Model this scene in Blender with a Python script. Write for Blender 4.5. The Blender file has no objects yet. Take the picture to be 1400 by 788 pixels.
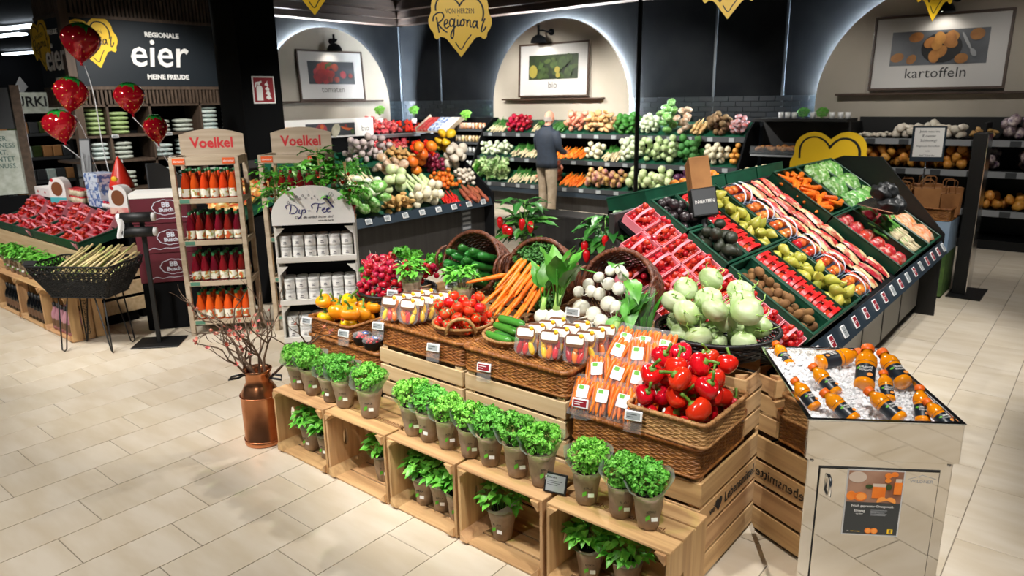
import bpy, bmesh, math, random
from math import pi, sin, cos, tan, radians as RAD, sqrt
from mathutils import Vector, Matrix, Euler, noise as mnoise
random.seed(7)
SC = bpy.context.scene
COL = SC.collection
# ------------------------------------------------------------------ camera
cam = bpy.data.objects.new('camera', bpy.data.cameras.new('camera')); COL.objects.link(cam)
cam.data.sensor_width = 36.0; cam.data.lens = 25.463; cam.data.dof.use_dof = True; cam.data.dof.focus_distance = 3.35; cam.data.dof.aperture_fstop = 3.6; cam.data.clip_start = .05; cam.data.clip_end = 80
def _cam():
    yaw, tilt, roll = 0.69211192, 0.25566362, -0.0157633
    F = Vector((-sin(yaw)*cos(tilt), cos(yaw)*cos(tilt), -sin(tilt))); R = Vector((cos(yaw), sin(yaw), 0)); U = R.cross(F)
    r = R*cos(roll)+U*sin(roll); u = -R*sin(roll)+U*cos(roll); b = -F
    return Matrix(((r.x, u.x, b.x, 0), (r.y, u.y, b.y, 0), (r.z, u.z, b.z, 1.99), (0, 0, 0, 1)))
cam.matrix_world = _cam()
SC.camera = cam
# ------------------------------------------------------------------ world, light, exposure
W = bpy.data.worlds.new('world'); SC.world = W; W.use_nodes = True
W.node_tree.nodes['Background'].inputs[0].default_value = (.80, .88, 1, 1); W.node_tree.nodes['Background'].inputs[1].default_value = .055
SC.view_settings.view_transform = 'Standard'; SC.view_settings.look = 'None'; SC.view_settings.gamma = 1; SC.view_settings.exposure = 0.0
SC.view_settings.use_curve_mapping = False
def spot(name, loc, to, power, angle=70, blend=.6, radius=.07, color=(1, .96, .905)):
    l = bpy.data.lights.new(name, 'SPOT'); l.energy = power; l.spot_size = RAD(angle); l.spot_blend = blend; l.shadow_soft_size = radius; l.color = color
    o = bpy.data.objects.new(name, l); COL.objects.link(o); o.location = loc
    o.rotation_euler = (Vector(to)-Vector(loc)).to_track_quat('-Z', 'Y').to_euler(); return o
# track spotlights of the shop ceiling, heads out of view, plus added fill spots
for i, (loc, to, p, a) in enumerate([
    ((-1.8, .9, 3.45), (-2.1, 2.95, .75), 330, 54), ((-3.1, 1.0, 3.45), (-2.95, 2.95, .65), 270, 52), ((-.3, 1.6, 3.45), (-1.4, 2.9, .8), 290, 62),
    ((-2.9, 4.6, 3.45), (-2.2, 2.9, .8), 260, 70), ((-.2, 4.4, 3.45), (-1.7, 4.4, 1), 360, 75), ((-.1, 6.4, 3.45), (-1.6, 6.3, 1), 360, 75),
    ((-3.6, 5.6, 3.45), (-1.9, 5.2, 1.2), 200, 70), ((-4.4, 5.4, 3.45), (-6.3, 5.6, 1), 620, 75), ((-4.7, 1.2, 3.45), (-5.0, 2.9, .9), 320, 75),
    ((-6.2, .6, 3.45), (-7.4, 2.8, .7), 350, 76), ((-8.7, .4, 3.45), (-8.8, 2.6, .7), 300, 80), ((-8.6, 8.6, 3.45), (-8.9, 11.3, 1), 800, 80),
    ((-6.2, 8.6, 3.45), (-6.3, 11.3, 1), 800, 80), ((-10.4, 8.8, 3.45), (-11.6, 11.2, 1), 520, 80), ((-3.4, 8.9, 3.45), (-3.6, 11.3, 1), 120, 80),
    ((-.9, 8.6, 3.45), (-1.2, 11.2, 1), 130, 80), ((1.3, 1.1, 3.45), (.85, 1.6, 0), 430, 70), ((-8.0, 4.2, 3.45), (-9.9, 4.6, 1.3), 330, 80), ((-10.9, 2.2, 3.45), (-12.5, 3.9, 1.7), 160, 70),  # added fill: the floor mirrored in the cooler front, and the far-left sign
    ((-4.4, -.3, 3.45), (-4.4, .6, 0), 370, 95), ((-5.9, .0, 3.45), (-5.6, 1.0, 0), 50, 95), ((-1.8, -1.0, 3.45), (-2.4, .6, 0), 90, 90), ((-9.4, 7.6, 3.45), (-11.4, 8.4, 1.2), 260, 70), ((-2.2, 2.6, 3.5), (-4.3, 4.6, 2.5), 170, 24), ((-1.3, 3.6, 3.3), (-2.66, 6.06, 2.72), 190, 22), ((-3.6, 1.6, 3.45), (-5.65, 4.15, 2.85), 150, 20), ((-.6, 6.6, 3.45), (-.4, 7.8, 0), 170, 90)]):  # added spots brighten the left floor, the bio board and the heart signs
    spot('track_and_fill_spot', loc, to, p, a)
# ------------------------------------------------------------------ mesh builder
class MB:
    def __init__(s): s.v = []; s.f = []; s.m = []; s.sm = []
    def add(s, vs, fs, M=None, mi=0, smooth=False):
        o = len(s.v)
        if M is None: s.v.extend(tuple(p) for p in vs)
        else: s.v.extend(tuple(M @ Vector(p)) for p in vs)
        for f in fs: s.f.append(tuple(i+o for i in f)); s.m.append(mi); s.sm.append(smooth)
        return s
    def box(s, x0, x1, y0, y1, z0, z1, M=None, mi=0, b=0.0):
        if b <= 0:
            vs = [(x, y, z) for z in (z0, z1) for y in (y0, y1) for x in (x0, x1)]
            return s.add(vs, [(0, 2, 3, 1), (4, 5, 7, 6), (0, 1, 5, 4), (2, 6, 7, 3), (0, 4, 6, 2), (1, 3, 7, 5)], M, mi)
        # chamfered box
        c = []
        idx = {}
        for sx in (0, 1):
            for sy in (0, 1):
                for sz in (0, 1):
                    X, Y, Z = (x0, x1)[sx], (y0, y1)[sy], (z0, z1)[sz]; dx, dy, dz = (b, -b)[sx], (b, -b)[sy], (b, -b)[sz]
                    idx[sx, sy, sz, 0] = len(c); c.append((X, Y+dy, Z+dz))
                    idx[sx, sy, sz, 1] = len(c); c.append((X+dx, Y, Z+dz))
                    idx[sx, sy, sz, 2] = len(c); c.append((X+dx, Y+dy, Z))
        I = lambda *a: idx[a]
        fs = []
        for k in (0, 1):
            q = [I(k, 0, 0, 0), I(k, 1, 0, 0), I(k, 1, 1, 0), I(k, 0, 1, 0)]; fs.append(q if k else q[::-1])
            q = [I(0, k, 0, 1), I(0, k, 1, 1), I(1, k, 1, 1), I(1, k, 0, 1)]; fs.append(q if k else q[::-1])
            q = [I(0, 0, k, 2), I(1, 0, k, 2), I(1, 1, k, 2), I(0, 1, k, 2)]; fs.append(q if k else q[::-1])
        for a in (0, 1):
            for d in (0, 1):
                fs.append([I(a, d, 0, 0), I(a, d, 1, 0), I(a, d, 1, 1), I(a, d, 0, 1)])
                fs.append([I(a, 0, d, 0), I(a, 1, d, 0), I(a, 1, d, 2), I(a, 0, d, 2)])
                fs.append([I(0, a, d, 1), I(1, a, d, 1), I(1, a, d, 2), I(0, a, d, 2)])
                for e in (0, 1): fs.append([I(a, d, e, 0), I(a, d, e, 1), I(a, d, e, 2)])
        ctr = Vector(((x0+x1)/2, (y0+y1)/2, (z0+z1)/2)); out = []
        for f in fs:
            p = [Vector(c[i]) for i in f]; n = (p[1]-p[0]).cross(p[2]-p[0]); m = sum(p, Vector())/len(p)-ctr
            out.append(tuple(f) if n.dot(m) > 0 else tuple(f[::-1]))
        return s.add(c, out, M, mi)
    def lathe(s, prof, n=12, M=None, mi=0, smooth=True, caps=True, jitter=None):
        vs = []; fs = []
        for (r, z) in prof:
            for k in range(n):
                a = 2*pi*k/n; rr = r if jitter is None else r*jitter(a, z)
                vs.append((rr*cos(a), rr*sin(a), z))
        for i in range(len(prof)-1):
            for k in range(n):
                a, b = i*n+k, i*n+(k+1) % n; fs.append((a, b, b+n, a+n))
        if caps: fs.append(tuple(range(n))[::-1]); fs.append(tuple((len(prof)-1)*n+k for k in range(n)))
        return s.add(vs, fs, M, mi, smooth)
    def tube(s, pts, rad, n=6, M=None, mi=0, smooth=True, caps=True, flat=1.0):
        P = [Vector(p) for p in pts]; vs = []; fs = []; prev = None
        if not hasattr(rad, '__len__'): rad = [rad]*len(P)
        for i, p in enumerate(P):
            t = (P[min(i+1, len(P)-1)]-P[max(i-1, 0)])
            if t.length < 1e-9: t = Vector((0, 0, 1))
            t.normalize()
            if prev is None: prev = t.cross(Vector((0, 0, 1)) if abs(t.z) < .9 else Vector((1, 0, 0)))
            u = prev-t*prev.dot(t)
            if u.length < 1e-6: u = t.orthogonal()
            u.normalize(); prev = u; w = t.cross(u)
            for k in range(n):
                a = 2*pi*k/n; vs.append(p+(u*cos(a)+w*sin(a)*flat)*rad[i])
        for i in range(len(P)-1):
            for k in range(n):
                a, b = i*n+k, i*n+(k+1) % n; fs.append((a, b, b+n, a+n))
        if caps: fs.append(tuple(range(n))[::-1]); fs.append(tuple((len(P)-1)*n+k for k in range(n)))
        return s.add(vs, fs, M, mi, smooth)
    def ring(s, pts, rad, n=6, M=None, mi=0):
        P = [Vector(p) for p in pts]; N = len(P); vs = []; fs = []
        for i, p in enumerate(P):
            t = (P[(i+1) % N]-P[i-1]).normalized(); u = t.cross(Vector((0, 0, 1)))
            if u.length < 1e-4: u = t.orthogonal()
            u.normalize(); w = t.cross(u)
            for k in range(n): a = 2*pi*k/n; vs.append(p+(u*cos(a)+w*sin(a))*rad)
        for i in range(N):
            for k in range(n):
                j = (i+1) % N; fs.append((i*n+k, i*n+(k+1) % n, j*n+(k+1) % n, j*n+k))
        return s.add(vs, fs, M, mi, True)
    def ball(s, rx, ry=None, rz=None, n=10, m=7, M=None, mi=0, fn=None):
        ry = ry or rx; rz = rz or rx; vs = [(0, 0, -rz)]; fs = []
        for i in range(1, m):
            t = -pi/2+pi*i/m
            for k in range(n): a = 2*pi*k/n; vs.append((rx*cos(t)*cos(a), ry*cos(t)*sin(a), rz*sin(t)))
        vs.append((0, 0, rz))
        if fn: vs = [fn(Vector(p)) for p in vs]
        L = len(vs)-1
        for k in range(n): fs.append((0, 1+(k+1) % n, 1+k)); fs.append((L, 1+(m-2)*n+k, 1+(m-2)*n+(k+1) % n))
        for i in range(m-2):
            for k in range(n): a, b = 1+i*n+k, 1+i*n+(k+1) % n; fs.append((a, b, b+n, a+n))
        return s.add(vs, fs, M, mi, True)
    def prism(s, poly, d, M=None, mi=0, mi2=None, smooth=False):
        # polygon in XY (counter-clockwise), extruded from z=0 to z=d
        n = len(poly); vs = [(p[0], p[1], 0) for p in poly]+[(p[0], p[1], d) for p in poly]
        s.add(vs, [tuple(range(n))[::-1]], M, mi if mi2 is None else mi2)
        o = len(s.v)-2*n
        s.f.append(tuple(o+n+i for i in range(n))); s.m.append(mi); s.sm.append(False)
        for i in range(n):
            j = (i+1) % n; s.f.append((o+i, o+j, o+n+j, o+n+i)); s.m.append(mi if mi2 is None else mi2); s.sm.append(smooth)
        return s
    def strip(s, A, B, M=None, mi=0, smooth=True):
        vs = list(A)+list(B); n = len(A)
        return s.add(vs, [(i, i+1, n+i+1, n+i) for i in range(n-1)], M, mi, smooth)
    def grid(s, fn, nu, nv, M=None, mi=0, wrap=False):
        vs = [fn(i/nu, j/nv) for j in range(nv+1) for i in range(nu+(0 if wrap else 1))]; w = nu if wrap else nu+1
        fs = [(j*w+i, j*w+(i+1) % w, (j+1)*w+(i+1) % w, (j+1)*w+i) for j in range(nv) for i in range(nu)]
        return s.add(vs, fs, M, mi, True)
    def mesh(s, name, mats):
        me = bpy.data.meshes.new(name); me.from_pydata(s.v, [], s.f)
        for m in (mats if isinstance(mats, (list, tuple)) else [mats]): me.materials.append(MT[m] if isinstance(m, str) else m)
        me.polygons.foreach_set('material_index', s.m); me.polygons.foreach_set('use_smooth', s.sm); me.update(); return me
def T(x=0, y=0, z=0): return Matrix.Translation((x, y, z))
def RZ(a): return Matrix.Rotation(a, 4, 'Z')
def RX(a): return Matrix.Rotation(a, 4, 'X')
def RY(a): return Matrix.Rotation(a, 4, 'Y')
def S(x, y=None, z=None): return Matrix.Diagonal((x, x if y is None else y, x if z is None else z, 1))
def FM(o, n):
    """frame on an upright face: local x right, y up, z out along n"""
    n = Vector(n).normalized(); r = Vector((0, 0, 1)).cross(n).normalized(); u = n.cross(r); o = Vector(o)
    return Matrix(((r.x, u.x, n.x, o.x), (r.y, u.y, n.y, o.y), (r.z, u.z, n.z, o.z), (0, 0, 0, 1)))
def FMV(o, n, r):
    n = Vector(n).normalized(); r = Vector(r); r = (r-n*r.dot(n)).normalized(); u = n.cross(r); o = Vector(o)
    return Matrix(((r.x, u.x, n.x, o.x), (r.y, u.y, n.y, o.y), (r.z, u.z, n.z, o.z), (0, 0, 0, 1)))
def ob(name, mesh, parent=None, M=None):
    o = bpy.data.objects.new(name, mesh); COL.objects.link(o)
    if parent is not None: o.parent = parent
    if M is not None: o.matrix_basis = M
    return o
def tag(o, label, cat, group=None, kind=None):
    o['label'] = label; o['category'] = cat
    if group: o['group'] = group
    if kind: o['kind'] = kind
    return o
def thing(name, label, cat, M=None, group=None): return tag(ob(name, None, None, M), label, cat, group)
def one(name, mesh, label, cat, M=None, group=None, kind=None): return tag(ob(name, mesh, None, M), label, cat, group, kind)
def struct(name, mesh, parent=None, M=None):
    o = ob(name, mesh, parent, M)
    if parent is None: o['kind'] = 'structure'
    return o
def clone(o, M=None, label=None, parent=None, group=None):
    c = o.copy(); COL.objects.link(c); c.parent = parent
    if M is not None: c.matrix_basis = M
    if label: c['label'] = label
    if group: c['group'] = group
    for ch in o.children: clone(ch, None, None, c)
    return c
def text(body, size, m, parent, M, name='lettering', align='CENTER', ex=.0006, sx=1.0, shear=0, off=0, sp=1.0):
    cu = bpy.data.curves.new(name, 'FONT'); cu.body = body; cu.size = size; cu.align_x = align; cu.align_y = 'CENTER'; cu.extrude = ex; cu.resolution_u = 2
    cu.shear = shear; cu.offset = off; cu.space_character = sp; cu.materials.append(MT[m])
    o = ob(name, cu, parent, M @ S(sx, 1, 1) if sx != 1 else M); TEXTS.append(o); return o
TEXTS = []
def bake_texts():
    dg = bpy.context.evaluated_depsgraph_get(); dg.update()
    for o in TEXTS:
        me = bpy.data.meshes.new_from_object(o.evaluated_get(dg)); n = o.name; p, M = o.parent, o.matrix_basis.copy(); m = o.data.materials[0]
        o.name = 'old'; bpy.data.objects.remove(o)
        me.materials.clear(); me.materials.append(m); ob(n, me, p, M)
def ordn(i): return ('first', 'second', 'third', 'fourth', 'fifth', 'sixth', 'seventh', 'eighth', 'ninth', 'tenth', 'eleventh', 'twelfth')[i]
# ------------------------------------------------------------------ materials
MT = {}
def lin(c):
    if isinstance(c, str):
        c = [int(c[i:i+2], 16)/255 for i in (0, 2, 4)]
        c = [x/12.92 if x <= .04045 else ((x+.055)/1.055)**2.4 for x in c]
    return (c[0], c[1], c[2], 1)
def mat(n, c, c2=None, rough=.5, metal=0., scale=12., rnd=0., bump=0., bscale=None, spec=.5, coat=0., sss=0., alpha=1., emit=0., stretch=(1, 1, 1), coord='Object', lo=.35, hi=.65, detail=4, c3=None, trans=0.):
    m = bpy.data.materials.new(n); m.use_nodes = True; MT[n] = m; nt = m.node_tree; N = nt.nodes; L = nt.links; b = N['Principled BSDF']
    b.inputs['Roughness'].default_value = rough; b.inputs['Metallic'].default_value = metal; b.inputs['Specular IOR Level'].default_value = spec
    b.inputs['Coat Weight'].default_value = coat; b.inputs['Alpha'].default_value = alpha; b.inputs['Base Color'].default_value = lin(c)
    b.inputs['Transmission Weight'].default_value = trans
    if sss: b.inputs['Subsurface Weight'].default_value = sss; b.inputs['Subsurface Radius'].default_value = (.02, .01, .005); b.inputs['Subsurface Scale'].default_value = .5
    if emit: b.inputs['Emission Color'].default_value = lin(c); b.inputs['Emission Strength'].default_value = emit
    vec = None
    if c2 or bump:
        tc = N.new('ShaderNodeTexCoord'); mp = N.new('ShaderNodeMapping'); mp.inputs['Scale'].default_value = stretch; L.new(tc.outputs[coord], mp.inputs['Vector']); vec = mp.outputs[0]
        oi = N.new('ShaderNodeObjectInfo'); ad = N.new('ShaderNodeVectorMath'); ad.operation = 'ADD'; sc = N.new('ShaderNodeVectorMath'); sc.operation = 'SCALE'
        cx = N.new('ShaderNodeCombineXYZ')
        for k in range(3): L.new(oi.outputs['Random'], cx.inputs[k])
        L.new(cx.outputs[0], sc.inputs[0]); sc.inputs['Scale'].default_value = 37.0 if coord == 'Object' else 0.0; L.new(vec, ad.inputs[0]); L.new(sc.outputs[0], ad.inputs[1]); vec = ad.outputs[0]
    src = None
    if c2:
        nz = N.new('ShaderNodeTexNoise'); nz.inputs['Scale'].default_value = scale; nz.inputs['Detail'].default_value = detail; L.new(vec, nz.inputs['Vector'])
        r = N.new('ShaderNodeValToRGB'); e = r.color_ramp.elements; e[0].position = lo; e[1].position = hi; e[0].color = lin(c); e[1].color = lin(c2)
        if c3: x = e.new((lo+hi)/2); x.color = lin(c3)
        L.new(nz.outputs[0], r.inputs[0]); src = r.outputs[0]
    if rnd:
        oi2 = N.new('ShaderNodeObjectInfo'); hs = N.new('ShaderNodeHueSaturation'); mr = N.new('ShaderNodeMapRange'); mr.inputs[3].default_value = 1-rnd; mr.inputs[4].default_value = 1+rnd
        L.new(oi2.outputs['Random'], mr.inputs[0]); L.new(mr.outputs[0], hs.inputs['Value'])
        mr2 = N.new('ShaderNodeMapRange'); mr2.inputs[3].default_value = .5-rnd*.06; mr2.inputs[4].default_value = .5+rnd*.06
        wn = N.new('ShaderNodeTexWhiteNoise'); wn.noise_dimensions = '1D'; L.new(oi2.outputs['Random'], wn.inputs['W']); L.new(wn.outputs[0], mr2.inputs[0]); L.new(mr2.outputs[0], hs.inputs['Hue'])
        if src: L.new(src, hs.inputs['Color'])
        else: hs.inputs['Color'].default_value = lin(c)
        src = hs.outputs[0]
    if src: L.new(src, b.inputs['Base Color'])
    if bump:
        nb = N.new('ShaderNodeTexNoise'); nb.inputs['Scale'].default_value = bscale or scale*3; nb.inputs['Detail'].default_value = 3; L.new(vec, nb.inputs['Vector'])
        bp = N.new('ShaderNodeBump'); bp.inputs['Strength'].default_value = bump; bp.inputs['Distance'].default_value = .004; L.new(nb.outputs[0], bp.inputs['Height']); L.new(bp.outputs[0], b.inputs['Normal'])
    return m
def film(n, c=(1, 1, 1), a=.12, rough=.12):
    """clear plastic film: mostly see-through with a sheen"""
    m = bpy.data.materials.new(n); m.use_nodes = True; MT[n] = m; nt = m.node_tree; N = nt.nodes; L = nt.links; N.clear()
    o = N.new('ShaderNodeOutputMaterial'); t = N.new('ShaderNodeBsdfTransparent'); t.inputs[0].default_value = lin(c); p = N.new('ShaderNodeBsdfPrincipled'); mx = N.new('ShaderNodeMixShader')
    p.inputs['Base Color'].default_value = lin((.8, .8, .8)); p.inputs['Roughness'].default_value = rough; p.inputs['Specular IOR Level'].default_value = .8
    fr = N.new('ShaderNodeLayerWeight'); fr.inputs[0].default_value = .3; ma = N.new('ShaderNodeMath'); ma.operation = 'MULTIPLY_ADD'; ma.inputs[1].default_value = .35; ma.inputs[2].default_value = a
    L.new(fr.outputs['Facing'], ma.inputs[0]); L.new(ma.outputs[0], mx.inputs[0]); L.new(t.outputs[0], mx.inputs[1]); L.new(p.outputs[0], mx.inputs[2]); L.new(mx.outputs[0], o.inputs[0]); return m
film('film', (1, 1, 1), .05); film('film_green', (.55, .85, .4), .10, .3); film('glass', (.9, .97, 1), .05, .05)
mat('tile', 'd8cdbb', 'cbbda6', rough=.42, scale=1.6, rnd=.03, stretch=(1.4, 5, 1), coord='Object', bump=.02, bscale=40)
mat('grout', '8f8577', rough=.9)
mat('wall_dark', '1a1c1e', '15171a', rough=.9, scale=3, spec=.03); mat('seam', '3b434a', rough=.5); mat('wall_tile', '141c22', '0f161b', rough=.45, scale=8, rnd=.2, spec=.3); mat('tile_gap', '101417', rough=.9)
mat('arch', 'b3ab9d', 'aca495', rough=.8, scale=2); mat('led', (.85, .93, 1), emit=1700.0)
mat('ceil', '0d0d0e', rough=.9, spec=.1); mat('cornice', '3a2a20', '2b1f18', rough=.6, scale=4, stretch=(.4, .4, 8)); mat('pillar', '060708', rough=.8, spec=.1)
mat('black', '0b0c0d', rough=.55); mat('black_matt', '0e0f11', rough=.85, spec=.15); mat('dark_metal', '1d1f21', rough=.35, metal=.6); mat('chrome', (.8, .82, .84), rough=.12, metal=1); mat('steel', (.75, .74, .72), rough=.2, metal=1, c2=(.68, .67, .65), scale=3)
mat('mirror_steel', (.86, .82, .76), rough=.035, metal=1); mat('white', 'ecebe8', rough=.5); mat('paper', 'efeeea', rough=.7); mat('grey', '8d9093', rough=.6); mat('dgrey', '3a3d40', rough=.6); mat('ink', '15171a', rough=.6)
mat('pine', 'cfa878', 'b28a5e', rough=.6, scale=5, rnd=.10, stretch=(.35, 6, 6), bump=.12, bscale=30, c3='c59d6d'); mat('pine_pale', 'd6bd95', 'c3a67c', rough=.6, scale=5, rnd=.07, stretch=(.35, 6, 6), bump=.1, bscale=30)
mat('birch', 'bfae98', 'a8967e', rough=.6, scale=4, stretch=(.4, 6, 6), rnd=.04); mat('white_wood', 'e4e1da', 'd6d2c8', rough=.6, scale=4, stretch=(.4, 8, 8)); mat('walnut', '4a3526', '38271b', rough=.5, scale=4, stretch=(.4, 8, 8))
mat('dark_wood', '2a2826', '1d1b1a', rough=.6, scale=3, stretch=(7, 7, .4)); mat('slat_wood', '5d4c3e', '483a2f', rough=.6, scale=4, stretch=(5, 5, .5))
mat('wicker', 'a66d38', '7d4a22', rough=.45, scale=30, rnd=.08, c3='85501f'); mat('wicker_pale', 'b98d58', '8d6236', rough=.5, scale=30, rnd=.06); mat('wicker_red', '6e3a1e', '4a2412', rough=.45, scale=30, rnd=.08); mat('wicker_black', '121212', rough=.45)
mat('yellow', 'f0c323', rough=.45); mat('kraft', 'a8927a', '8a755f', rough=.75, scale=14, bump=.9, bscale=30, rnd=.08); mat('brown_paper', 'a5713f', '8f5f33', rough=.75, scale=6, rnd=.06, bump=.2, bscale=18); mat('cardboard', 'b5824f', 'a07042', rough=.8, scale=6)
mat('soil', '2a1c12', '171009', rough=1, scale=40); mat('copper', (.80, .36, .18), rough=.27, metal=1, c2=(.55, .22, .10), scale=7, bump=.08, bscale=9); mat('crate_green', '0f4a34', '0b3d2b', rough=.42, scale=9); mat('rail_blue', '26323c', rough=.4)
mat('tagw', 'e8e9ea', rough=.35); mat('tagscreen', '9aa0a2', rough=.3); mat('tagred', '8e2430', rough=.3); mat('red_print', 'c1272d', rough=.5); mat('maroon', '5e1526', '55131f', rough=.6, scale=5); mat('navy_board', '0f1a22', rough=.6)
mat('panel_grey', '8a8a86', rough=.5); film('film_w', (1, 1, 1), .5, .3)
mat('teal_ink', '1f5a56', rough=.6)
mat('stamp', '6b3f1e', rough=.7)
# ================================================================== the room
# floor: a grout bed with every tile laid on it
fl = struct('floor', MB().box(-34, 4.5, -5, 13, -.06, -.004).mesh('floor', 'grout'))
def _floor():
    g = .0022; tm = MB().box(-.15+g, .15-g, -.3+g, .3-g, -.006, 0, b=.0012).mesh('floor_tile', 'tile'); rest = MB()
    ci = cam.matrix_world.inverted(); n = 0
    for r in range(-112, 17):
        x = -.3114+.3*r+.15; y = 1.3486-.2*(r+12); y = y % .6-5+.3
        while y < 12.6:
            seen = False
            if (-9.6 < x < -.9 and y < 2.75) or (-7.3 < x < -3.5 and y < 3.7) or (-1.7 < x < 1.2 and 2.3 < y < 11.2) or (-8.9 < x < -6.6 and 9.4 < y < 10.8):
                p = ci @ Vector((x, y, 0))
                if p.z < -.5:
                    px = 700+990.23*p.x/-p.z; py = 394-990.23*p.y/-p.z
                    seen = -60 < px < 1460 and py < 850
                    if seen and -6.7 < x < -.9 and y > 2.75 and not x < -3.5: seen = False
            if seen: ob('floor_tile', tm, fl, T(x, y, 0)); n += 1
            else: rest.box(x-.15+g, x+.15-g, y-.3+g, y+.3-g, -.006, 0)
            y += .6
    o = ob('floor_tiling', rest.mesh('floor_tiling', 'tile'), fl); o['kind'] = 'stuff'
_floor()
ZC = 4.05
struct('wall_back', MB().box(-13.2, 4.5, 11.8, 12.0, 0, ZC).mesh('wall_back', 'wall_dark'))
struct('wall_left', MB().box(-13.2, -13.0, 6.2, 11.8, 0, ZC).mesh('wall_left', 'wall_dark'))
struct('wall_far', MB().box(-34, -33.8, -5, 13, 0, ZC).mesh('wall_far', 'ceil'))
struct('ceiling', MB().box(-34, 4.5, -5, 12, ZC, ZC+.1).mesh('ceiling', 'ceil'))
for i, x in enumerate((-11.72, -5.35, -4.2)): struct('trim_%d' % (i+1), MB().box(x-.018, x+.018, 11.785, 11.8, 1.5, 3.6).mesh('trim', 'seam'))
struct('trim_4', MB().box(-13.0, -12.97, 11.77, 11.8, 1.5, 3.6).mesh('trim', 'seam'))
# stepped timber cornice along both walls
mb = MB()
for k, (d, z0, z1) in enumerate(((.28, 3.60, 3.72), (.42, 3.72, 3.86), (.62, 3.86, 4.05))): mb.box(-13.0, 4.5, 11.8-d, 11.8, z0, z1)
struct('trim_5', mb.mesh('cornice', 'cornice'))
mb = MB()
for k, (d, z0, z1) in enumerate(((.28, 3.60, 3.72), (.42, 3.72, 3.86), (.62, 3.86, 4.05))): mb.box(-13.0, -13.0+d, 6.2, 11.8, z0, z1)
struct('trim_6', mb.mesh('cornice', 'cornice'))
# glazed wall tiles under the dark wall, on their own backing
def wall_tiles(n, M, w, holes, z0=1.56, z1=1.975):
    bk = struct('trim_%d' % n, MB().box(0, w, 0, z1-z0, 0, .006).mesh('tile_backing', 'tile_gap'), None, M)
    th = .083; tw = .26; tm = MB().box(.003, tw-.003, .003, th-.003, .004, .016, b=.003).mesh('wall_tile', 'wall_tile')
    hm = MB().box(.003, tw/2-.003, .003, th-.003, .004, .016, b=.003).mesh('wall_tile', 'wall_tile')
    for j in range(5):
        x = -(tw/2) if j % 2 else 0
        while x < w-.05:
            m, xx = tm, x
            if x < 0: m, xx = hm, 0
            elif x+tw > w+.001: m = hm
            if not any(a < xx+tw/2 < b for a, b in holes) and not (m is hm and xx+tw/2 > w): ob('wall_tile', m, bk, T(xx, j*th, 0))
            x += tw
wall_tiles(7, FM((-13.0, 11.8, 1.56), (0, -1, 0)), 2.9, []); wall_tiles(8, FM((-6.9, 11.8, 1.56), (0, -1, 0)), 3.3, [])
wall_tiles(9, FM((-13.0, 11.28, 1.56), (1, 0, 0)), .52, [])
# back-lit arch panels
def arch(n, M, R=1.6):
    poly = [(-R, -.6), (R, -.6)]+[(R*cos(pi*k/48), R*sin(pi*k/48)) for k in range(49)]
    struct('wall_arch_%d' % n, MB().prism(poly, .05).mesh('arch', 'arch'), None, M @ T(0, 0, .085))
    pts = [((R-.085)*cos(pi*k/40), (R-.085)*sin(pi*k/40), .03) for k in range(-3, 44)]
    struct('trim_%d' % (10+n), MB().tube([M @ Vector(p) for p in pts], .012, 6).mesh('led_strip', 'led'))
AM = [FM((-13.0, 9.69, 1.86), (1, 0, 0)), FM((-8.49, 11.8, 1.84), (0, -1, 0)), FM((-2.05, 11.8, 1.84), (0, -1, 0))]
for i, M in enumerate(AM): arch(i+1, M)
# ------------------------------------------------------------------ framed pictures, ledges, picture lamps
mat('pic_dark', '1d2228', '2a2f36', rough=.4, scale=3); mat('pic_grey', '5c6066', '4a4d52', rough=.4, scale=3); mat('pic_green', '1e261c', '30401f', rough=.4, scale=5)
mat('p_red', '7a1512', '9c2a1c', rough=.4, scale=6, rnd=.2); mat('p_pot', 'a87438', '865626', rough=.5, scale=6, rnd=.12); mat('p_grn', '3d5222', '2a3c16', rough=.5, scale=6, rnd=.2); mat('p_yel', '8f8434', rough=.5); mat('p_wht', 'c9c2ac', 'a9a188', rough=.5, scale=5); mat('p_org', 'c25a1a', rough=.5)
mat('mount_card', 'c9c7c4', rough=.8)
mat('txt_grey', '55524c', rough=.7)
def disc(parent, x, y, rx, ry, m, z=.002, name='print', rot=0):
    n = 18; poly = [(rx*cos(2*pi*k/n), ry*sin(2*pi*k/n)) for k in range(n)]
    return ob(name, MB().prism(poly, .0008).mesh(name, m), parent, T(x, y, z) @ RZ(rot))
def picture(M, label, word, bg, dots, wsize=.17):
    t = thing('framed_picture', label, 'picture', M @ RX(RAD(-3)))
    w, h = 1.65, 1.0; f = .035; d = .035
    for (x0, x1, y0, y1) in ((-w/2, w/2, 0, f), (-w/2, w/2, h-f, h), (-w/2, -w/2+f, f, h-f), (w/2-f, w/2, f, h-f)): ob('frame', MB().box(x0, x1, y0, y1, 0, d, b=.004).mesh('frame', 'walnut'), t)
    ob('mount', MB().box(-w/2+f, w/2-f, f, h-f, .004, .014).mesh('mount', 'mount_card'), t)
    p = ob('print', MB().box(-.58, .58, .33, .78, .014, .017).mesh('print', bg), t)
    for k, (x, y, rx, ry, m, r) in enumerate(dots): disc(p, x, y, rx, ry, m, .0172+.0009*k, 'printed_vegetable', r)
    text(word, wsize, 'txt_grey' if word != 'kartoffeln' else 'ink', t, T(0, .22, .0145), sp=1.02)
    return t
def clipd(L): return [d for d in L if abs(d[0])+max(d[2], d[3])*.9 < .59]
random.seed(3)
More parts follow.
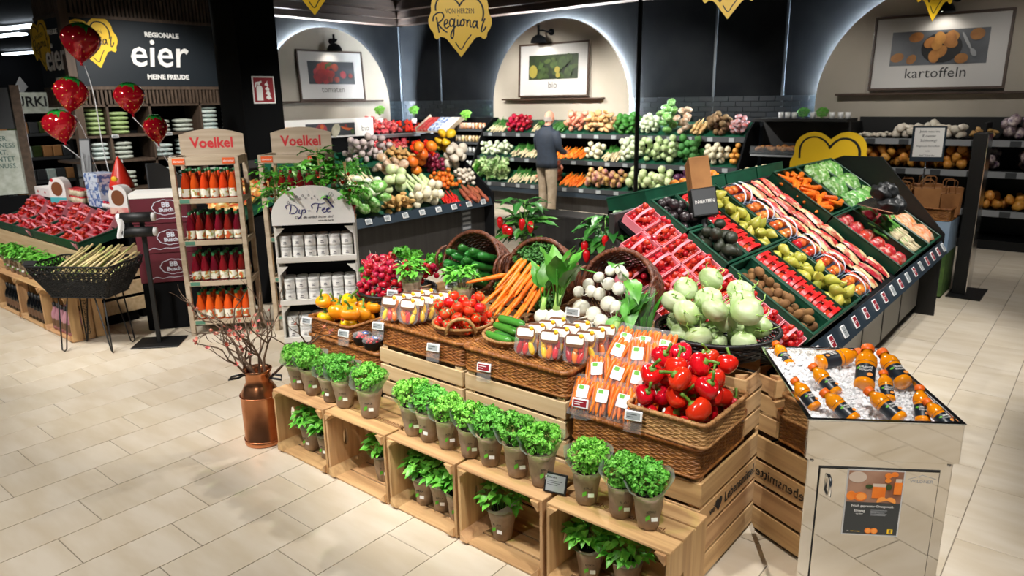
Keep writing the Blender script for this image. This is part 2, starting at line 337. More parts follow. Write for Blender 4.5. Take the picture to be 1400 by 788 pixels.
P1 = clipd([(-.5+random.random()*.5, .40+random.random()*.3, .06+random.random()*.04, .06+random.random()*.04, 'p_red', 0) for _ in range(14)])+[(-.27, .50, .15, .12, 'p_red', 0), (-.06, .72, .07, .035, 'p_grn', .4), (-.14, .68, .06, .03, 'p_grn', 1.2), (.08, .66, .08, .08, 'p_red', 0), (.27, .52, .075, .075, 'p_red', 0), (.46, .5, .05, .05, 'p_red', 0), (.1, .42, .07, .06, 'p_red', 0)]
picture(AM[0] @ T(.03, .15, .20), 'framed tomato picture lettered tomaten on the wall ledge beside the black pillar', 'tomaten', 'pic_dark', P1)
P2 = [(-.47, .48, .10, .12, 'p_yel', 0)]+clipd([(-.3+random.random()*.8, .38+random.random()*.34, .05+random.random()*.05, .03+random.random()*.04, 'p_grn', random.random()*3) for _ in range(26)])+[(.25, .64, .1, .1, 'p_grn', 0), (.12, .5, .06, .06, 'p_yel', 0), (.14, .4, .05, .05, 'p_yel', 0)]
picture(AM[1] @ T(-.04, .17, .20), 'framed green vegetable picture lettered bio on the ledge above the man', 'bio', 'pic_green', P2)
P3 = [(-.28, .70, .09, .065, 'p_pot', .2), (-.49, .44, .085, .06, 'p_pot', .3), (-.31, .41, .07, .055, 'p_pot', .9), (.04, .55, .245, .2, 'ink', 0)]+[(-.1+.27*random.random()+.0, .42+random.random()*.27, .085, .065, 'p_pot', random.random()*3) for _ in range(11)]+[(.29, .4, .08, .065, 'p_pot', .1), (.44, .7, .085, .075, 'p_pot', .1), (.33, .62, .018, .13, 'grey', .5), (.42, .47, .03, .06, 'grey', .5)]
picture(AM[2] @ T(-.03, .18, .20), 'large framed potato picture lettered kartoffeln on the ledge over the potato shelves', 'kartoffeln', 'pic_grey', P3, .19)
for i, (k, a, b, lb) in enumerate(((0, -1.35, 1.3, 'under the tomato picture'), (1, -1.25, 1.1, 'under the green vegetable picture'), (2, -1.28, 1.5, 'under the potato picture'))):
    one('picture_ledge', MB().box(a, b, .12, .15, .135, .29, b=.003).mesh('picture_ledge', 'walnut'), 'narrow dark wooden wall ledge '+lb, 'shelf', AM[k])
def wall_lamp(M, label):
    t = thing('wall_lamp', label, 'lamp', M)
    ob('wall_plate', MB().lathe([(.06, 0), (.06, .03), (.05, .035)], 16).mesh('wall_plate', 'black_matt'), t)
    ob('arm', MB().tube([(0, 0, .03), (0, 0, .16), (-.03, .02, .24), (-.12, .02, .26)], .016, 8).mesh('arm', 'black_matt'), t)
    ob('stem', MB().tube([(-.12, .12, .26), (-.12, -.06, .26)], .022, 8).mesh('stem', 'black_matt'), t)
    pr = [(.018, .0), (.05, -.01), (.11, -.045), (.145, -.1), (.155, -.15), (.148, -.15), (.135, -.1), (.1, -.05), (.045, -.02), (.01, -.012)]
    ob('shade', MB().lathe(pr, 24, T(-.12, -.05, .26) @ RX(-pi/2), caps=False).mesh('shade', 'black_matt'), t)
    ob('bulb', MB().ball(.04, M=T(-.12, -.15, .26)).mesh('bulb', 'bulb'), t)
    p = M @ Vector((-.12, -.19, .26)); q = M @ Vector((-.1, -.7, .05)); spot('picture_light', p, q, 9, 125, .7, .03, (1, .93, .82))
mat('bulb', (1, .9, .75), emit=12)
wall_lamp(AM[0] @ T(.1, 1.33, .135), 'black dome wall lamp above the tomato picture')
wall_lamp(AM[1] @ T(-.1, 1.36, .135), 'black dome wall lamp above the green vegetable picture')
wall_lamp(AM[2] @ T(.12, 1.36, .135), 'black dome wall lamp above the potato picture')
# ------------------------------------------------------------------ pillar, pole, far ceiling lights
pl = struct('pillar', MB().box(-8.1, -7.6, 4.53, 5.04, 0, ZC, b=.01).mesh('pillar', 'pillar'))
sg = thing('fire_extinguisher_sign', 'red square fire extinguisher sign on the black pillar', 'sign', FM((-7.598, 4.80, 2.13), (1, 0, 0)))
ob('sign_plate', MB().box(-.14, .14, -.15, .15, 0, .006).mesh('sign_plate', 'white'), sg);
mat('red_deep', '8c1320', rough=.5)
ob('red_field', MB().box(-.125, .125, -.135, .135, .006, .008).mesh('red_field', 'red_deep'), sg)
mb = MB().prism([(-.095, -.115), (-.02, -.115), (-.02, .02), (-.03, .045), (-.085, .045), (-.095, .02)], .001).prism([(-.075, .05), (-.045, .05), (-.045, .07), (-.02, .085), (-.03, .1), (-.06, .09), (-.1, .085), (-.115, .03), (-.1, .03), (-.085, .07), (-.075, .07)], .001)
ob('pictogram', mb.mesh('pictogram', 'white'), sg, T(0, 0, .0082))
for k in range(4): ob('pictogram', MB().prism([(.02, -.03), (.05, -.05), (.09, -.04), (.07, 0), (.075, .03), (.055, .0), (.035, -.01)], .001).mesh('pictogram', 'white'), sg, T(-.005, -.055+k*.045, .0082) @ S(1.05-.1*k))
one('steel_pole', MB().tube([(-3.70, 6.44, 0), (-3.70, 6.44, ZC)], .022, 10).tube([(-3.70, 6.44, 0), (-3.70, 6.44, .02)], .09, 14).mesh('steel_pole', 'black'), 'thin black upright pole rising behind the strawberry punnets', 'pole')
mat('panel_light', (.8, .9, 1), emit=14)
for i, (x, y) in enumerate(((-21.7, 7.06), (-24.6, 7.55), (-32.4, 10.3))):
    one('ceiling_light', MB().box(-.9, .9, -.12, .12, -.05, 0, b=.01).mesh('ceiling_light', 'panel_light'), ('upper bright ceiling strip light far behind the yellow heart sign', 'dim ceiling strip light cut by the picture edge', 'lowest ceiling strip light beside the narrow heart sign')[i], 'ceiling light', T(x, y, ZC-.1) @ RZ(.2), 'far ceiling strip lights')
# ------------------------------------------------------------------ hanging heart signs
def outline(pts, n): return pts
HO = [(0, 1.0)]  # right half of the board outline, from the notch down to the tip
HALF = [(0, .70), (.07, .76), (.17, .82), (.30, .845), (.43, .82), (.54, .75), (.61, .65), (.635, .54), (.63, .44), (.66, .36), (.70, .27), (.70, .16), (.66, .06), (.60, -.02), (.58, -.12), (.53, -.16), (.47, -.13), (.45, -.10), (.35, -.12), (.30, -.16), (0, -.54)]
def heart_board(t, depth=.012):
    L = HALF; poly = [(-x, y) for x, y in L[1:-1]][::-1]
    poly = [(0, .70)]+[(-x, y) for x, y in L[1:-1]]+[(0, -.54)]+[(x, y) for x, y in L[1:-1]][::-1]
    ob('board', MB().prism(poly, depth, T(0, 0, -depth)).mesh('board', 'yellow'), t)
def stroke(pts, r, m='ink', mb=None):
    """pen stroke lying flat on a board"""
    mb = mb or MB(); P = [Vector((p[0], p[1], 0)) for p in pts]
    Q = []
    for i in range(len(P)-1):
        a, b, c, d = P[max(i-1, 0)], P[i], P[i+1], P[min(i+2, len(P)-1)]
        for k in range(5):
            t = k/5; Q.append(.5*((2*b)+(c-a)*t+(2*a-5*b+4*c-d)*t*t+(3*b-a-3*c+d)*t**3))
    Q.append(P[-1]); A = []; B = []
    for i, q in enumerate(Q):
        t = (Q[min(i+1, len(Q)-1)]-Q[max(i-1, 0)]).normalized(); nn = Vector((-t.y, t.x, 0)); w = r*(.75+.25*abs(nn.x))
        A.append(q-nn*w); B.append(q+nn*w)
    n = len(A); vs = [(p.x, p.y, .0012) for p in A+B]
    mb.add(vs, [(i, i+1, n+i+1, n+i) for i in range(n-1)]); return mb
REG = [[(-.60, .16), (-.58, .26), (-.50, .33), (-.40, .34), (-.36, .27), (-.41, .18), (-.50, .12)], [(-.52, .25), (-.50, .1), (-.47, -.08)], [(-.50, .12), (-.42, .02), (-.32, -.06), (-.29, -.065)],
       [(-.35, .09), (-.29, .12), (-.28, .18), (-.32, .19), (-.35, .13), (-.345, .05), (-.30, .02), (-.25, .06)], [(-.13, .18), (-.19, .21), (-.235, .14), (-.22, .06), (-.17, .07), (-.13, .14), (-.12, .22)], [(-.13, .2), (-.14, .04), (-.16, -.14), (-.19, -.2), (-.215, -.14), (-.17, -.02), (-.08, .08)],
       [(-.055, .2), (-.06, .1), (-.045, .06), (-.01, .09)], [(-.045, .27), (-.04, .275)], [(.07, .2), (.02, .17), (.005, .1), (.03, .065), (.075, .09), (.09, .15), (.06, .2), (.13, .18)], [(.15, .19), (.15, .05)], [(.15, .12), (.19, .18), (.22, .17), (.22, .07), (.25, .03)],
       [(.37, .14), (.31, .16), (.275, .09), (.29, .03), (.33, .05), (.37, .12), (.375, .17)], [(.375, .15), (.37, .04), (.40, .01)], [(.555, .22), (.50, .1), (.465, -.03), (.48, -.06), (.53, -.02), (.57, .05)]]
def heart_sign(M, label, scale, wires=True, group='yellow heart signs'):
    t = thing('heart_sign', label, 'sign', M @ S(scale), group)
    heart_board(t)
    for q, r in (([(-.53, .44), (-.53, .54), (-.48, .66), (-.38, .73), (-.24, .74), (-.1, .67), (.0, .55)], .018), ([(-.02, .53), (.08, .65), (.2, .715), (.34, .70), (.45, .62), (.515, .48), (.515, .32), (.48, .22)], .02), ([(-.12, -.22), (0, -.37), (.11, -.22), (.24, -.06)], .013)):
        ob('heart_line', stroke(q, r).mesh('heart_line', 'ink'), t)
    w = MB()
    for s_ in REG: stroke(s_, .017, mb=w)
    ob('script_lettering', w.mesh('script_lettering', 'ink'), t, T(0, .06, .0006))
    text('VON HERZEN', .155, 'ink', t, T(0, .43, .001), sx=.66)
    if wires:
        for s_ in (-1, 1): ob('wire', MB().tube([(.3*s_, .8, -.006), (.3*s_, .8+1.6/scale, -.006)], .003/scale, 4).mesh('wire', 'grey'), t)
    return t
def face_cam(p, turn=0):
    d = Vector((-p[0], -p[1], 0)); return FM(p, d) @ RY(turn)
heart_sign(face_cam((-4.32, 4.60, 2.53), .05), 'yellow heart sign with black script hanging highest in full view before the dark wall', .37)
heart_sign(face_cam((-2.66, 6.06, 2.79), 0), 'yellow heart sign hanging right of the black pole, its top cut off by the frame', .35)
heart_sign(face_cam((-5.65, 4.15, 2.93), .2), 'yellow heart sign of which only the tip hangs beside the black pillar', .37)
heart_sign(face_cam((-1.33, 7.05, 2.75), .95), 'yellow heart sign hanging edge-on before the potato picture', .37)
heart_sign(FM((-9.994, 4.02, 2.67), (1, 0, 0)) @ RZ(RAD(9)), 'yellow heart sign mounted on the egg board, half behind a strawberry balloon', .43, False)
heart_sign(FM((-10.72, 3.674, 2.66), (0, -1, 0)) @ RZ(RAD(8)), 'narrow-looking yellow heart sign on the short side of the egg board', .44, False)
# ================================================================== crates, baskets, herb pots
def holed(w, h, t, hw, hh, cx=0, cy=0):
    """upright board in XY with a rounded hand slot"""
    n = 16; outer = []; inner = []
    for k in range(n):
        a = 2*pi*(k+.5)/n; c, s_ = cos(a), sin(a); m = max(abs(c)/(w/2), abs(s_)/(h/2)); outer.append((c/m, s_/m))
        m = (abs(c/(hw/2))**3+abs(s_/(hh/2))**3)**(1/3); inner.append((cx+c/m, cy+s_/m))
    for k in (1, 5, 9, 13): pass
    cor = {2: (w/2, h/2), 6: (-w/2, h/2), 10: (-w/2, -h/2), 14: (w/2, -h/2)}
    O = []; I = []
    for k in range(n):
        a = pi/4
        if k in cor: O.append(cor[k]); I.append(inner[k] if False else (cx+(inner[k-1][0]+inner[k][0]-2*cx)/2*1.05, cy+(inner[k-1][1]+inner[k][1]-2*cy)/2*1.05))
        O.append(outer[k]); I.append(inner[k])
    N = len(O); mb = MB()
    vs = [(p[0], p[1], z) for z in (0, t) for p in O]+[(p[0], p[1], z) for z in (0, t) for p in I]; fs = []
    for k in range(N):
        j = (k+1) % N
        fs += [(k, 2*N+k, 2*N+j, j), (N+k, N+j, 3*N+j, 3*N+k), (k, j, N+j, N+k), (2*N+k, 3*N+k, 3*N+j, 2*N+j)]
    return mb.add(vs, fs)
def plank(l, w, t, m='pine', b=.002): return MB().box(-l/2, l/2, -w/2, w/2, -t/2, t/2, b=b).mesh('slat', m)
def wood_crate(label, M, L=.49, Wd=.39, Ht=.31, nside=3, nbase=4, m='pine', slot=True, group='wooden produce crates', gap=.012, name='wooden_crate'):
    t = thing(name, label, 'crate', M, group); th = .012
    sh = (Ht-gap*(nside-1))/nside; sm = plank(L, sh, th, m)
    for s_ in (-1, 1):
        for k in range(nside): ob('side_slat', sm, t, T(0, s_*(Wd/2-th/2), sh/2+k*(sh+gap)) @ RX(pi/2))
    if slot: em = holed(Wd-2*th, Ht, .014, .10, .03, 0, Ht*.14).mesh('end_board', m)
    else: em = None; e2 = plank(Wd-2*th, sh, .014, m)
    for s_ in (-1, 1):
        if em: ob('end_board', em, t, T(s_*(L/2-.008)-.007, 0, Ht/2) @ RZ(pi/2) @ RX(pi/2))
        else:
            for k in range(nside): ob('end_slat', e2, t, T(s_*(L/2-.007), 0, sh/2+k*(sh+gap)) @ RZ(pi/2) @ RX(pi/2))
    bw = (Wd-2*th-.01*(nbase-1))/nbase; bm = plank(L-.03, bw, .009, m)
    for k in range(nbase): ob('base_slat', bm, t, T(0, -Wd/2+th+bw/2+k*(bw+.01), .006))
    pm = MB().prism([(0, 0), (.042, 0), (0, .042)], Ht+.012).mesh('corner_post', m)
    for i, (sx, sy) in enumerate(((-1, -1), (1, -1), (1, 1), (-1, 1))): ob('corner_post', pm, t, T(sx*(L/2-.015), sy*(Wd/2-th), .002) @ RZ(i*pi/2))
    return t
def on_side(x, y, z=0): return T(x, y, z) @ RX(pi/2)
CRX = [(-3.57, -3.085), (-3.08, -2.59), (-2.58, -2.11), (-2.10, -1.61), (-1.595, -1.03)]
cl = ['leftmost open pine crate beside the copper can, two basil pots inside', 'second open pine crate holding a single small basil pot', 'third open pine crate holding three basil pots in a row', 'fourth open pine crate with one basil pot standing alone inside', 'rightmost open pine crate on the floor under three parsley pots']
for i, (a, b) in enumerate(CRX):
    wood_crate(cl[i], on_side((a+b)/2, 2.43, .195), b-a-.006, .385, .31, group='crates laid on their sides along the front')
for i in (1, 4):
    o = [o for o in COL.objects if o.get('label') == cl[i]][0]; text('wir lieben Lebensmittel.', .042, 'stamp', o, FMV((.06 if i == 1 else .0, .1928, .19), (0, 1, 0), (1, 0, 0)), 'stamped_lettering', ex=.0002)
# stacked risers behind
def stack(i, x0, x1, y0, y1, z0, hs, labels, nb, m):
    z = z0
    for k, h in enumerate(hs):
        wood_crate(labels[k], T((x0+x1)/2, (y0+y1)/2, z), x1-x0-.01, y1-y0-.01, h-.016, nb[k], 3, m, False, 'stacked riser crates of the display', .016, 'riser_crate'); z += h
stack(2, -3.0, -2.365, 2.45, 2.92, .115, (.285, .285), ['lower riser crate behind the second and third herb crates', 'pale riser crate under the wicker tray with the tomatoes'], (3, 3), 'pine_pale')
stack(3, -2.355, -1.73, 2.45, 2.92, .115, (.285, .285), ['lower riser crate behind the fourth herb crate', 'pale riser crate under the wicker tray with the small cucumbers'], (3, 3), 'pine_pale')
stack(4, -1.72, -1.08, 2.47, 3.13, .02, (.24, .24), ['bottom riser crate at the corner with a steel angle on it', 'upper riser crate lettered wir Lebensmittel under the carrot bags'], (2, 2), 'pine')
stack(5, -1.66, -1.10, 2.93, 3.30, .502, (.29,), ['riser crate carrying the black bowl of kohlrabi'], (3,), 'pine')
stack(6, -3.35, -2.38, 2.95, 3.55, .30, (.27, .27), ['hidden riser crate behind the tomatoes', 'riser crate under the cucumber and carrot baskets'], (3, 3), 'pine')
stack(7, -2.36, -1.69, 2.95, 3.55, .30, (.27, .27), ['hidden riser crate behind the small cucumbers', 'riser crate under the white radish basket'], (3, 3), 'pine')
def plinth(x0, x1, y0, y1, z, label): one('plinth', MB().box(x0, x1, y0, y1, 0, z, b=.004).mesh('plinth', 'black_matt'), label, 'plinth')
plinth(-2.99, -1.74, 2.5, 2.9, .115, 'low black plinth under the pale riser crates'); plinth(-3.3, -1.7, 3.0, 3.5, .30, 'black plinth under the rear riser crates')
plinth(-3.68, -3.03, 2.52, 2.92, .415, 'black plinth under the wicker tray of yellow peppers'); plinth(-1.70, -1.1, 2.5, 3.1, .02, 'thin black pallet foot under the corner riser crates')
# lettering on the corner crates
for o in [o for o in COL.objects if o.get('label', '').startswith('upper riser crate lettered')]:
    text('wir', .05, 'ink', o, FM((.318, -.20, .055), (1, 0, 0))); text('Lebensmittel.', .07, 'ink', o, FM((.318, .085, .055), (1, 0, 0)), sx=.9)
    text('wir       Lebensmittel.', .075, 'ink', o, FM((.02, -.327, .055), (0, -1, 0)), sx=.8)
    hp = [(0, -.034)]+[(.034*(16*sin(t)**3)/16, .034*(13*cos(t)-5*cos(2*t)-2*cos(3*t)-cos(4*t))/16) for t in [pi-2*pi*k/22 for k in range(1, 22)]]
    ob('printed_heart', MB().prism(hp, .001).mesh('printed_heart', 'ink'), o, FM((.318, -.145, .06), (1, 0, 0)))
one('steel_angle', MB().box(-.075, 0, 0, .003, 0, .17).box(-.003, 0, 0, .05, 0, .17).mesh('steel_angle', 'steel'), 'galvanised steel angle on the bottom corner crate', 'bracket', T(-1.0815, 2.4685, .02))
# ------------------------------------------------------------------ wicker
def rrect(w, d, r, n):
    """closed loop of n points (x, y, nx, ny) around a rounded rectangle"""
    seg = []; L = [(w-2*r), (d-2*r)]; arc = pi*r/2; per = 2*(L[0]+L[1])+4*arc; out = []
    for k in range(n):
        s_ = per*k/n; i = 0
        while True:
            l = L[i % 2]
            if s_ < l: m = 0; break
            s_ -= l
            if s_ < arc: m = 1; break
            s_ -= arc; i += 1
        a = -pi/2+i*pi/2; t = s_
        c = [(-w/2+r, -d/2), (w/2, -d/2+r), (w/2-r, d/2), (-w/2, d/2-r)][i]; dr = [(1, 0), (0, 1), (-1, 0), (0, -1)][i]; nn = [(0, -1), (1, 0), (0, 1), (-1, 0)][i]
        if m == 0: out.append((c[0]+dr[0]*t, c[1]+dr[1]*t, nn[0], nn[1]))
        else:
            cc = [(w/2-r, -d/2+r), (w/2-r, d/2-r), (-w/2+r, d/2-r), (-w/2+r, -d/2+r)][i]; b = a+t/r; out.append((cc[0]+r*cos(b), cc[1]+r*sin(b), cos(b), sin(b)))
    return out
def strand(mb, pts, rn, rz, nrm):
    N = len(pts); vs = []; fs = []
    for p, n_ in zip(pts, nrm):
        n_ = Vector(n_); p = Vector(p); u = Vector((0, 0, rz))
        vs += [p+n_*rn, p+u, p-n_*rn, p-u]
    for i in range(N):
        j = (i+1) % N
        for k in range(4): fs.append((i*4+k, j*4+k, j*4+(k+1) % 4, i*4+(k+1) % 4))
    mb.add(vs, fs, None, 0, True)
def woven(loops, amp=.0020, rn=.0032, rz=.0056):
    """loops: list of (z, [(x, y, nx, ny)]) bottom to top, even number of points"""
    mb = MB()
    for j, (z, lp) in enumerate(loops):
        pts = []; nr = []
        for i, (x, y, nx, ny) in enumerate(lp):
            a = 0 if i % 2 else amp*(1 if (i//2+j) % 2 else -1); pts.append((x+nx*a, y+ny*a, z)); nr.append((nx, ny, 0))
        strand(mb, pts, rn, rz, nr)
    n = len(loops[0][1])
    for i in range(0, n, 2): mb.tube([(lp[i][0], lp[i][1], z) for z, lp in loops[::max(1, len(loops)//4)]]+[(loops[-1][1][i][0], loops[-1][1][i][1], loops[-1][0])], .0025, 4, caps=False)
    return mb
def rope(mb, pts, r, closed=True, tw=.03):
    P = [Vector(p) for p in pts]
    if closed: mb.ring(P, r, 6)
    else: mb.tube(P, r, 6)
    # wrapped strand
    N = len(P); Q = []; L = 0
    for i in range(N*(1 if closed else 1)-(0 if closed else 1)):
        a, b = P[i], P[(i+1) % N]; t = (b-a).normalized(); u = t.cross(Vector((0, 0, 1)))
        if u.length < .01: u = t.orthogonal()
        u.normalize(); w = t.cross(u)
        for k in range(4):
            q = a+(b-a)*k/4; ph = L/tw*2*pi; Q.append(q+(u*cos(ph)+w*sin(ph))*r*.75); L += (b-a).length/4
    mb.tube(Q, r*.55, 4)
    return mb
def rect_basket(label, M, w, d, h, lid=False, m='wicker', group='rectangular wicker trays', taper=.0, cat='basket'):
    t = thing('wicker_tray', label, cat, M, group); nst = int((2*(w+d))/.030)//2*2; rows = int(h/.0085)
    loops = []
    for j in range(rows):
        z = .006+j*(h-.012)/max(1, rows-1); k = taper*(j/rows if not lid else 1-j/rows); loops.append((z, rrect(w-.012+2*k-2*taper, d-.012+2*k-2*taper, .025, nst*2)))
    o = ob('woven_wall', woven(loops).mesh('woven_wall', m), t); o['kind'] = 'stuff'
    z = h if not lid else h-.004
    rim = rope(MB(), [(x, y, z) for x, y, a, b in rrect(w, d, .028, 90)], .012 if lid else .009)
    o = ob('rim', rim.mesh('rim', m), t); o['kind'] = 'stuff'
    rim = rope(MB(), [(x, y, .008) for x, y, a, b in rrect(w-.004, d-.004, .028, 60)], .006); o = ob('foot_rim', rim.mesh('foot_rim', m), t); o['kind'] = 'stuff'
    mb = MB(); zt = h-.002 if lid else .010; n = int(d/.011); ns = int(w/.026)
    for j in range(n):
        y = -d/2+.012+(d-.024)*j/(n-1); pts = []
        for i in range(ns+1): pts.append((-w/2+.012+(w-.024)*i/ns, y, zt+.0025*(1 if (i+j) % 2 else -1)))
        mb.tube(pts, .0055, 4, caps=False, flat=.6)
    o = ob('woven_panel', mb.mesh('woven_panel', m), t); o['kind'] = 'stuff'
    return t
rect_basket('brown wicker tray turned upside down under the yellow peppers', T(-3.355, 2.71, .415), .66, .48, .20, True)
rect_basket('brown wicker tray turned upside down under the tomatoes and mini pepper packs', T(-2.68, 2.70, .687), .63, .47, .125, True)
rect_basket('brown wicker tray turned upside down under the small cucumbers', T(-2.045, 2.69, .687), .625, .47, .125, True)
rect_basket('brown wicker tray turned upside down under carrot bags and red peppers', T(-1.405, 2.70, .502), .62, .48, .14, True)
rect_basket('open wicker tray heaped with yellow and orange peppers', T(-3.50, 2.66, .618), .40, .34, .095, False, 'wicker', taper=.0)
rect_basket('pale open wicker tray heaped with red bell peppers', T(-1.245, 2.66, .645), .36, .42, .105, False, 'wicker_pale')
def round_loops(prof, n, ey=1.0, f=None):
    out = []
    for (r, z) in prof:
        lp = []
        for k in range(n):
            a = 2*pi*k/n; lp.append((r*cos(a), r*ey*sin(a), cos(a), sin(a)))
        out.append((z, lp))
    return out
def interp(prof, n):
    out = []
    for k in range(n):
        t = k/(n-1)*(len(prof)-1); i = min(int(t), len(prof)-2); u = t-i; out.append((prof[i][0]*(1-u)+prof[i+1][0]*u, prof[i][1]*(1-u)+prof[i+1][1]*u))
    return out
def round_basket(name, label, M, prof, rows, nst, m, rimr=.012, handles=True, ey=1.0, group=None, hm=None, amp=.005):
    t = thing(name, label, 'basket', M, group); pf = interp(prof, rows)
    o = ob('woven_wall', woven(round_loops(pf, nst*2, ey), amp, .0045, (pf[-1][1]-pf[0][1])/rows*.62+.001).mesh('woven_wall', m), t); o['kind'] = 'stuff'
    R, Z = pf[-1]
    o = ob('rim', rope(MB(), [(R*cos(2*pi*k/48), R*ey*sin(2*pi*k/48), Z) for k in range(48)], rimr).mesh('rim', m), t); o['kind'] = 'stuff'
    r0 = pf[0][0]; ob('base', MB().lathe([(r0, pf[0][1]-.004), (r0*1.0, pf[0][1]+.006)], 24, S(1, ey, 1)).mesh('base', m), t)
    if handles:
        for s_ in (-1, 1):
            pts = [(s_*(R+.012*sin(pi*k/10)), .075*cos(pi*k/10), Z-.02+.085*sin(pi*k/10)) for k in range(11)]
            o = ob('handle', rope(MB(), pts, .009, False).mesh('handle', m), t); o['kind'] = 'stuff'
    return t
# ------------------------------------------------------------------ potted herbs
mat('parsley', '55ad2c', '9ade5a', rough=.55, scale=45, lo=.3, hi=.7, rnd=.08); mat('parsley_dark', '469a2c', '80cf50', rough=.55, scale=45, lo=.3, hi=.7, rnd=.08); mat('basil', '48a52e', '8ad654', rough=.35, scale=30, lo=.3, hi=.7, rnd=.08); mat('stem', '6f9a45', rough=.6)
mat('bluish', '7f8a99', '9c8468', rough=.8, scale=12)
mat('logo_green', '5fae2e', rough=.6)
def rnd3(s_=1): return Vector((random.uniform(-s_, s_), random.uniform(-s_, s_), random.uniform(-s_, s_)))
def leaflet(mb, p, n, size, mi=0, k=6, crink=.35):
    n = n.normalized(); u = n.orthogonal().normalized(); u.rotate(Matrix.Rotation(random.random()*6.28, 3, n)); w = n.cross(u); vs = [p+n*size*.25]
    for i in range(k):
        a = 2*pi*i/k; r = size*(1 if i % 2 else .62)*random.uniform(.8, 1.2); vs.append(p+(u*cos(a)+w*sin(a))*r+n*random.uniform(-crink, crink)*size)
    mb.add(vs, [(0, 1+i, 1+(i+1) % k) for i in range(k)], None, mi, False)
def oval_leaf(mb, p, d, n, L, Wd, mi=0, cup=.25, droop=.3, seg=4):
    """ovate leaf from p along d with face normal n"""
    d = d.normalized(); n = (n-d*n.dot(d)).normalized(); s_ = d.cross(n); rows = []
    for i in range(seg+1):
        t = i/seg; wd = Wd*.5*(sin(pi*min(1, t*1.02)**.75)+.02) if 0 < t < 1 else Wd*.02; c = p+d*(L*t)-n*(droop*L*t*t)
        rows.append((c+s_*wd+n*cup*wd, c, c-s_*wd+n*cup*wd))
    vs = [q for r in rows for q in r]; fs = []
    for i in range(seg):
        for k in range(2): fs.append((i*3+k, i*3+k+1, i*3+k+4, i*3+k+3))
    mb.add(vs, fs, None, mi, True)
def parsley_mesh(seed, dark=False, n=900):
    random.seed(seed); mb = MB(); cl_ = [(random.random()*6.28, sqrt(random.random())*.072, random.uniform(-.012, .02)) for _ in range(22)]
    for k in range(n):
        if k % 4:
            a, rr, dz = cl_[k % 22]; c = Vector((rr*cos(a), rr*sin(a), .25-7*rr*rr+dz)); d0 = rnd3(1).normalized(); d0.z = abs(d0.z)*.9-.25; p = c+d0*random.uniform(.014, .027)
        else:
            a = random.random()*6.28; z = random.uniform(.155, .225); r = .052+.34*(z-.15)+random.uniform(-.008, .006); p = Vector((r*cos(a), r*sin(a), z)); d0 = Vector((cos(a), sin(a), .4))
        leaflet(mb, p, d0+rnd3(.6), random.uniform(.0065, .012), 0, 6, .5)
    for k in range(26):
        a = random.random()*2*pi; r = random.random()*.05; mb.tube([(r*.4*cos(a), r*.4*sin(a), .12), (r*cos(a), r*sin(a), .225)], .0015, 3, None, 1, caps=False)
    return mb.mesh('parsley_foliage', ['parsley_dark' if dark else 'parsley', 'stem'])
def basil_mesh(seed, n=84, sc=1.0):
    random.seed(seed); mb = MB()
    for k in range(n):
        a = random.random()*2*pi; rr = sqrt(random.random()); z = .16+.115*(1-rr*rr*.6)*random.uniform(.45, 1.1); r = .085*rr
        p = Vector((r*cos(a), r*sin(a), z))*sc; d = Vector((cos(a), sin(a), random.uniform(-.2, .5)))+rnd3(.5); oval_leaf(mb, p, d, Vector((0, 0, 1))+rnd3(.3), random.uniform(.038, .058)*sc, random.uniform(.026, .038)*sc, 0, .35, .3)
    for k in range(14):
        a = random.random()*2*pi; r = random.random()*.06; mb.tube([(r*.3*cos(a), r*.3*sin(a), .07), (r*cos(a)*sc, r*sin(a)*sc, .2*sc)], .002, 4, None, 1, caps=False)
    return mb.mesh('basil_foliage', ['basil', 'stem'])
PARS = [parsley_mesh(11), parsley_mesh(12), parsley_mesh(13, True), parsley_mesh(14, True)]
BAS = [basil_mesh(21), basil_mesh(22), basil_mesh(23)]
def sleeve_meshes(seed):
    random.seed(seed); j = [random.uniform(-1, 1) for _ in range(8)]
    wob = lambda a, z: 1+.03*sin(3*a+j[0]*3+z*30)+.03*sin(7*a+j[1]*5-z*60)+.02*sin(11*a+z*90+j[3]*4)
    paper = MB(); n = 22; prof = [(.038, 0), (.041, .004), (.046, .04), (.052, .08), (.058, .12), (.063, .15)]
    paper.lathe(prof+[(.056, .147), (.045, .135)], n, None, 0, True, False, wob); paper.add([(.038*cos(2*pi*k/n), .038*sin(2*pi*k/n), 0) for k in range(n)], [tuple(range(n))[::-1]]); paper.add([(.052*cos(2*pi*k/n), .052*sin(2*pi*k/n), .137) for k in range(n)], [tuple(range(n))], None, 1)
    f = MB(); rows = []
    for t in range(5):
        u = t/4; r = .0635+.030*u
        for k in range(n):
            a = 2*pi*k/n; top = .085+.035*sin(a)+.02*cos(2*a+j[2]); rows.append((r*wob(a, u*.1)*cos(a)*(1+.08*u), r*wob(a, u*.1)*sin(a), .142+u*top*.78))
    f.add(rows, [(i*n+k, i*n+(k+1) % n, (i+1)*n+(k+1) % n, (i+1)*n+k) for i in range(4) for k in range(n)], None, 0, True)
    return paper.mesh('paper_sleeve', ['kraft', 'soil']), f.mesh('film_sleeve', 'film_green')
SLV = [sleeve_meshes(s_) for s_ in (1, 2, 3, 4)]
stk = MB().add([(-.012, -.008, 0), (.012, -.008, 0), (.012, .008, 0), (-.012, .008, 0)], [(0, 1, 2, 3)]).mesh('sticker', 'paper'); stg = MB().add([(-.008, -.012, 0), (.008, -.004, 0), (.008, .012, 0), (-.008, .006, 0)], [(0, 1, 2, 3)]).mesh('leaf_logo', 'logo_green')
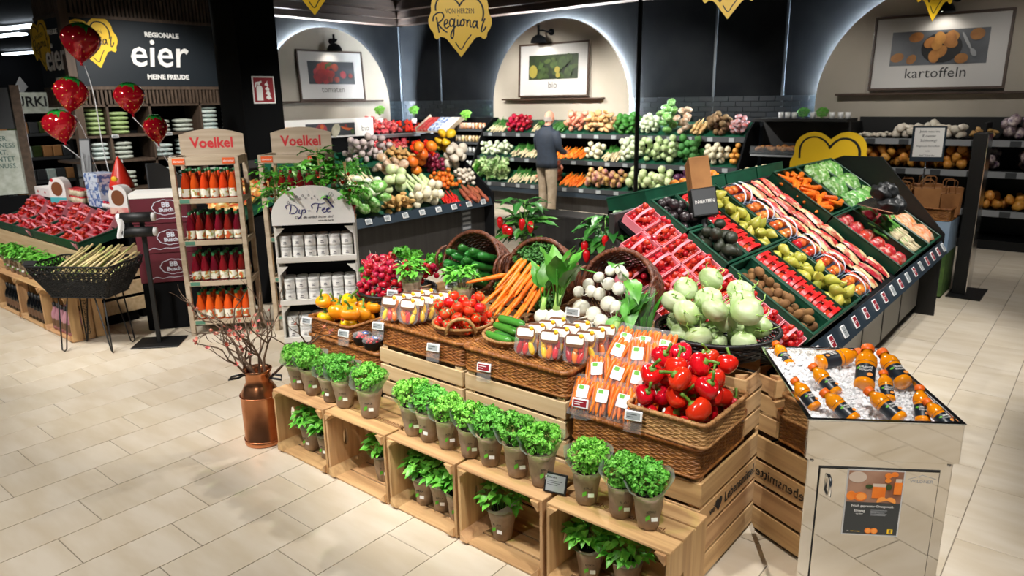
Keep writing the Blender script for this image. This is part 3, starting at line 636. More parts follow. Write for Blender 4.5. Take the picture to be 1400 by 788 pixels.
def herb(kind, label, x, y, z, i, group, sc=1.0, letter=None, tilt=0):
    M = T(x, y, z) @ RY(tilt) @ RZ(random.uniform(-.35, .35)+.6) @ S(sc)
    t = thing('potted_parsley' if kind == 'p' else 'potted_basil', label, 'potted herb', M, group)
    pm, fm = SLV[i % 4]; ob('paper_sleeve', pm, t); ob('film_sleeve', fm, t, RZ(-.5))
    o = ob('foliage', (PARS if kind == 'p' else BAS)[i % (4 if kind == 'p' else 3)], t, RZ(i*1.3)); o['kind'] = 'stuff'
    F = FMV((0, -.0535, .06), (0, -1, .15), (1, 0, 0)); ob('sticker', stk, t, F @ T(.012, -.004, .0012)); ob('leaf_logo', stg, t, F @ T(-.014, .002, .0012))
    text(letter or ('PETERSILIE' if kind == 'p' else 'BASILIKUM'), .0125, 'ink', t, F @ T(0, .026, .0045), sx=.62, ex=.0002)
    return t
TOPX = [-3.454, -3.317, -3.157, -3.033, -2.825, -2.488, -2.382, -2.254, -2.111, -1.987, -1.827, -1.693, -1.467, -1.306, -1.181]
pos = ['parsley pot in paper sleeve, leftmost on the crate tops by the branches', 'second parsley pot from the left end of the crate row', 'third parsley pot from the left, before the yellow peppers', 'fourth parsley pot from the left, before the blueberry tubs', 'fifth parsley pot, standing alone with a wide film sleeve', 'sixth parsley pot, first one before the pale riser crates', 'seventh parsley pot along the crate tops', 'eighth herb pot along the crate tops, with larger leaves', 'ninth parsley pot, slim and upright in the row', 'tenth parsley pot, with dark dense leaves', 'eleventh parsley pot, left of the small tablet sign by two', 'twelfth parsley pot, just left of the small tablet sign', 'parsley pot just right of the small tablet sign', 'middle parsley pot of the three on the rightmost crate', 'rightmost parsley pot, under the wicker tray corner']
for i, x in enumerate(TOPX): random.seed(100+i); herb('p', pos[i], x, 2.225, .392, i+(i > 6), 'parsley pots along the crate tops', random.uniform(.96, 1.06), None, random.uniform(-.05, .05))
LOW = [(-3.40, 2.24, 'left basil pot inside the leftmost crate'), (-3.235, 2.235, 'right basil pot inside the leftmost crate'), (-2.79, 2.27, 'single basil pot inside the second crate'), (-2.45, 2.24, 'left one of three basil pots in the third crate'), (-2.335, 2.25, 'middle one of three basil pots in the third crate'), (-2.215, 2.24, 'right one of three basil pots in the third crate'), (-1.945, 2.25, 'single large basil pot inside the fourth crate'), (-1.47, 2.26, 'left basil pot inside the rightmost crate'), (-1.30, 2.28, 'right basil pot inside the rightmost crate')]
for i, (x, y, l) in enumerate(LOW): random.seed(200+i); herb('b', l, x, y, .0165, i, 'basil pots inside the crates', 1.0 if i != 6 else 1.08)
# the small tablet sign on the crates
tb = thing('tablet_sign', 'small black framed tablet sign standing on the crate between parsley pots', 'sign', FMV((-1.60, 2.185, .394), (.25, -1, .35), (1, .25, 0)))
ob('bezel', MB().box(-.05, .05, 0, .085, -.006, 0, b=.002).mesh('bezel', 'black'), tb); ob('screen', MB().box(-.042, .042, .008, .077, 0, .001).mesh('screen', 'tagscreen'), tb)
text('Petersilie', .012, 'ink', tb, T(-.018, .066, .0012)); 
for k in range(3): ob('printed_line', MB().box(-.036, .03-.01*k, .05-.008*k, .052-.008*k, .001, .0013).mesh('printed_line', 'dgrey'), tb)
# ------------------------------------------------------------------ electronic price tags
def price_tag(label, M, w=.075, h=.042, red=False, group='electronic price tags on clear holders', stem=.0):
    t = thing('price_tag', label, 'price tag', M, group)
    ob('case', MB().box(-w/2, w/2, -h/2, h/2, 0, .008, b=.003).mesh('case', 'tagw'), t); ob('screen', MB().box(-w/2+.008, w/2-.008, -h/2+.007, h/2-.006, .008, .0088).mesh('screen', 'tagred' if red else 'tagscreen'), t)
    if stem: ob('clear_holder', MB().box(-w/2, w/2, -h/2-stem, h/2+.004, -.003, -.001).mesh('clear_holder', 'film'), t)
    for k in range(2): ob('printed_line', MB().box(-w/2+.012, .0+.015*k, -.006+.01*k, -.003+.01*k, .0088, .0092).mesh('printed_line', 'dgrey' if not red else 'tagw'), t)
    return t
NF = (.25, -1, .25)
for (p, l, r) in [((-3.66, 2.455, .70), 'price tag at the left end of the yellow pepper tray', 0), ((-3.30, 2.45, .69), 'price tag before the blueberry tubs', 0), ((-2.975, 2.44, .80), 'price tag on the left corner of the tomato tray', 0), ((-2.55, 2.44, .765), 'price tag below the tomatoes on the wicker tray', 0), ((-2.20, 2.435, .74), 'red price tag below the small cucumbers', 1), ((-1.645, 2.44, .70), 'red price tag at the left of the carrot bags', 1), ((-1.375, 2.43, .72), 'price tag between carrot bags and red peppers', 0)]:
    price_tag(l, FMV(p, NF, (1, .2, 0)), red=bool(r), stem=.05)
# ================================================================== produce of the front display
def pile(n, r, box, z0, seed, ell=True, tries=30, rv=.12, zf=None, ex=None):
    """drop n balls one by one, each into the lowest of a few random spots; returns [(x, y, z, r)]"""
    R = random.Random(seed); x0, x1, y0, y1 = box; out = list(ex or []); k0 = len(out)
    cx, cy, hx, hy = (x0+x1)/2, (y0+y1)/2, (x1-x0)/2, (y1-y0)/2
    for i in range(n):
        rr = r*R.uniform(1-rv, 1+rv); best = None
        for t in range(tries):
            u, v = R.uniform(-1, 1), R.uniform(-1, 1)
            if ell and u*u+v*v > 1: continue
            x, y = cx+u*max(.001, hx-rr), cy+v*max(.001, hy-rr); z = (zf(x, y) if zf else z0)+rr
            for (a, b, c, q) in out:
                d = (rr+q)**2-(x-a)**2-(y-b)**2
                if d > 0: z = max(z, c+sqrt(d)*.96)
            if best is None or z < best[2]: best = (x, y, z, rr)
        out.append(best)
    return out[k0:]
mat('pepper_red', 'c40f10', 'd81a14', rough=.16, scale=5, rnd=.1, coat=.4); mat('pepper_orange', 'f08a12', 'f7a01c', rough=.16, scale=5, rnd=.08, coat=.4); mat('pepper_yellow', 'f6cf1e', 'f2be14', rough=.16, scale=5, rnd=.06, coat=.4); mat('pepper_stem', '6a9130', '4f7a22', rough=.5, scale=20)
mat('tomato', 'd8220f', 'e23418', rough=.14, scale=6, rnd=.1, coat=.5); mat('calyx', '5c7a35', '74854a', rough=.6, scale=20); mat('cucumber', '1d5320', '2f7a30', rough=.3, scale=14, rnd=.15, lo=.3, hi=.75, stretch=(.3, 2, 2)); mat('minicuc', '2f6e22', '4d9034', rough=.3, scale=14, rnd=.12, stretch=(.3, 2, 2))
mat('carrot', 'f0801e', 'e06a12', rough=.4, scale=14, rnd=.1, stretch=(3, .6, .6), bump=.08, bscale=30); mat('radish_red', 'a00f2a', 'c01e3a', rough=.25, scale=8, rnd=.15, coat=.2); mat('radish_white', 'efece0', 'e2dfcc', rough=.35, scale=8, rnd=.05); mat('kohlrabi', 'a2bd78', 'c9d8ac', rough=.4, scale=9, rnd=.07, stretch=(1, 1, 3), bump=.25, bscale=14); mat('leaf', '3d8a24', '5fae36', rough=.4, scale=14, rnd=.15); mat('leaf_pale', '86b84a', 'b4d47c', rough=.45, scale=10, rnd=.1); mat('leaf_deep', '245c1e', '36762a', rough=.4, scale=14, rnd=.2); mat('dill', '2a5a1e', '3f7a2b', rough=.6, scale=30, rnd=.1)
def bell(seed, h=.082, r=.042):
    R = random.Random(seed); nl = R.choice((3, 4, 4)); ph = R.random()*6
    def f(p):
        a = math.atan2(p.y, p.x); t = p.z/(h/2); lob = 1+.10*cos(nl*a+ph)*(.4+.6*max(0, -t)) + .05*cos(nl*a+ph)
        tap = 1.0+.13*t-.10*t*t; z = p.z
        if t > .72: z -= (t-.72)*.5*h*(1-.3*cos(nl*a))*1.0
        if t < -.8: z += (-.8-t)*.3*h
        return Vector((p.x*lob*tap, p.y*lob*tap, z))
    return MB().ball(r*1.04, r*1.04, h/2, 20, 12, None, 0, f)
def stem_mesh(seed, L=.035):
    R = random.Random(seed); b = R.uniform(-.6, .6)
    return MB().lathe([(.013, -.002), (.010, .003), (.005, .007)], 8).tube([(0, 0, .002), (b*.008, 0, L*.4), (b*.022, .003, L*.75), (b*.034, .006, L)], [.005, .0042, .0042, .0052], 6)
BELL = [bell(s_) for s_ in (1, 2, 3)]; BST = [stem_mesh(s_).mesh('stem', 'pepper_stem') for s_ in (1, 2, 3)]
BM = {c: [b.mesh('bell_pepper', c) for b in BELL] for c in ('pepper_red', 'pepper_orange', 'pepper_yellow')}
def rrot(R, tilt=1.0): return Euler((R.uniform(-tilt, tilt), R.uniform(-tilt, tilt), R.uniform(0, 6.28))).to_matrix().to_4x4()
def put_bells(spots, cols, label, group, seed, tilt=.7, sticker=.25):
    R = random.Random(seed)
    for (x, y, z, r) in spots:
        c = R.choice(cols); k = R.randrange(3); o = one('bell_pepper', BM[c][k], label[c], 'bell pepper', T(x, y, z) @ rrot(R, tilt) @ S(r/.042), group)
        ob('stem', BST[R.randrange(3)], o, T(0, 0, .029) @ S(1.35)); 
        if R.random() < sticker: ob('sticker', MB().lathe([(.011, 0), (.011, .0008)], 12).mesh('sticker', 'paper'), o, RZ(R.random()*6) @ T(.0435, 0, .012) @ RY(pi/2))
put_bells(pile(13, .050, (-3.695, -3.305, 2.495, 2.825), .632, 5, False), ['pepper_orange']*3+['pepper_yellow'], {'pepper_orange': 'orange bell pepper in the wicker tray beside the white jar rack', 'pepper_yellow': 'yellow bell pepper in the wicker tray beside the white jar rack'}, 'orange and yellow peppers in the tray', 8, .5)
put_bells(pile(35, .0465, (-1.415, -1.075, 2.455, 2.865), .66, 6, False), ['pepper_red'], {'pepper_red': 'red bell pepper in the pale wicker tray by the kohlrabi'}, 'red peppers in the pale tray', 9, .9, .3)
# tomatoes in a shallow basket
round_basket('tomato_basket', 'small pale round basket with loop handles under the vine tomatoes', T(-2.53, 2.64, .8135) @ RZ(.7+pi/2), [(.10, .004), (.135, .02), (.155, .045)], 6, 26, 'wicker_pale', .008, True, 1.0, 'shallow round baskets')
def tomato_mesh(seed, r=.03):
    R = random.Random(seed)
    return MB().ball(r*1.04, r*1.04, r*.88, 14, 9, None, 0, lambda p: Vector((p.x*(1+.03*cos(5*math.atan2(p.y, p.x))), p.y, p.z-(.25*r*max(0, p.z/r-.6)))))
def calyx_mesh(r=.03):
    mb = MB()
    for k in range(5):
        a = 2*pi*k/5; d = Vector((cos(a), sin(a), 0)); oval_leaf(mb, Vector((0, 0, r*.80)), d, Vector((0, 0, 1)), r*1.1, r*.34, 0, 0, .3, 3)
    mb.tube([(0, 0, r*.78), (.002, 0, r*1.1), (.007, 0, r*1.35)], [.0022, .0018, .002], 5); return mb
TOM = [tomato_mesh(s_).mesh('tomato', 'tomato') for s_ in (1, 2)]; CAL = calyx_mesh().mesh('calyx', 'calyx')
R = random.Random(4)
for (x, y, z, r) in pile(54, .0275, (-2.69, -2.37, 2.48, 2.80), .824, 31, True, 40):
    o = one('tomato', TOM[R.randrange(2)], 'red vine tomato in the small round basket', 'tomato', T(x, y, z) @ rrot(R, .9) @ S(r/.03), 'vine tomatoes in the basket'); ob('calyx', CAL, o)
# small cucumbers in a shallow basket
round_basket('cucumber_basket', 'small pale round basket holding the mini cucumbers', T(-2.19, 2.655, .8135) @ RZ(.9), [(.10, .004), (.135, .02), (.155, .042)], 6, 26, 'wicker_pale', .008, False, 1.0, 'shallow round baskets')
def cuke(L, r, seed, bend=.06, m='cucumber'):
    R = random.Random(seed); b = R.uniform(-bend, bend); n = 12; pts = []; rad = []
    for k in range(n+1):
        t = k/n; x = (t-.5)*L; pts.append((x, b*L*(1-4*(t-.5)**2), 0)); e = min(t, 1-t); rad.append(r*(min(1, (e*11+.03))**.5 if e < .09 else 1)*(1-.12*abs(t-.45)))
    return MB().tube(pts, rad, 10).mesh('cucumber', m)
MC = [cuke(.185, .0205, s_, .05, 'minicuc') for s_ in (1, 2, 3)]
for k, (dx, dy, z, a) in enumerate(((-.06, -.085, .845, .65), (-.02, -.045, .845, .75), (.02, .0, .845, .65), (.055, .045, .845, .7), (-.045, -.04, .883, .55), (0, .005, .885, .72), (.045, .02, .888, .5), (-.01, -.02, .921, .65))):
    one('mini_cucumber', MC[k % 3], 'small green cucumber in the shallow round basket', 'cucumber', T(-2.19+dx*.8, 2.655+dy*.8, z) @ RZ(a-.75), 'mini cucumbers in the basket')
# ------------------------------------------------------------------ clear packs of mini peppers
for c, h in (('mp_red', 'c9141a'), ('mp_yel', 'f5c518'), ('mp_org', 'ef7a12'), ('mp_dred', 'a80f1e')): mat(c, h, rough=.2, rnd=.06, coat=.4)
mat('pack_label', 'efe9da', rough=.5); mat('pack_brown', '6d4326', rough=.5); mat('sun_yellow', 'f2b61c', rough=.5)
def mini_pepper_shape(): return MB().ball(.014, .014, .036, 10, 8, None, 0, lambda p: Vector((p.x*(1+.25*p.z/.036), p.y*(1+.25*p.z/.036), p.z)))
MPM = {c: mini_pepper_shape().mesh('mini_pepper', c) for c in ('mp_red', 'mp_yel', 'mp_org', 'mp_dred')}
def rr2(w, h, r, n=5):
    out = []
    for (cx, cy, a0) in ((w/2-r, h/2-r, 0), (-w/2+r, h/2-r, pi/2), (-w/2+r, -h/2+r, pi), (w/2-r, -h/2+r, 1.5*pi)):
        for k in range(n+1): a = a0+pi/2*k/n; out.append((cx+r*cos(a), cy+r*sin(a)))
    return out
PSH = MB().prism(rr2(.098, .125, .025), .045, smooth=True).prism(rr2(.112, .138, .03), .003, T(0, 0, .02)).mesh('clear_shell', 'film')
PLB = MB().prism(rr2(.08, .036, .008), .0006).mesh('printed_label', 'pack_label'); PBR = MB().prism(rr2(.09, .06, .02), .0005).mesh('brown_band', 'pack_brown'); PSU = MB().lathe([(.011, 0), (.011, .0007)], 12).mesh('printed_sun', 'sun_yellow')
def mini_pack(label, M, seed, group):
    R = random.Random(seed); t = thing('mini_pepper_pack', label, 'vegetable pack', M, group); cs = list(MPM); R.shuffle(cs)
    ob('clear_shell', PSH, t, T(0, .068, 0)); ob('brown_band', PBR, t, T(0, .103, .0455)); ob('printed_label', PLB, t, T(0, .105, .0462)); ob('printed_sun', PSU, t, T(.028, .125, .0468))
    for k in range(6):
        col, rw = k % 3, k//3; ob('mini_pepper', MPM[cs[(k+rw) % 4]], t, T(-.028+.028*col, .036+.047*rw, .022) @ RZ(R.uniform(-.4, .4)) @ RX(pi/2+R.uniform(-.2, .2)))
def packs(x0, y0, cols, rows, dx, dy, z, tl, seed, group):
    k = 0
    for r in range(rows):
        for c in range(cols):
            mini_pack('%s mini pepper pack in row %s from the front, %s' % (ordn(c), ('one', 'two', 'three', 'four', 'five')[r], tl), FMV((x0+c*dx+r*.012, y0+r*dy+c*.02, z), (.35, -1, .38), (1, .35, 0)), seed+k, group); k += 1
packs(-2.925, 2.49, 2, 5, .125, .058, .826, 'left of the tomatoes', 40, 'mini pepper packs left of the tomatoes')
packs(-2.0, 2.51, 3, 4, .125, .068, .826, 'right of the small cucumbers', 60, 'mini pepper packs right of the cucumbers')
# ------------------------------------------------------------------ berry tubs
mat('berry_blue', '2a2f52', '3d4a78', rough=.5, scale=20, rnd=.2); mat('berry_red', 'b3141f', 'd0262c', rough=.25, rnd=.2); mat('tub_blue', '1f5fae', rough=.5)
cup = MB().lathe([(.040, 0), (.052, .035), (.055, .05), (.057, .052), (.052, .05), (.038, .004)], 18).mesh('cup', 'black'); lid = MB().lathe([(.057, .052), (.054, .066), (.03, .071), (.002, .072)], 18, caps=False).mesh('clear_lid', 'film'); rimc = MB().lathe([(.058, .049), (.058, .055), (.054, .055), (.054, .049)], 18).mesh('lid_rim', 'tub_rim') if 'tub_rim' in MT else None
bry = MB().ball(.0085, n=8, m=5)
def tub(label, M, seed):
    t = thing('berry_tub', label, 'fruit tub', M, 'berry tubs by the yellow peppers'); ob('cup', cup, t); ob('clear_lid', lid, t); R = random.Random(seed)
    red = MB().ball(.0095, n=8, m=5).mesh('berry', 'berry_red')
    for (x, y, z, r) in pile(16, .0105, (-.047, .047, -.047, .047), .036, seed): ob('berry', red, t, T(x, y, min(z, .06)))
    ob('sticker', MB().lathe([(.019, 0), (.019, .0006)], 14).mesh('sticker', 'tub_blue'), t, T(.02, .01, .0705) @ RY(.2)); ob('sticker', MB().lathe([(.009, 0), (.009, .0006)], 12).mesh('sticker', 'paper'), t, T(.02, .01, .0715) @ RY(.2))
for i, (x, y, z, a, l) in enumerate([(-3.235, 2.53, .618, 0, 'black berry tub with clear lid, nearest to the price tag'), (-3.118, 2.505, .618, 0, 'black berry tub with clear lid, right beside the tomato tray'), (-3.125, 2.625, .618, 0, 'black berry tub behind the two front berry tubs'), (-3.125, 2.625, .692, .35, 'blue-lidded berry tub standing on another tub')]): tub(l, T(x, y, z) @ RX(a), 80+i)
# ------------------------------------------------------------------ carrot bags
CAR = []
def carrot_mesh(L, r, seed, m='carrot'):
    R = random.Random(seed); b = R.uniform(-.05, .05); n = 9
    return MB().tube([((t/n)*L, b*L*sin(pi*t/n), 0) for t in range(n+1)], [r*(.55 if t == 0 else (1-.55*(t/n)**1.3) if t < n else .12)*(1+R.uniform(-.05, .05)) for t in range(n+1)], 8).mesh('carrot', m)
CB = [carrot_mesh(.145, .0125, s_) for s_ in (1, 2, 3)]
def pillow(w, h, t, seed):
    R = random.Random(seed); ph = R.random()*6
    def f(sgn): return lambda u, v: Vector(((u-.5)*w*(1-.06*sin(pi*v)), (v-.5)*h, sgn*(t*(max(0, sin(pi*u))**.6)*(max(0, sin(pi*v))**.5)+.004*sin(9*u+7*v+ph)*(sin(pi*u)*sin(pi*v))**.3)))
    return MB().grid(f(1), 10, 10).grid(f(-1), 10, 10)
PIL = [pillow(.106, .19, .028, s_).mesh('clear_bag', 'film') for s_ in (1, 2)]
BLB = MB().prism(rr2(.052, .06, .006), .0006).mesh('bag_label', 'paper'); BLG = MB().prism(rr2(.022, .018, .004), .0005).mesh('leaf_logo', 'logo_green')
def carrot_bag(label, M, seed, group='bags of carrots'):
    R = random.Random(seed); t = thing('carrot_bag', label, 'vegetable bag', M, group); ob('clear_bag', PIL[seed % 2], t, T(0, 0, .016))
    for k in range(8):
        l = k % 4; ob('carrot', CB[R.randrange(3)], t, T(-.037+.0245*l+R.uniform(-.003, .003)+(k//4)*.008, .07+R.uniform(-.008, .008), .012+.019*(k//4)) @ RZ(-pi/2+R.uniform(-.12, .12)))
    ob('bag_label', BLB, t, T(.004, .01, .0445) @ RZ(R.uniform(-.1, .1))); ob('leaf_logo', BLG, t, T(-.004, .028, .0452))
k = 0
rowl = ('front', 'second', 'third', 'hindmost')
for r, (y, z, n, x0) in enumerate(((2.515, .70, 4, -1.68), (2.60, .785, 4, -1.66), (2.69, .86, 3, -1.61), (2.80, .875, 3, -1.62))):
    for c in range(n):
        carrot_bag('clear bag of carrots, %s from the left in the %s row beside the red peppers' % (ordn(c), rowl[r]), FMV((x0+c*.098-(.02 if r > 2 else 0), y+c*.008, z), (.22, -.78, .62), (1, .2+.22*sin(k*2.1), .12*sin(k*3.7))), 90+k); k += 1
one('wedge_board', MB().prism([(2.50, .645), (2.885, .645), (2.885, .80), (2.80, .80)], .30, Matrix(((0, 0, 1, -1.715), (1, 0, 0, 0), (0, 1, 0, 0), (0, 0, 0, 1))) ).mesh('wedge_board', 'wicker'), 'sloped wicker wedge hidden under the carrot bags', 'riser')
# ------------------------------------------------------------------ kohlrabi bowl
round_basket('kohlrabi_bowl', 'wide black wicker bowl heaped with kohlrabi', T(-1.345, 3.15, .795), [(.17, .005), (.24, .04), (.275, .09), (.285, .125)], 13, 46, 'wicker_black', .011, False, 1.0)
def kohl(seed):
    R = random.Random(seed); ph = R.random()*6
    mb = MB().ball(.064, .064, .052, 20, 16, None, 0, lambda p: Vector((p.x*(1+.04*sin(3*math.atan2(p.y, p.x)+ph)), p.y*(1+.03*cos(2*math.atan2(p.y, p.x)+ph)), p.z))*(1+.035*mnoise.noise(Vector((p.x*9, p.y*9, p.z*95+ph)))+.03*sin(p.z*150+2*math.atan2(p.y, p.x))))
    return mb
KM = [kohl(s_).mesh('kohlrabi', 'kohlrabi') for s_ in (1, 2, 3)]
def stubs(seed):
    R = random.Random(seed); mb = MB()
    for k in range(7):
        a = R.random()*6.28; e = R.uniform(.1, 1.2); d = Vector((cos(a)*cos(e), sin(a)*cos(e), sin(e))); p = Vector((d.x*.063, d.y*.063, d.z*.051)); side = Vector((-sin(a), cos(a), 0))
        mb.tube([p-side*.012-d*.004, p+d*.003, p+side*.014-d*.003], [.002, .004, .002], 4); 
        if R.random() < .5: mb.tube([p, p+d*.02+Vector((0, 0, .01)), p+d*.03+side*.02+Vector((0, 0, .012))], [.003, .0025, .0015], 5)
    return mb.mesh('leaf_stubs', 'leaf_pale')
KS = [stubs(s_) for s_ in (1, 2, 3)]; R = random.Random(12)
for (x, y, z, r) in pile(23, .066, (-1.63, -1.06, 2.87, 3.43), .81, 17, True, 30, .12, lambda x, y: .81+1.3*max(0, sqrt((x+1.345)**2+(y-3.15)**2)-.14)**1.3):
    k = R.randrange(3); o = one('kohlrabi', KM[k], 'pale green kohlrabi in the black wicker bowl', 'kohlrabi', T(x, y, z) @ rrot(R, .9) @ S(r/.064), 'kohlrabi in the black bowl'); s_ = ob('leaf_stubs', KS[k], o); s_['kind'] = 'stuff'
# ------------------------------------------------------------------ three tipped-over baskets
def tipped(label, x, y, z, dirv, R0=.2):
    M = FMV((x, y, z), dirv, (1, 0, 0)); return round_basket('tipped_basket', label, M @ T(0, 0, -.27), [(.135, 0), (.165, .05), (.19, .13), (.2, .21), (.2, .27)], 22, 30, 'wicker_red', .013, True, .95, 'tipped-over wicker baskets', None, .004), M
tipped('reddish wicker basket tipped over, full of dark cucumbers', -2.885, 3.10, 1.045, (.12, -.92, .36)); tipped('reddish wicker basket tipped over, carrot bunches spilling out', -2.40, 3.12, 1.05, (.12, -.92, .36)); tipped('reddish wicker basket tipped over, white radishes inside', -1.885, 3.12, 1.05, (.05, -.93, .36))
CU = [cuke(.29, .024, s_, .05) for s_ in (4, 5, 6)]; R = random.Random(5)
for k, (u, v) in enumerate([(-.13, -.05), (-.085, -.09), (-.04, -.12), (.01, -.12), (.06, -.1), (.105, -.06), (-.10, -.02), (-.05, -.055), (0, -.065), (.05, -.045), (.10, -.01), (-.07, .02), (-.02, -.01), (.03, .005), (.075, .035), (-.115, .045), (-.045, .06), (.0, .045), (.05, .06), (.11, .05), (-.08, -.12), (.09, -.11)]):
    M = FMV((-2.885, 3.10, 1.045), (.12, -.92, .36), (1, 0, 0)); one('cucumber', CU[k % 3], 'dark green cucumber in the tipped wicker basket', 'cucumber', M @ T(u-.008, v, -.045+R.uniform(-.03, .03)) @ RY(pi/2+R.uniform(-.12, .12)) @ RX(R.random()*6) @ RZ(R.uniform(-.12, .12)), 'cucumbers in the tipped basket')
# carrots spilling from the middle basket
CL = [carrot_mesh(.23, .0155, s_) for s_ in (11, 12, 13)]; R = random.Random(6)
spots = [(-2.545, 3.02, 1.035, -2.30, -.18), (-2.46, 3.06, 1.13, -1.95, -.72), (-2.425, 3.05, 1.13, -1.86, -.74), (-2.38, 3.05, 1.12, -1.78, -.74), (-2.34, 3.05, 1.11, -1.70, -.70), (-2.30, 3.06, 1.08, -1.62, -.66), (-2.48, 3.02, 1.06, -1.95, -.66), (-2.43, 3.0, 1.065, -1.83, -.72), (-2.38, 3.0, 1.06, -1.74, -.7), (-2.33, 3.0, 1.05, -1.66, -.66), (-2.50, 2.97, 1.0, -1.85, -.55), (-2.45, 2.96, 1.0, -1.75, -.6), (-2.40, 2.96, 1.0, -1.7, -.6), (-2.35, 2.96, .99, -1.62, -.58), (-2.29, 2.97, .99, -1.5, -.5), (-2.26, 3.02, 1.04, -1.5, -.6), (-2.52, 2.96, .96, -2.0, -.45), (-2.44, 2.93, .955, -1.8, -.5), (-2.37, 2.93, .955, -1.65, -.5), (-2.31, 2.93, .95, -1.55, -.48)]
for (x, y, z, a, e) in spots:
    e2 = e+R.uniform(-.05, .05); one('carrot', CL[R.randrange(3)], 'long orange carrot spilling out of the tipped basket', 'carrot', T(x, y, z) @ RZ(a) @ RY(-e2), 'carrots spilling from the basket')
def frizz(n, sc, seed, r=.1):
    random.seed(seed); mb = MB()
    for k in range(n):
        p = rnd3(1); p = p.normalized()*r*random.random()**.4*Vector((1, 1, 1)).length/1.732; leaflet(mb, Vector((p.x, p.y, p.z*.7)), p+rnd3(.05), random.uniform(.006, .011)*sc, 0, 6, .6)
    return mb
FZ = frizz(240, 1.4, 3, .085).mesh('carrot_greens', 'dill')
for k, (x, y, z) in enumerate(((-2.47, 3.12, 1.13), (-2.33, 3.12, 1.12), (-2.40, 3.17, 1.16), (-2.56, 3.05, .95), (-2.24, 3.0, .93))): one('carrot_greens', FZ, 'feathery dark carrot greens in the tipped carrot basket', 'leaves', T(x, y, z) @ RZ(k*1.3), 'carrot greens', 'stuff')
# white radishes
def wrad(seed): return MB().ball(.04, .04, .037, 14, 9).tube([(0, 0, -.035), (.002, 0, -.05), (.006, .002, -.075)], [.006, .0025, .0008], 5)
WR = [wrad(s_).mesh('white_radish', 'radish_white') for s_ in (1,)]; R = random.Random(9)
wsp = [(-1.99, 2.95, .955, 1.15), (-1.90, 2.93, .94, 1.1), (-1.955, 2.985, 1.04, .8), (-1.90, 2.98, 1.035, .85), (-1.835, 2.96, 1.0, 1.05), (-1.86, 3.0, 1.09, .85), (-1.80, 3.0, 1.075, .9), (-1.95, 3.05, 1.10, .75), (-1.89, 3.06, 1.14, .7), (-1.83, 3.06, 1.15, .7), (-1.79, 3.02, 1.14, .75), (-2.0, 3.03, 1.06, .8), (-1.83, 2.89, .925, 1.0), (-1.905, 2.865, .885, .95), (-1.77, 2.93, 1.0, .9), (-1.77, 2.80, .87, .95), (-2.04, 3.0, 1.02, .8)]
for (x, y, z, s_) in wsp: one('white_radish', WR[0], 'round white radish in the tipped basket', 'radish', T(x, y, z) @ rrot(R, 1.2) @ S(s_), 'white radishes in the basket')
def big_leaf(L, Wd, seed, m, pet=.06, wav=.06, seg=9):
    R = random.Random(seed); rows = []; droop = R.uniform(.25, .5)
    for i in range(seg+1):
        t = i/seg; wd = Wd*.5*(sin(pi*min(1, (.02+.98*t))**.7))+.001; z = -droop*L*t*t+.12*L*t; w1 = wav*Wd*sin(i*2.1); rows.append([(pet+L*t, wd, z+w1+wd*.2), (pet+L*t, wd*.5, z-w1*.4+wd*.08), (pet+L*t, 0, z), (pet+L*t, -wd*.5, z+w1*.4+wd*.08), (pet+L*t, -wd, z-w1+wd*.2)])
    vs = [q for r in rows for q in r]; fs = [(i*5+k, i*5+k+1, i*5+k+6, i*5+k+5) for i in range(seg) for k in range(4)]
    return MB().add(vs, fs, None, 0, True).tube([(0, 0, -.01), (pet, 0, 0), (pet+L*.5, 0, rows[seg//2][2][2]-.001)], [.005, .004, .0015], 5).mesh('leaf', m)
BL = [big_leaf(.16, .085, s_, 'leaf_b') for s_ in ()] if False else None
mat('turnip_leaf', '357a20', '5da036', rough=.4, scale=12, rnd=.12)
TL = [big_leaf(.15, .085, s_, 'turnip_leaf', .09) for s_ in (1, 2, 3)]
def turnip(label, x, y, z, dirs, seed, sc=1.0):
    R = random.Random(seed); t = one('white_turnip', MB().ball(.043, .043, .04, 16, 10).tube([(0, 0, -.038), (.004, 0, -.06), (.01, 0, -.09)], [.006, .002, .0006], 5).mesh('white_turnip', 'radish_white'), label, 'turnip', T(x, y, z) @ S(sc), 'white turnips with leaves')
    ob('stalk_bundle', MB().tube([(0, 0, .03), (.004, .004, .06), (.01, .01, .10)], [.016, .013, .017], 10).mesh('stalk_bundle', 'leaf_pale'), t)
    for k, (a, e) in enumerate(dirs): ob('leaf', TL[k % 3], t, T(.005, .005, .06) @ RZ(a) @ RY(-e))
turnip('white turnip with tall green leaves standing before the carrot basket', -2.04, 2.80, .925, [(.3, 1.35), (1.3, 1.2), (2.4, 1.3), (-.3, 1.0), (.8, 1.5), (-1.0, 1.25), (3.4, 1.35)], 1, 1.25)
turnip('smaller white turnip left beside the leafy turnip', -2.135, 2.815, .915, [(.1, 1.2), (1.9, 1.4), (2.8, 1.2)], 2, 1.0)
turnip('white turnip with limp leaves at the right of the white radish basket', -1.72, 2.83, .86, [(1.0, .75), (1.35, .9), (.75, .95), (1.6, .7)], 3, 1.0)
for k, (x, y, z, a, e) in enumerate([(-1.83, 3.06, 1.17, -1.2, .3), (-1.78, 3.0, 1.16, -.7, -.2), (-1.74, 2.97, 1.10, -.9, -.7), (-1.95, 3.08, 1.12, -2.2, .2), (-1.76, 2.94, 1.04, -1.3, -.9)]): one('radish_leaf', TL[k % 3], 'green radish leaf lying over the white radishes', 'leaf', T(x, y, z) @ RZ(a) @ RY(-e), 'radish leaves over the white radishes')
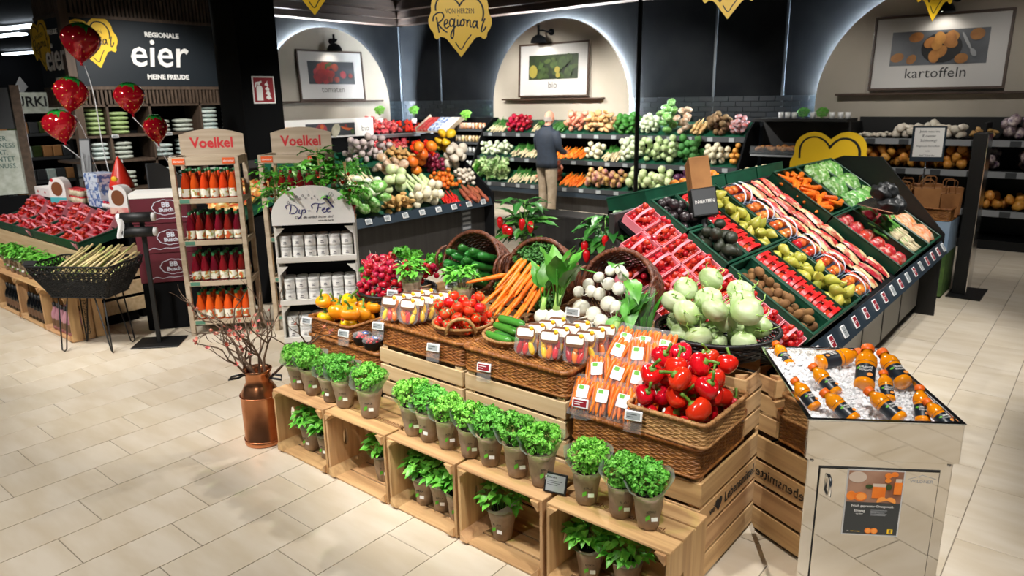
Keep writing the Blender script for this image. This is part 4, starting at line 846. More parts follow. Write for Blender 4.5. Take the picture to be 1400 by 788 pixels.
# ------------------------------------------------------------------ red radishes
round_basket('radish_bowl', 'black wicker bowl under the red radish bunches', T(-3.42, 2.98, .70), [(.15, .005), (.2, .05), (.235, .10), (.245, .13)], 13, 40, 'wicker_black', .01, False)
plinth(-3.66, -3.20, 2.955, 3.25, .70, 'black plinth under the black radish bowl')
RR = MB().ball(.021, .021, .02, 10, 7).tube([(0, 0, .018), (.001, 0, .026), (.004, .001, .042)], [.0025, .0012, .0005], 4, None, 1).mesh('radish', ['radish_red', 'radish_white']); R = random.Random(2)
for (x, y, z, r) in pile(150, .0205, (-3.70, -3.14, 2.76, 3.30), .78, 23, True, 22, .12, lambda x, y: .76+.45*(y-2.78)+.16*max(0, 1-((x+3.42)**2+(y-3.05)**2)/.07)):
    one('radish', RR, 'small red radish in the heap on the black bowl', 'radish', T(x, y, z) @ rrot(R, 1.3) @ S(r/.0205), 'red radishes in the heap')
LC = frizz(70, 2.6, 9, .05).mesh('radish_greens', 'leaf')
for k, (x, y, z) in enumerate(((-3.33, 3.05, 1.045), (-3.45, 3.06, 1.05), (-3.25, 3.0, 1.0), (-3.60, 2.90, .93), (-3.53, 2.86, .90), (-3.2, 3.1, 1.03))): one('radish_greens', LC, 'cut green radish tops among the red radishes', 'leaves', T(x, y, z) @ RZ(k), 'radish greens', 'stuff')
R = random.Random(3)
for (x, y, z, r) in pile(9, .0205, (-3.575, -3.455, 2.74, 2.84), .80, 29): one('radish', RR, 'small red radish in the little bunch hanging over the yellow peppers', 'radish', T(x, y, z) @ rrot(R, 1.3), 'red radishes in the little bunch')
one('bunch_riser', MB().box(-3.59, -3.44, 2.75, 2.845, .617, .80, b=.01).mesh('bunch_riser', 'black'), 'black block behind the yellow peppers under a radish bunch', 'riser')
# basil bushes between the baskets
herb('b', 'basil bush between the radish heap and the cucumber basket', -3.165, 2.87, .812-.005, 0, 'basil bushes on the upper tier', .95); herb('b', 'basil bush between the cucumber basket and the tomatoes', -2.78, 2.90, .812, 1, 'basil bushes on the upper tier', 1.02)
# wild garlic bag
wg = thing('wild_garlic_bag', 'tall clear bag of wild garlic leaves beside the kohlrabi bowl', 'vegetable bag', T(-1.675, 3.0, .80)); R = random.Random(8)
GL = [big_leaf(.24, .035, s_, 'leaf', .02, .03) for s_ in (5, 6)]
for k in range(16): ob('leaf', GL[k % 2], wg, T(R.uniform(-.045, .045), R.uniform(-.015, .015), .02) @ RZ(R.uniform(0, 6.28)) @ RY(-pi/2+R.uniform(-.12, .12)))
ob('clear_bag', MB().grid(lambda u, v: Vector(((.055+.012*v)*cos(2*pi*u), (.02+.03*sin(pi*v*.8))*sin(2*pi*u), .30*v)), 18, 8, None, 0, True).mesh('clear_bag', 'film'), wg, RZ(.4)); ob('bag_label', MB().box(-.04, .04, -.001, 0, .01, .07).mesh('bag_label', 'paper'), wg, RZ(.4) @ T(0, -.03, 0)); ob('root_band', MB().box(-.045, .045, -.02, .02, .0, .03, b=.01).mesh('root_band', 'pack_brown'), wg, RZ(.4))
for (p, l) in [((-1.50, 2.92, .83), 'price tag before the wild garlic and kohlrabi'), ((-1.98, 2.86, .955), 'price tag between turnip and white radishes'), ((-2.80, 2.845, .97), 'price tag before the cucumber basket'), ((-3.26, 2.80, .86), 'price tag below the red radish heap')]: price_tag(l, FMV(p, (.3, -1, .2), (1, .3, 0)), stem=.08)
# ------------------------------------------------------------------ pepper plants behind the baskets
mat('leaf_mid', '2f6e22', '4c9034', rough=.4, scale=14, rnd=.15)
PLF = [big_leaf(.12, .065, s_, 'leaf_deep', .03, .05) for s_ in (21, 22, 23)]; PBIG = big_leaf(.19, .11, 25, 'leaf_mid', .03, .04); PBIG2 = big_leaf(.12, .065, 26, 'leaf_mid', .03, .05)
mat('chili', 'a80d14', 'c0141a', rough=.15, coat=.5, scale=6)
CHI = MB().ball(.022, .022, .042, 12, 9, None, 0, lambda p: Vector((p.x*(1+.3*p.z/.042), p.y*(1+.3*p.z/.042), p.z))).mesh('fruit', 'chili')
def pepper_plant(label, x, y, z, h, fruits, seed, big):
    R = random.Random(seed); t = thing('pepper_plant', label, 'potted plant', T(x, y, z), 'potted pepper plants')
    ob('pot', MB().lathe([(.055, 0), (.075, .13), (.08, .135), (.072, .13), (.05, .01)], 18).mesh('pot', 'dgrey'), t); ob('soil', MB().lathe([(.07, .118), (.001, .12)], 14, caps=False).mesh('soil', 'soil'), t)
    for k in range(3): ob('stem', MB().tube([(0, 0, .11), (.01*k-.01, .008*k, h*.5), (.05*cos(k*2.1), .05*sin(k*2.1), h*.95)], [.005, .004, .0025], 6).mesh('stem', 'stem'), t)
    for k in range(58):
        a = R.random()*6.28; zz = h*R.uniform(.45, 1.0); r = R.uniform(.01, .09)*(1.2-zz/h*.5); ob('leaf', (PBIG2 if R.random() < .25 else PLF[R.randrange(3)]), t, T(r*cos(a), r*sin(a), zz) @ RZ(a+R.uniform(-.6, .6)) @ RY(-R.uniform(-.5, .6)) @ S(R.uniform(.7, 1.1)))
    for (a, e) in big: ob('leaf', PBIG, t, T(.03*cos(a), .03*sin(a), h*.66) @ RZ(a) @ RY(-e))
    for (dx, dy, zz) in fruits: ob('fruit', CHI, t, T(dx, dy, zz) @ RX(R.uniform(-.25, .25)))
plinth(-3.2, -2.15, 3.60, 3.95, .86, 'black plinth under the pepper plants')
pepper_plant('potted pepper plant with dark leaves and red fruits behind the cucumber and carrot baskets', -2.97, 3.72, .86, .50, [(-.10, -.13, .34), (-.04, -.15, .30), (-.01, -.14, .285), (.06, -.10, .34), (.10, -.06, .32)], 3, [(.2, .15), (.75, .25), (3.3, -.3)])
pepper_plant('potted pepper plant with two red fruits behind the white radish basket', -2.33, 3.70, .86, .44, [(-.05, -.14, .26), (-.03, -.15, .21), (.07, -.1, .3)], 5, [(2.9, -.2), (-.4, .0), (3.7, -.5)])
one('low_cabinet', MB().box(-3.5, -2.35, 4.35, 4.6, 0, 1.14, b=.006).mesh('low_cabinet', 'dark_wood'), 'dark wooden low cabinet behind the pepper plants', 'cabinet')
# ================================================================== juice cooler
CM = T(-.669, 2.84, 0) @ RZ(RAD(33.0)) @ S(1, 1, .962)
cool = thing('juice_cooler', 'polished steel cooler box filled with ice and orange juice bottles', 'cooler', CM)
hw, hd = .25, .375
ob('cabinet_body', MB().box(-hw+.012, hw-.012, -hd+.012, hd-.012, .06, .80, b=.003).mesh('cabinet_body', 'mirror_steel'), cool)
mb = MB(); zt, zb = .95, .80
mb.box(-hw, hw, -hd, -hd+.012, zb, zt, b=.002).box(-hw, hw, hd-.012, hd, zb, zt, b=.002).box(-hw, -hw+.012, -hd+.012, hd-.012, zb, zt, b=.002).box(hw-.012, hw, -hd+.012, hd-.012, zb, zt, b=.002).box(-hw+.01, hw-.01, -hd+.01, hd-.01, zb, zb+.01)
ob('ice_tray', mb.mesh('ice_tray', 'mirror_steel'), cool)
for (a, b, c, d) in ((-hw-.004, hw+.004, -hd-.004, -hd+.012), (-hw-.004, hw+.004, hd-.012, hd+.004), (-hw-.004, -hw+.012, -hd+.012, hd-.012), (hw-.012, hw+.004, -hd+.012, hd-.012)): ob('rim', MB().box(a, b, c, d, zt, zt+.007, b=.002).mesh('rim', 'chrome'), cool)
dr = ob('door', MB().box(-.195, .195, -hd+.004, -hd+.0135, .10, .765, b=.002).mesh('door', 'mirror_steel'), cool)
ob('door_gap', MB().box(-.199, .199, -hd+.0105, -hd+.0125, .096, .769).mesh('door_gap', 'black'), cool)
ob('handle', MB().tube([(-.165, -hd+.006, .735), (-.165, -hd-.018, .728), (-.165, -hd-.018, .665), (-.165, -hd+.006, .658)], .006, 8).mesh('handle', 'chrome'), dr)
for x in (-.225, .225): ob('screw', MB().lathe([(.007, 0), (.006, .003), (.001, .004)], 10, FM((x, -hd+.012, .79), (0, -1, 0))).mesh('screw', 'steel'), cool)
for sx in (-1, 1):
    for sy in (-1, 1): ob('foot', MB().lathe([(.02, 0), (.02, .03), (.012, .032), (.012, .062)], 12, T(sx*.19, sy*.31, 0)).mesh('foot', 'black'), cool)
po = ob('poster', MB().box(-.105, .085, .50, .765, 0, .0015).mesh('poster', 'film_w' if 'film_w' in MT else 'grey'), dr, FM((0, -hd+.004, 0), (0, -1, 0)) )
mat('poster_dark', '36393a', rough=.35); mat('juice_or', 'e2701c', 'ee8a2e', rough=.3, scale=9); mat('poster_wood', '7a4a34', 'a9836c', rough=.4, scale=6); mat('beige_print', 'cbb9a8', rough=.4); mat('orange_in', 'f29a46', rough=.4)
PZ = .0016
ob('poster_field', MB().box(-.1, .08, .505, .635, PZ, PZ+.0004).mesh('poster_field', 'poster_dark'), po); ob('poster_photo', MB().box(-.1, .08, .635, .76, PZ, PZ+.0004).mesh('poster_photo', 'poster_wood'), po)
for k, (x, y, a, b, m) in enumerate([(-.07, .735, .03, .022, 'beige_print'), (-.085, .66, .016, .018, 'juice_or'), (-.055, .658, .022, .018, 'juice_or'), (-.053, .658, .016, .013, 'orange_in'), (.03, .745, .012, .011, 'juice_or'), (.05, .75, .012, .01, 'juice_or'), (.03, .726, .01, .009, 'juice_or'), (.035, .70, .01, .012, 'p_grn'), (-.03, .70, .012, .008, 'p_grn')]): disc(po, x, y, a, b, m, PZ+.0006+.0002*k, 'printed_orange')
for (x0, x1, y0, y1, m) in ((-.018, .026, .655, .70, 'juice_or'), (-.018, .026, .70, .712, 'beige_print'), (.052, .078, .672, .72, 'juice_or'), (.055, .075, .72, .734, 'beige_print')): ob('printed_glass', MB().box(x0, x1, y0, y1, PZ+.002, PZ+.0026).mesh('printed_glass', m), po)
for (x, r) in ((.018, .3), (.045, -.4)): ob('printed_slice', MB().prism([(.018*cos(pi*k/10), .018*sin(pi*k/10)) for k in range(11)], .0004).mesh('printed_slice', 'orange_in'), po, T(x, .642, PZ+.003) @ RZ(r))
for (s_, z, x, y, ls) in (('Frisch gepresster Orangensaft.', .0125, -.01, .62, .0), ('Einweg', .014, -.052, .60, 0), ('zzgl. Pfand', .006, -.052, .588, 0)): text(s_, z, 'paper', po, T(x, y, PZ+.0008), ex=.0001, sx=.92)
for k in range(5): ob('printed_line', MB().box(-.015, .04-.004*(k % 3), .603-.005*k, .605-.005*k, PZ+.0004, PZ+.0008).mesh('printed_line', 'grey'), po)
for x in (-.016, .004): disc(po, x, .52, .012, .0115, 'juice_or', PZ+.001+x*.01, 'printed_orange'); disc(po, x, .52, .009, .0085, 'orange_in', PZ+.0016+x*.01, 'printed_orange')
text('wir', .006, 'paper', po, T(-.084, .516, PZ+.0008), ex=.0001); text('Lebensmittel.', .006, 'yellow', po, T(-.058, .516, PZ+.0008), ex=.0001)
ob('printed_logo', MB().box(.048, .066, .511, .529, PZ+.0004, PZ+.001).mesh('printed_logo', 'yellow'), po); text('E', .017, 'poster_dark', po, T(.057, .52, PZ+.0013), ex=.0002, off=.0006)
lg = FM((.14, -hd+.0035, .725), (0, -1, 0)); text('WILDNER', .017, 'grey', dr, lg, 'engraved_logo', ex=.0002)
ob('engraved_roof', MB().tube([(-.045, .008, 0), (-.01, .02, 0), (.0, .026, 0), (.045, .012, 0)], .0008, 4).mesh('engraved_roof', 'grey'), dr, lg)
# ice
def ice_mat():
    m = bpy.data.materials.new('ice'); m.use_nodes = True; MT['ice'] = m; b = m.node_tree.nodes['Principled BSDF']; b.inputs['Base Color'].default_value = (.97, .98, 1, 1); b.inputs['Roughness'].default_value = .12; b.inputs['Transmission Weight'].default_value = .15; b.inputs['IOR'].default_value = 1.31
ice_mat(); R = random.Random(33); mb = MB(); icez = lambda x, y: .905+.018*sin(x*13+1)*cos(y*9)+.02*(y/.375)
mb.grid(lambda u, v: Vector(((u-.5)*.472, (v-.5)*.722, icez((u-.5)*.472, (v-.5)*.722)-.008)), 14, 20)
for k in range(2300):
    x, y = R.uniform(-.232, .232), R.uniform(-.358, .358); s_ = R.uniform(.004, .0095); mb.box(-s_, s_, -s_*.8, s_*.8, -s_*.6, s_*.6, T(x, y, icez(x, y)+R.uniform(-.008, .006)) @ rrot(R, 1.5))
one('ice', mb.mesh('ice', 'ice'), 'bed of crushed ice in the steel cooler', 'ice', CM, None, 'stuff')
# bottles
mat('juice', 'f0940c', 'e8860a', rough=.12, scale=5, coat=.6); mat('cap_orange', 'f06a12', rough=.4); mat('bottle_label', '14202a', rough=.35)
BB = MB().lathe([(.005, 0), (.022, .001), (.0255, .006), (.0255, .012), (.0235, .02), (.0235, .062), (.0255, .07), (.027, .082), (.0255, .096), (.019, .107), (.0135, .113), (.0125, .122)], 20).mesh('bottle', 'juice'); BC = MB().lathe([(.0155, .120), (.0165, .122), (.0165, .136), (.0145, .139), (.002, .139)], 18, caps=False).mesh('cap', 'cap_orange'); BLl = MB().lathe([(.0239, .0135), (.0239, .067), (.0262, .073)], 20, caps=False).mesh('label_wrap', 'bottle_label')
def bottle(label, x, y, z, M, sc=1.0):
    o = one('juice_bottle', BB, label, 'bottle', CM @ T(x, y, z+.016) @ M @ S(sc), 'orange juice bottles on ice'); ob('cap', BC, o); lw = ob('label_wrap', BLl, o)
    F = FM((0, -.0242, .05), (0, -1, 0)); text('ORANGE', .0095, 'paper', lw, F, ex=.0003, sx=.8); text('SCHLUCK', .0085, 'paper', lw, F @ T(0, -.009, 0), ex=.0003, sx=.8); disc(lw, .012, -.021, .007, .0055, 'orange_in', .0006, 'printed_orange') .matrix_basis = F @ T(.010, -.022, -.001)
    q = ob('printed_leaf', MB().prism([(-.008, 0), (0, -.004), (.008, 0), (0, .004)], .0004).mesh('printed_leaf', 'logo_green'), lw, FM((-.0172, -.0172, .05), (-1, -1, 0)))
    return o
def lay(az, el, roll=0): return RZ(az) @ RX(el) @ RZ(roll)   # bottle axis tipped from upright
bl = [(-.175, -.20, .90, lay(.55, -1.0), 1.0, 'juice bottle lying by the left rim, its label half sunk in ice'), (-.075, -.31, .905, lay(.62, -1.15), 1.12, 'juice bottle lying at the front left corner of the cooler'), (-.06, -.06, .90, lay(.55, -1.05), 1.1, 'juice bottle lying in the middle left of the ice'), (.085, -.29, .905, lay(.6, -1.15), 1.15, 'juice bottle lying at the front middle of the ice'), (.085, -.17, .925, lay(-.1, -.95), .95, 'small juice bottle lying crosswise over two others'), (.05, -.02, .915, lay(-.35, -1.0), 1.5, 'largest juice bottle lying in the centre of the ice'), (.165, -.27, .89, lay(-.15, -.75), 1.0, 'juice bottle standing deep in the ice near the right front corner'), (.225, -.345, .90, lay(.45, -1.05), .95, 'juice bottle leaning on the right rim of the cooler'), (-.06, .20, .93, lay(-1.3, -1.4), 1.4, 'juice bottle lying flat along the back of the cooler'), (.205, .0, .925, lay(.2, -1.15), 1.35, 'juice bottle leaning against the right back wall of the cooler'), (-.16, .24, .90, lay(.3, -1.1), 1.0, 'juice bottle at the back left corner of the ice')]
for (x, y, z, M, sc, l) in bl: bottle(l, x, y, z, M, sc)
# ================================================================== fruit island
e2 = Vector((-.838, 0, .545)); e3 = Vector((.545, 0, .838))
IM = Matrix(((0, e2.x, e3.x, -1.147), (1, 0, 0, 3.50), (0, e2.z, e3.z, .679), (0, 0, 0, 1)))   # local x along the island, y up the slope, z off the deck
LEN = 3.86
isl = thing('fruit_island', 'long sloping dark island stand full of fruit crates', 'display stand', IM)
ob('deck', MB().box(.335, LEN, -.02, 1.22, -.03, -.002).mesh('deck', 'black_matt'), isl)
IW = IM.inverted()
ob('front_panel', MB().box(-1.26, -1.23, 3.60, 7.34, .08, .66).mesh('front_panel', 'panel_grey') if 'panel_grey' in MT else MB().box(-1.26, -1.23, 3.60, 7.34, .08, .66).mesh('front_panel', 'dgrey'), isl, IW)
ob('kick_plate', MB().box(-1.33, -1.30, 3.60, 7.34, 0, .08).mesh('kick_plate', 'black'), isl, IW)
for y in (4.25, 4.85, 5.45, 6.05, 6.65): ob('panel_joint', MB().box(-1.231, -1.226, y-.012, y+.012, .08, .66).mesh('panel_joint', 'black'), isl, IW)
ob('price_rail', MB().prism([(0, 0), (.012, 0), (-.045, .105), (-.055, .10)], LEN, Matrix(((1, 0, 0, -1.05), (0, 0, 1, 3.5), (0, 1, 0, .595), (0, 0, 0, 1)))).mesh('price_rail', 'rail_blue'), isl, IW)
ob('back_panel', MB().box(-2.24, -2.2, 3.6, 7.36, 0, 1.33).mesh('back_panel', 'dark_wood'), isl, IW)
pe = [(-1.08, .0), (-1.08, .76), (-1.66, 1.42), (-2.0, 1.42), (-2.25, 1.32), (-2.25, 0)]
Mxz = lambda y: Matrix(((1, 0, 0, 0), (0, 0, -1, y), (0, 1, 0, 0), (0, 0, 0, 1)))
ob('end_panel', MB().prism([(x, z) for x, z in pe][::-1], .03, Mxz(7.39)).mesh('end_panel', 'black'), isl, IW)
ob('end_panel', MB().prism([(-1.10, 0), (-1.10, .55), (-2.2, 1.20), (-2.25, 1.16), (-2.25, 0)][::-1], .02, Mxz(3.6)).mesh('end_panel', 'dark_wood'), isl, IW)
ob('deck_wing', MB().box(-.21, 0, -.02, 1.22, -.03, -.002).box(-.41, -.21, -.02, 1.06, -.03, -.002).box(-.62, -.41, .2, .92, -.03, -.002).mesh('deck_wing', 'black_matt'), isl, T(.335, 0, .0) @ RY(-.3)); ob('end_trim', MB().box(-.63, -.62, .2, .92, -.035, .03).mesh('end_trim', 'chrome'), isl, T(.335, 0, 0) @ RY(-.3))
R = random.Random(41)
for k in range(17):
    y = 3.60+k*.23; price_tag('price tag number %s along the island rail, counted from the cooler' % ('one two three four five six seven eight nine ten eleven twelve thirteen fourteen fifteen sixteen seventeen'.split()[k]), FMV((-1.068, y, .655), (1, -.1, .6), (0, 1, 0)), .06, .075, R.random() < .7, 'price tags along the fruit island')
def green_crate(label, s0, s1, t0, t1, h=.085, div=None, M=IM, group='green crates on the fruit island', name='green_crate', m='crate_green'):
    t = thing(name, label, 'crate', M @ T(s0, t0, 0), group); w, d = s1-s0-.006, t1-t0-.006; th = .008
    ob('base', MB().box(0, w, 0, d, 0, .006).mesh('base', m), t)
    for (a, b, c, e) in ((0, w, 0, th), (0, w, d-th, d), (0, th, th, d-th), (w-th, w, th, d-th)):
        ob('side', MB().box(a, b, c, e, .006, h-.01).mesh('side', m), t); ob('lip', MB().box(a-.004, b+.004, c-.004 if e-c < .05 else c, e+.004 if e-c < .05 else e, h-.012, h, b=.003).mesh('lip', m), t)
    if div: ob('divider', MB().box(div-.004, div+.004, th, d-th, .006, h-.008).mesh('divider', m), t)
    return t
# --- fruit shapes
mat('strawb', 'a81016', 'c92a1c', rough=.3, scale=30, rnd=.12, coat=.2); mat('punnet', 'e8929c', 'df7d8a', rough=.45, scale=6); mat('punnet_white', 'e8d9dc', rough=.5); mat('kiwi', '8a6238', '6f4c28', rough=.85, scale=20, rnd=.12, bump=.2, bscale=120); mat('pear', 'a8ac3c', 'c2b84e', rough=.4, scale=10, rnd=.12); mat('apple_red', 'a5121c', 'd03a26', rough=.2, scale=5, rnd=.2, coat=.3); mat('apple_mix', 'c02a1e', 'e08a3a', rough=.2, scale=6, rnd=.2, coat=.3); mat('avocado', '23261c', '33382a', rough=.5, scale=20, rnd=.15, bump=.3, bscale=60); mat('mangosteen', '1c1418', '2c2024', rough=.4, scale=10); mat('cut_white', 'd8d2c4', rough=.5)
mat('red_sleeve', 'd11a1c', rough=.4); mat('blue_tray', '5d6f86', rough=.5); mat('band_white', 'd5dae6', rough=.45); mat('carrot_bag', 'ee8030', 'd9641a', rough=.35, scale=16, rnd=.1); mat('red_pack', 'b8242a', 'd8a89a', rough=.35, scale=30, lo=.5, hi=.72, rnd=.15); mat('cream_pack', 'd9c896', 'b8443a', rough=.35, scale=16, lo=.45, hi=.6, rnd=.15); mat('leek', '3f8a2c', '7fb85a', rough=.45, scale=12, rnd=.12); mat('root_white', 'e4d6b4', 'cdbb90', rough=.7, scale=30); mat('black_bag', '0e1012', '1a1d1f', rough=.5, scale=14, bump=.5, bscale=16); mat('salad', '4f9a36', '9cc46a', rough=.45, scale=16, rnd=.15, c3='6bb04a'); mat('lemon', 'eec52c', rough=.4, rnd=.05); mat('orange', 'f08a1e', rough=.45, rnd=.08)
SB = MB().ball(.019, .019, .024, 8, 7, None, 0, lambda p: Vector((p.x*(1+.35*p.z/.024), p.y*(1+.35*p.z/.024), p.z))).mesh('strawberry', 'strawb')
def star(r, m, z=.02):
    mb = MB()
    for k in range(6): a = k*pi/3; oval_leaf(mb, Vector((0, 0, z)), Vector((cos(a), sin(a), 0)), Vector((0, 0, 1)), r, r*.5, 0, 0, .4, 2)
    return mb.mesh('calyx', m)
SC_ = star(.014, 'leaf')
KW = MB().ball(.027, .027, .034, 10, 8).mesh('kiwi', 'kiwi'); AP = MB().ball(.036, .036, .033, 12, 8, None, 0, lambda p: Vector((p.x, p.y, p.z-.006*max(0, 1-(p.x**2+p.y**2)/.0004)*(1 if p.z > 0 else -1)))); APR = AP.mesh('apple', 'apple_red'); APM = AP.mesh('apple', 'apple_mix')
PE = MB().ball(.034, .034, .044, 12, 10, None, 0, lambda p: Vector((p.x*(1 if p.z < 0 else 1-.55*(p.z/.044)**1.2), p.y*(1 if p.z < 0 else 1-.55*(p.z/.044)**1.2), p.z*(1 if p.z < 0 else 1.25)))).mesh('pear', 'pear'); PST = MB().tube([(0, 0, .052), (.003, 0, .066)], .0018, 5).mesh('stem', 'soil')
AV = MB().ball(.036, .036, .05, 10, 8, None, 0, lambda p: Vector((p.x*(1-.25*max(0, p.z)/.05), p.y*(1-.25*max(0, p.z)/.05), p.z))).mesh('avocado', 'avocado'); MG = MB().ball(.034, .034, .03, 10, 8).mesh('black_radish', 'mangosteen'); MGC = MB().lathe([(.0215, 0), (.015, .003), (.001, .004)], 12, T(0, 0, .0225)).mesh('cut_end', 'cut_white')
def fill(name, mesh, label, cat, group, box, n, r, M, seed, z0=.008, kid=None, tilt=1.5, rs=None, ell=False):
    R = random.Random(seed)
    for (x, y, z, q) in pile(n, r, box, z0, seed, ell, 18):
        o = one(name, mesh, label, cat, M @ T(x, y, z) @ rrot(R, tilt) @ S(q/(rs or r)), group)
        if kid: ob(kid[0], kid[1], o)
# punnets of strawberries: two columns, eight rows down the slope
PUN = MB(); w, d, h = .19, .145, .06
PUN.box(0, w, 0, d, 0, .004); 
for (a, b, c, e) in ((0, w, 0, .004), (0, w, d-.004, d), (0, .004, 0, d), (w-.004, w, 0, d)): PUN.box(a, b, c, e, .004, h)
PUN = PUN.mesh('tray', 'punnet'); PHD = MB().strip([(x, d*.45, z) for x, z in ((.002, .045), (.008, .075), (.045, .098), (.095, .104), (.145, .098), (.182, .075), (.188, .045))], [(x, d*.56, z) for x, z in ((.002, .045), (.008, .075), (.045, .098), (.095, .104), (.145, .098), (.182, .075), (.188, .045))]).mesh('carry_handle', 'punnet'); PLA = MB().box(.06, .13, -.001, 0, .012, .045).mesh('label', 'punnet_white')
bed = MB(); _r = random.Random(1)
for i_ in range(6):
    for j_ in range(4): bed.ball(.019, .019, .022, 8, 6, T(.022+i_*.0292, .022+j_*.033, .026+_r.uniform(-.004, .006)) @ rrot(_r, 1))
BED = bed.mesh('berry_bed', 'strawb')
def punnet(label, M, seed, group, nb=9, w=.19, d=.145):
    t = thing('strawberry_punnet', label, 'fruit punnet', M, group); ob('tray', PUN, t); bd_ = ob('berry_bed', BED, t); bd_['kind'] = 'stuff'; ob('carry_handle', PHD, t); ob('label', PLA, t); R = random.Random(seed)
    for (x, y, z, q) in pile(nb, .025, (.01, w-.01, .01, d-.01), .03, seed, False, 20):
        o = one('strawberry', SB, 'red strawberry in a pink punnet '+('of the fruit island' if group.endswith('island') else 'of the corner stand'), 'strawberry', M @ T(x, y, z) @ rrot(R, 1.6) @ S(.9), 'strawberries '+('on the island' if group.endswith('island') else 'at the corner stand')); ob('calyx', SC_, o)
SBM = IM @ T(.335, 0, .0) @ RY(-.3)
for c in range(3):
    for r in range(8):
        if (c == 2 and (r < 2 or r > 5)) or (c == 1 and (r < 1 or r > 6)): continue
        punnet('pink strawberry punnet, %s row up the island slope, %s column from the kiwis' % (ordn(r), ordn(c)), SBM @ T(-.2-c*.2, .01+r*.149, .004), 300+r*3+c, 'strawberry punnets on the island', 8)
green_crate('green crate of kiwis at the lower corner of the island', .345, .645, 0, .585); green_crate('green crate of avocados in the middle of the island slope', .345, .645, .595, .89); green_crate('green crate of black radishes under the paper bag holder', .345, .645, .90, 1.195)
green_crate('green crate with red apple packs and pears at the island foot', .655, 1.255, 0, .585, .085, .29); green_crate('green crate with red apple packs and pears at the island top', .655, 1.255, .595, 1.195, .085, .29)
fill('kiwi', KW, 'brown kiwi in the green crate at the lower island corner', 'kiwi', 'kiwis in the green crate', (.36, .63, .015, .57), 30, .029, IM, 51)
fill('avocado', AV, 'dark avocado in the middle green crate of the island', 'avocado', 'avocados in the green crate', (.36, .63, .61, .875), 14, .038, IM, 52, tilt=1.6)
fill('black_radish', MG, 'black radish with a white cut end in the top green crate', 'radish', 'black radishes in the green crate', (.36, .63, .915, 1.18), 16, .034, IM, 53, kid=('cut_end', MGC), tilt=.9)
for k, t0 in enumerate((.015, .61)): fill('pear', PE, 'yellow green pear in the %s green crate of the island' % ('lower', 'upper')[k], 'pear', 'pears on the island', (.955, 1.235, t0, t0+.555), 26, .036, IM, 54+k, kid=('stem', PST))
# red cardboard apple packs
def red_pack_mesh():
    mb = MB(); prof = [(-.075, .0), (-.078, .04), (-.06, .078), (-.03, .088), (0, .082), (.03, .088), (.06, .078), (.078, .04), (.075, .0)]
    for (y0, y1) in ((0, .022), (.05, .08), (.108, .13)): mb.strip([(x, y0, z) for x, z in prof], [(x, y1, z) for x, z in prof])
    mb.box(-.012, .012, 0, .13, .078, .084); mb.box(-.078, .078, 0, .13, 0, .004); return mb.mesh('card_sleeve', 'red_sleeve')
RPK = red_pack_mesh()
def red_apple_pack(label, M, seed):
    t = thing('apple_pack', label, 'fruit pack', M, 'red apple packs on the island'); ob('card_sleeve', RPK, t)
    for x in (-.038, .038):
        for y in (.036, .094): ob('apple', APR, t, T(x, y, .042) @ RZ(seed*1.7+x*40))
for q, t0 in enumerate((.012, .61)):
    for r in range(4):
        red_apple_pack('red card pack of apples, %s from the bottom in the %s crate' % (ordn(r), ('lower', 'upper')[q]), IM @ T(.80, t0+.008+r*.138, .008) @ S(1.45, 1.0, 1.0), r)
# blue trays of apples with white carrying bands
def band_mesh():
    mb = MB()
    for x in (-.035, .035):
        pts = [(x*1.0, -.092*cos(pi*k/12), .02+.095*sin(pi*k/12)**.7) for k in range(13)]; mb.strip([(a-.012, b, c) for a, b, c in pts], [(a+.012, b, c) for a, b, c in pts])
    return mb
BND = [MB().strip([(x-.013, -.092*cos(pi*k/12), .02+.1*sin(pi*k/12)**.7) for k in range(13)], [(x+.013, -.092*cos(pi*k/12), .02+.1*sin(pi*k/12)**.7) for k in range(13)]).mesh('carry_band', 'band_white') for x in (-.055, .055)]
BTR = MB().box(-.125, .125, -.088, .088, 0, .004).box(-.125, .125, -.09, -.086, 0, .045).box(-.125, .125, .086, .09, 0, .045).box(-.127, -.123, -.09, .09, 0, .045).box(.123, .127, -.09, .09, 0, .045).mesh('tray', 'blue_tray'); 
def blue_pack(label, M):
    t = thing('apple_tray', label, 'fruit pack', M, 'blue apple trays on the island'); ob('tray', BTR, t)
    for b in BND: ob('carry_band', b, t)
    for x in (-.08, 0, .08):
        for y in (-.042, .042): ob('apple', APM, t, T(x, y, .045) @ RZ(x*60+y*80))
for r in range(6): blue_pack('blue apple tray with white bands, %s up the island slope' % ordn(r), IM @ T(1.46, .10+r*.198, .005) @ RX(.08))
one('crate_rim', MB().box(1.26, 1.27, 0, 1.2, 0, .085).box(1.27, 1.64, 0, 1.2, 0, .004).mesh('crate_rim', 'crate_green'), 'green divider sheet under the blue apple trays', 'divider', IM)
# slim red and cream packs
def slab_bag(w, h, t): return MB().grid(lambda u, v: Vector(((u-.5)*w, (v-.5)*h, .002+t*(max(0, sin(pi*u))**.5)*(max(0, sin(pi*v))**.4)+.0025*sin(17*u)*sin(13*v))), 8, 8).grid(lambda u, v: Vector(((.5-u)*w, (v-.5)*h, .0)), 1, 1)
SLB = [slab_bag(.062, .205, .018).mesh('pack', 'cream_pack'), slab_bag(.062, .205, .018).mesh('pack', 'red_pack')]; k = 0
for c in range(7):
    for r in range(6):
        one('snack_bag', SLB[(c*2+r) % 5 < 2], 'slim %s snack bag, %s row up the slope, column %s beside the apple trays' % (('cream', 'red')[(c*2+r) % 5 < 2], ordn(r), ('one', 'two', 'three', 'four', 'five', 'six', 'seven')[c]), 'food bag', IM @ T(1.70+c*.085, .11+r*.195, .015+.012*(c % 2)) @ RZ(.25+.35*sin(c*5.1+r*3.3)) @ RX(.12), 'slim snack bags on the island')
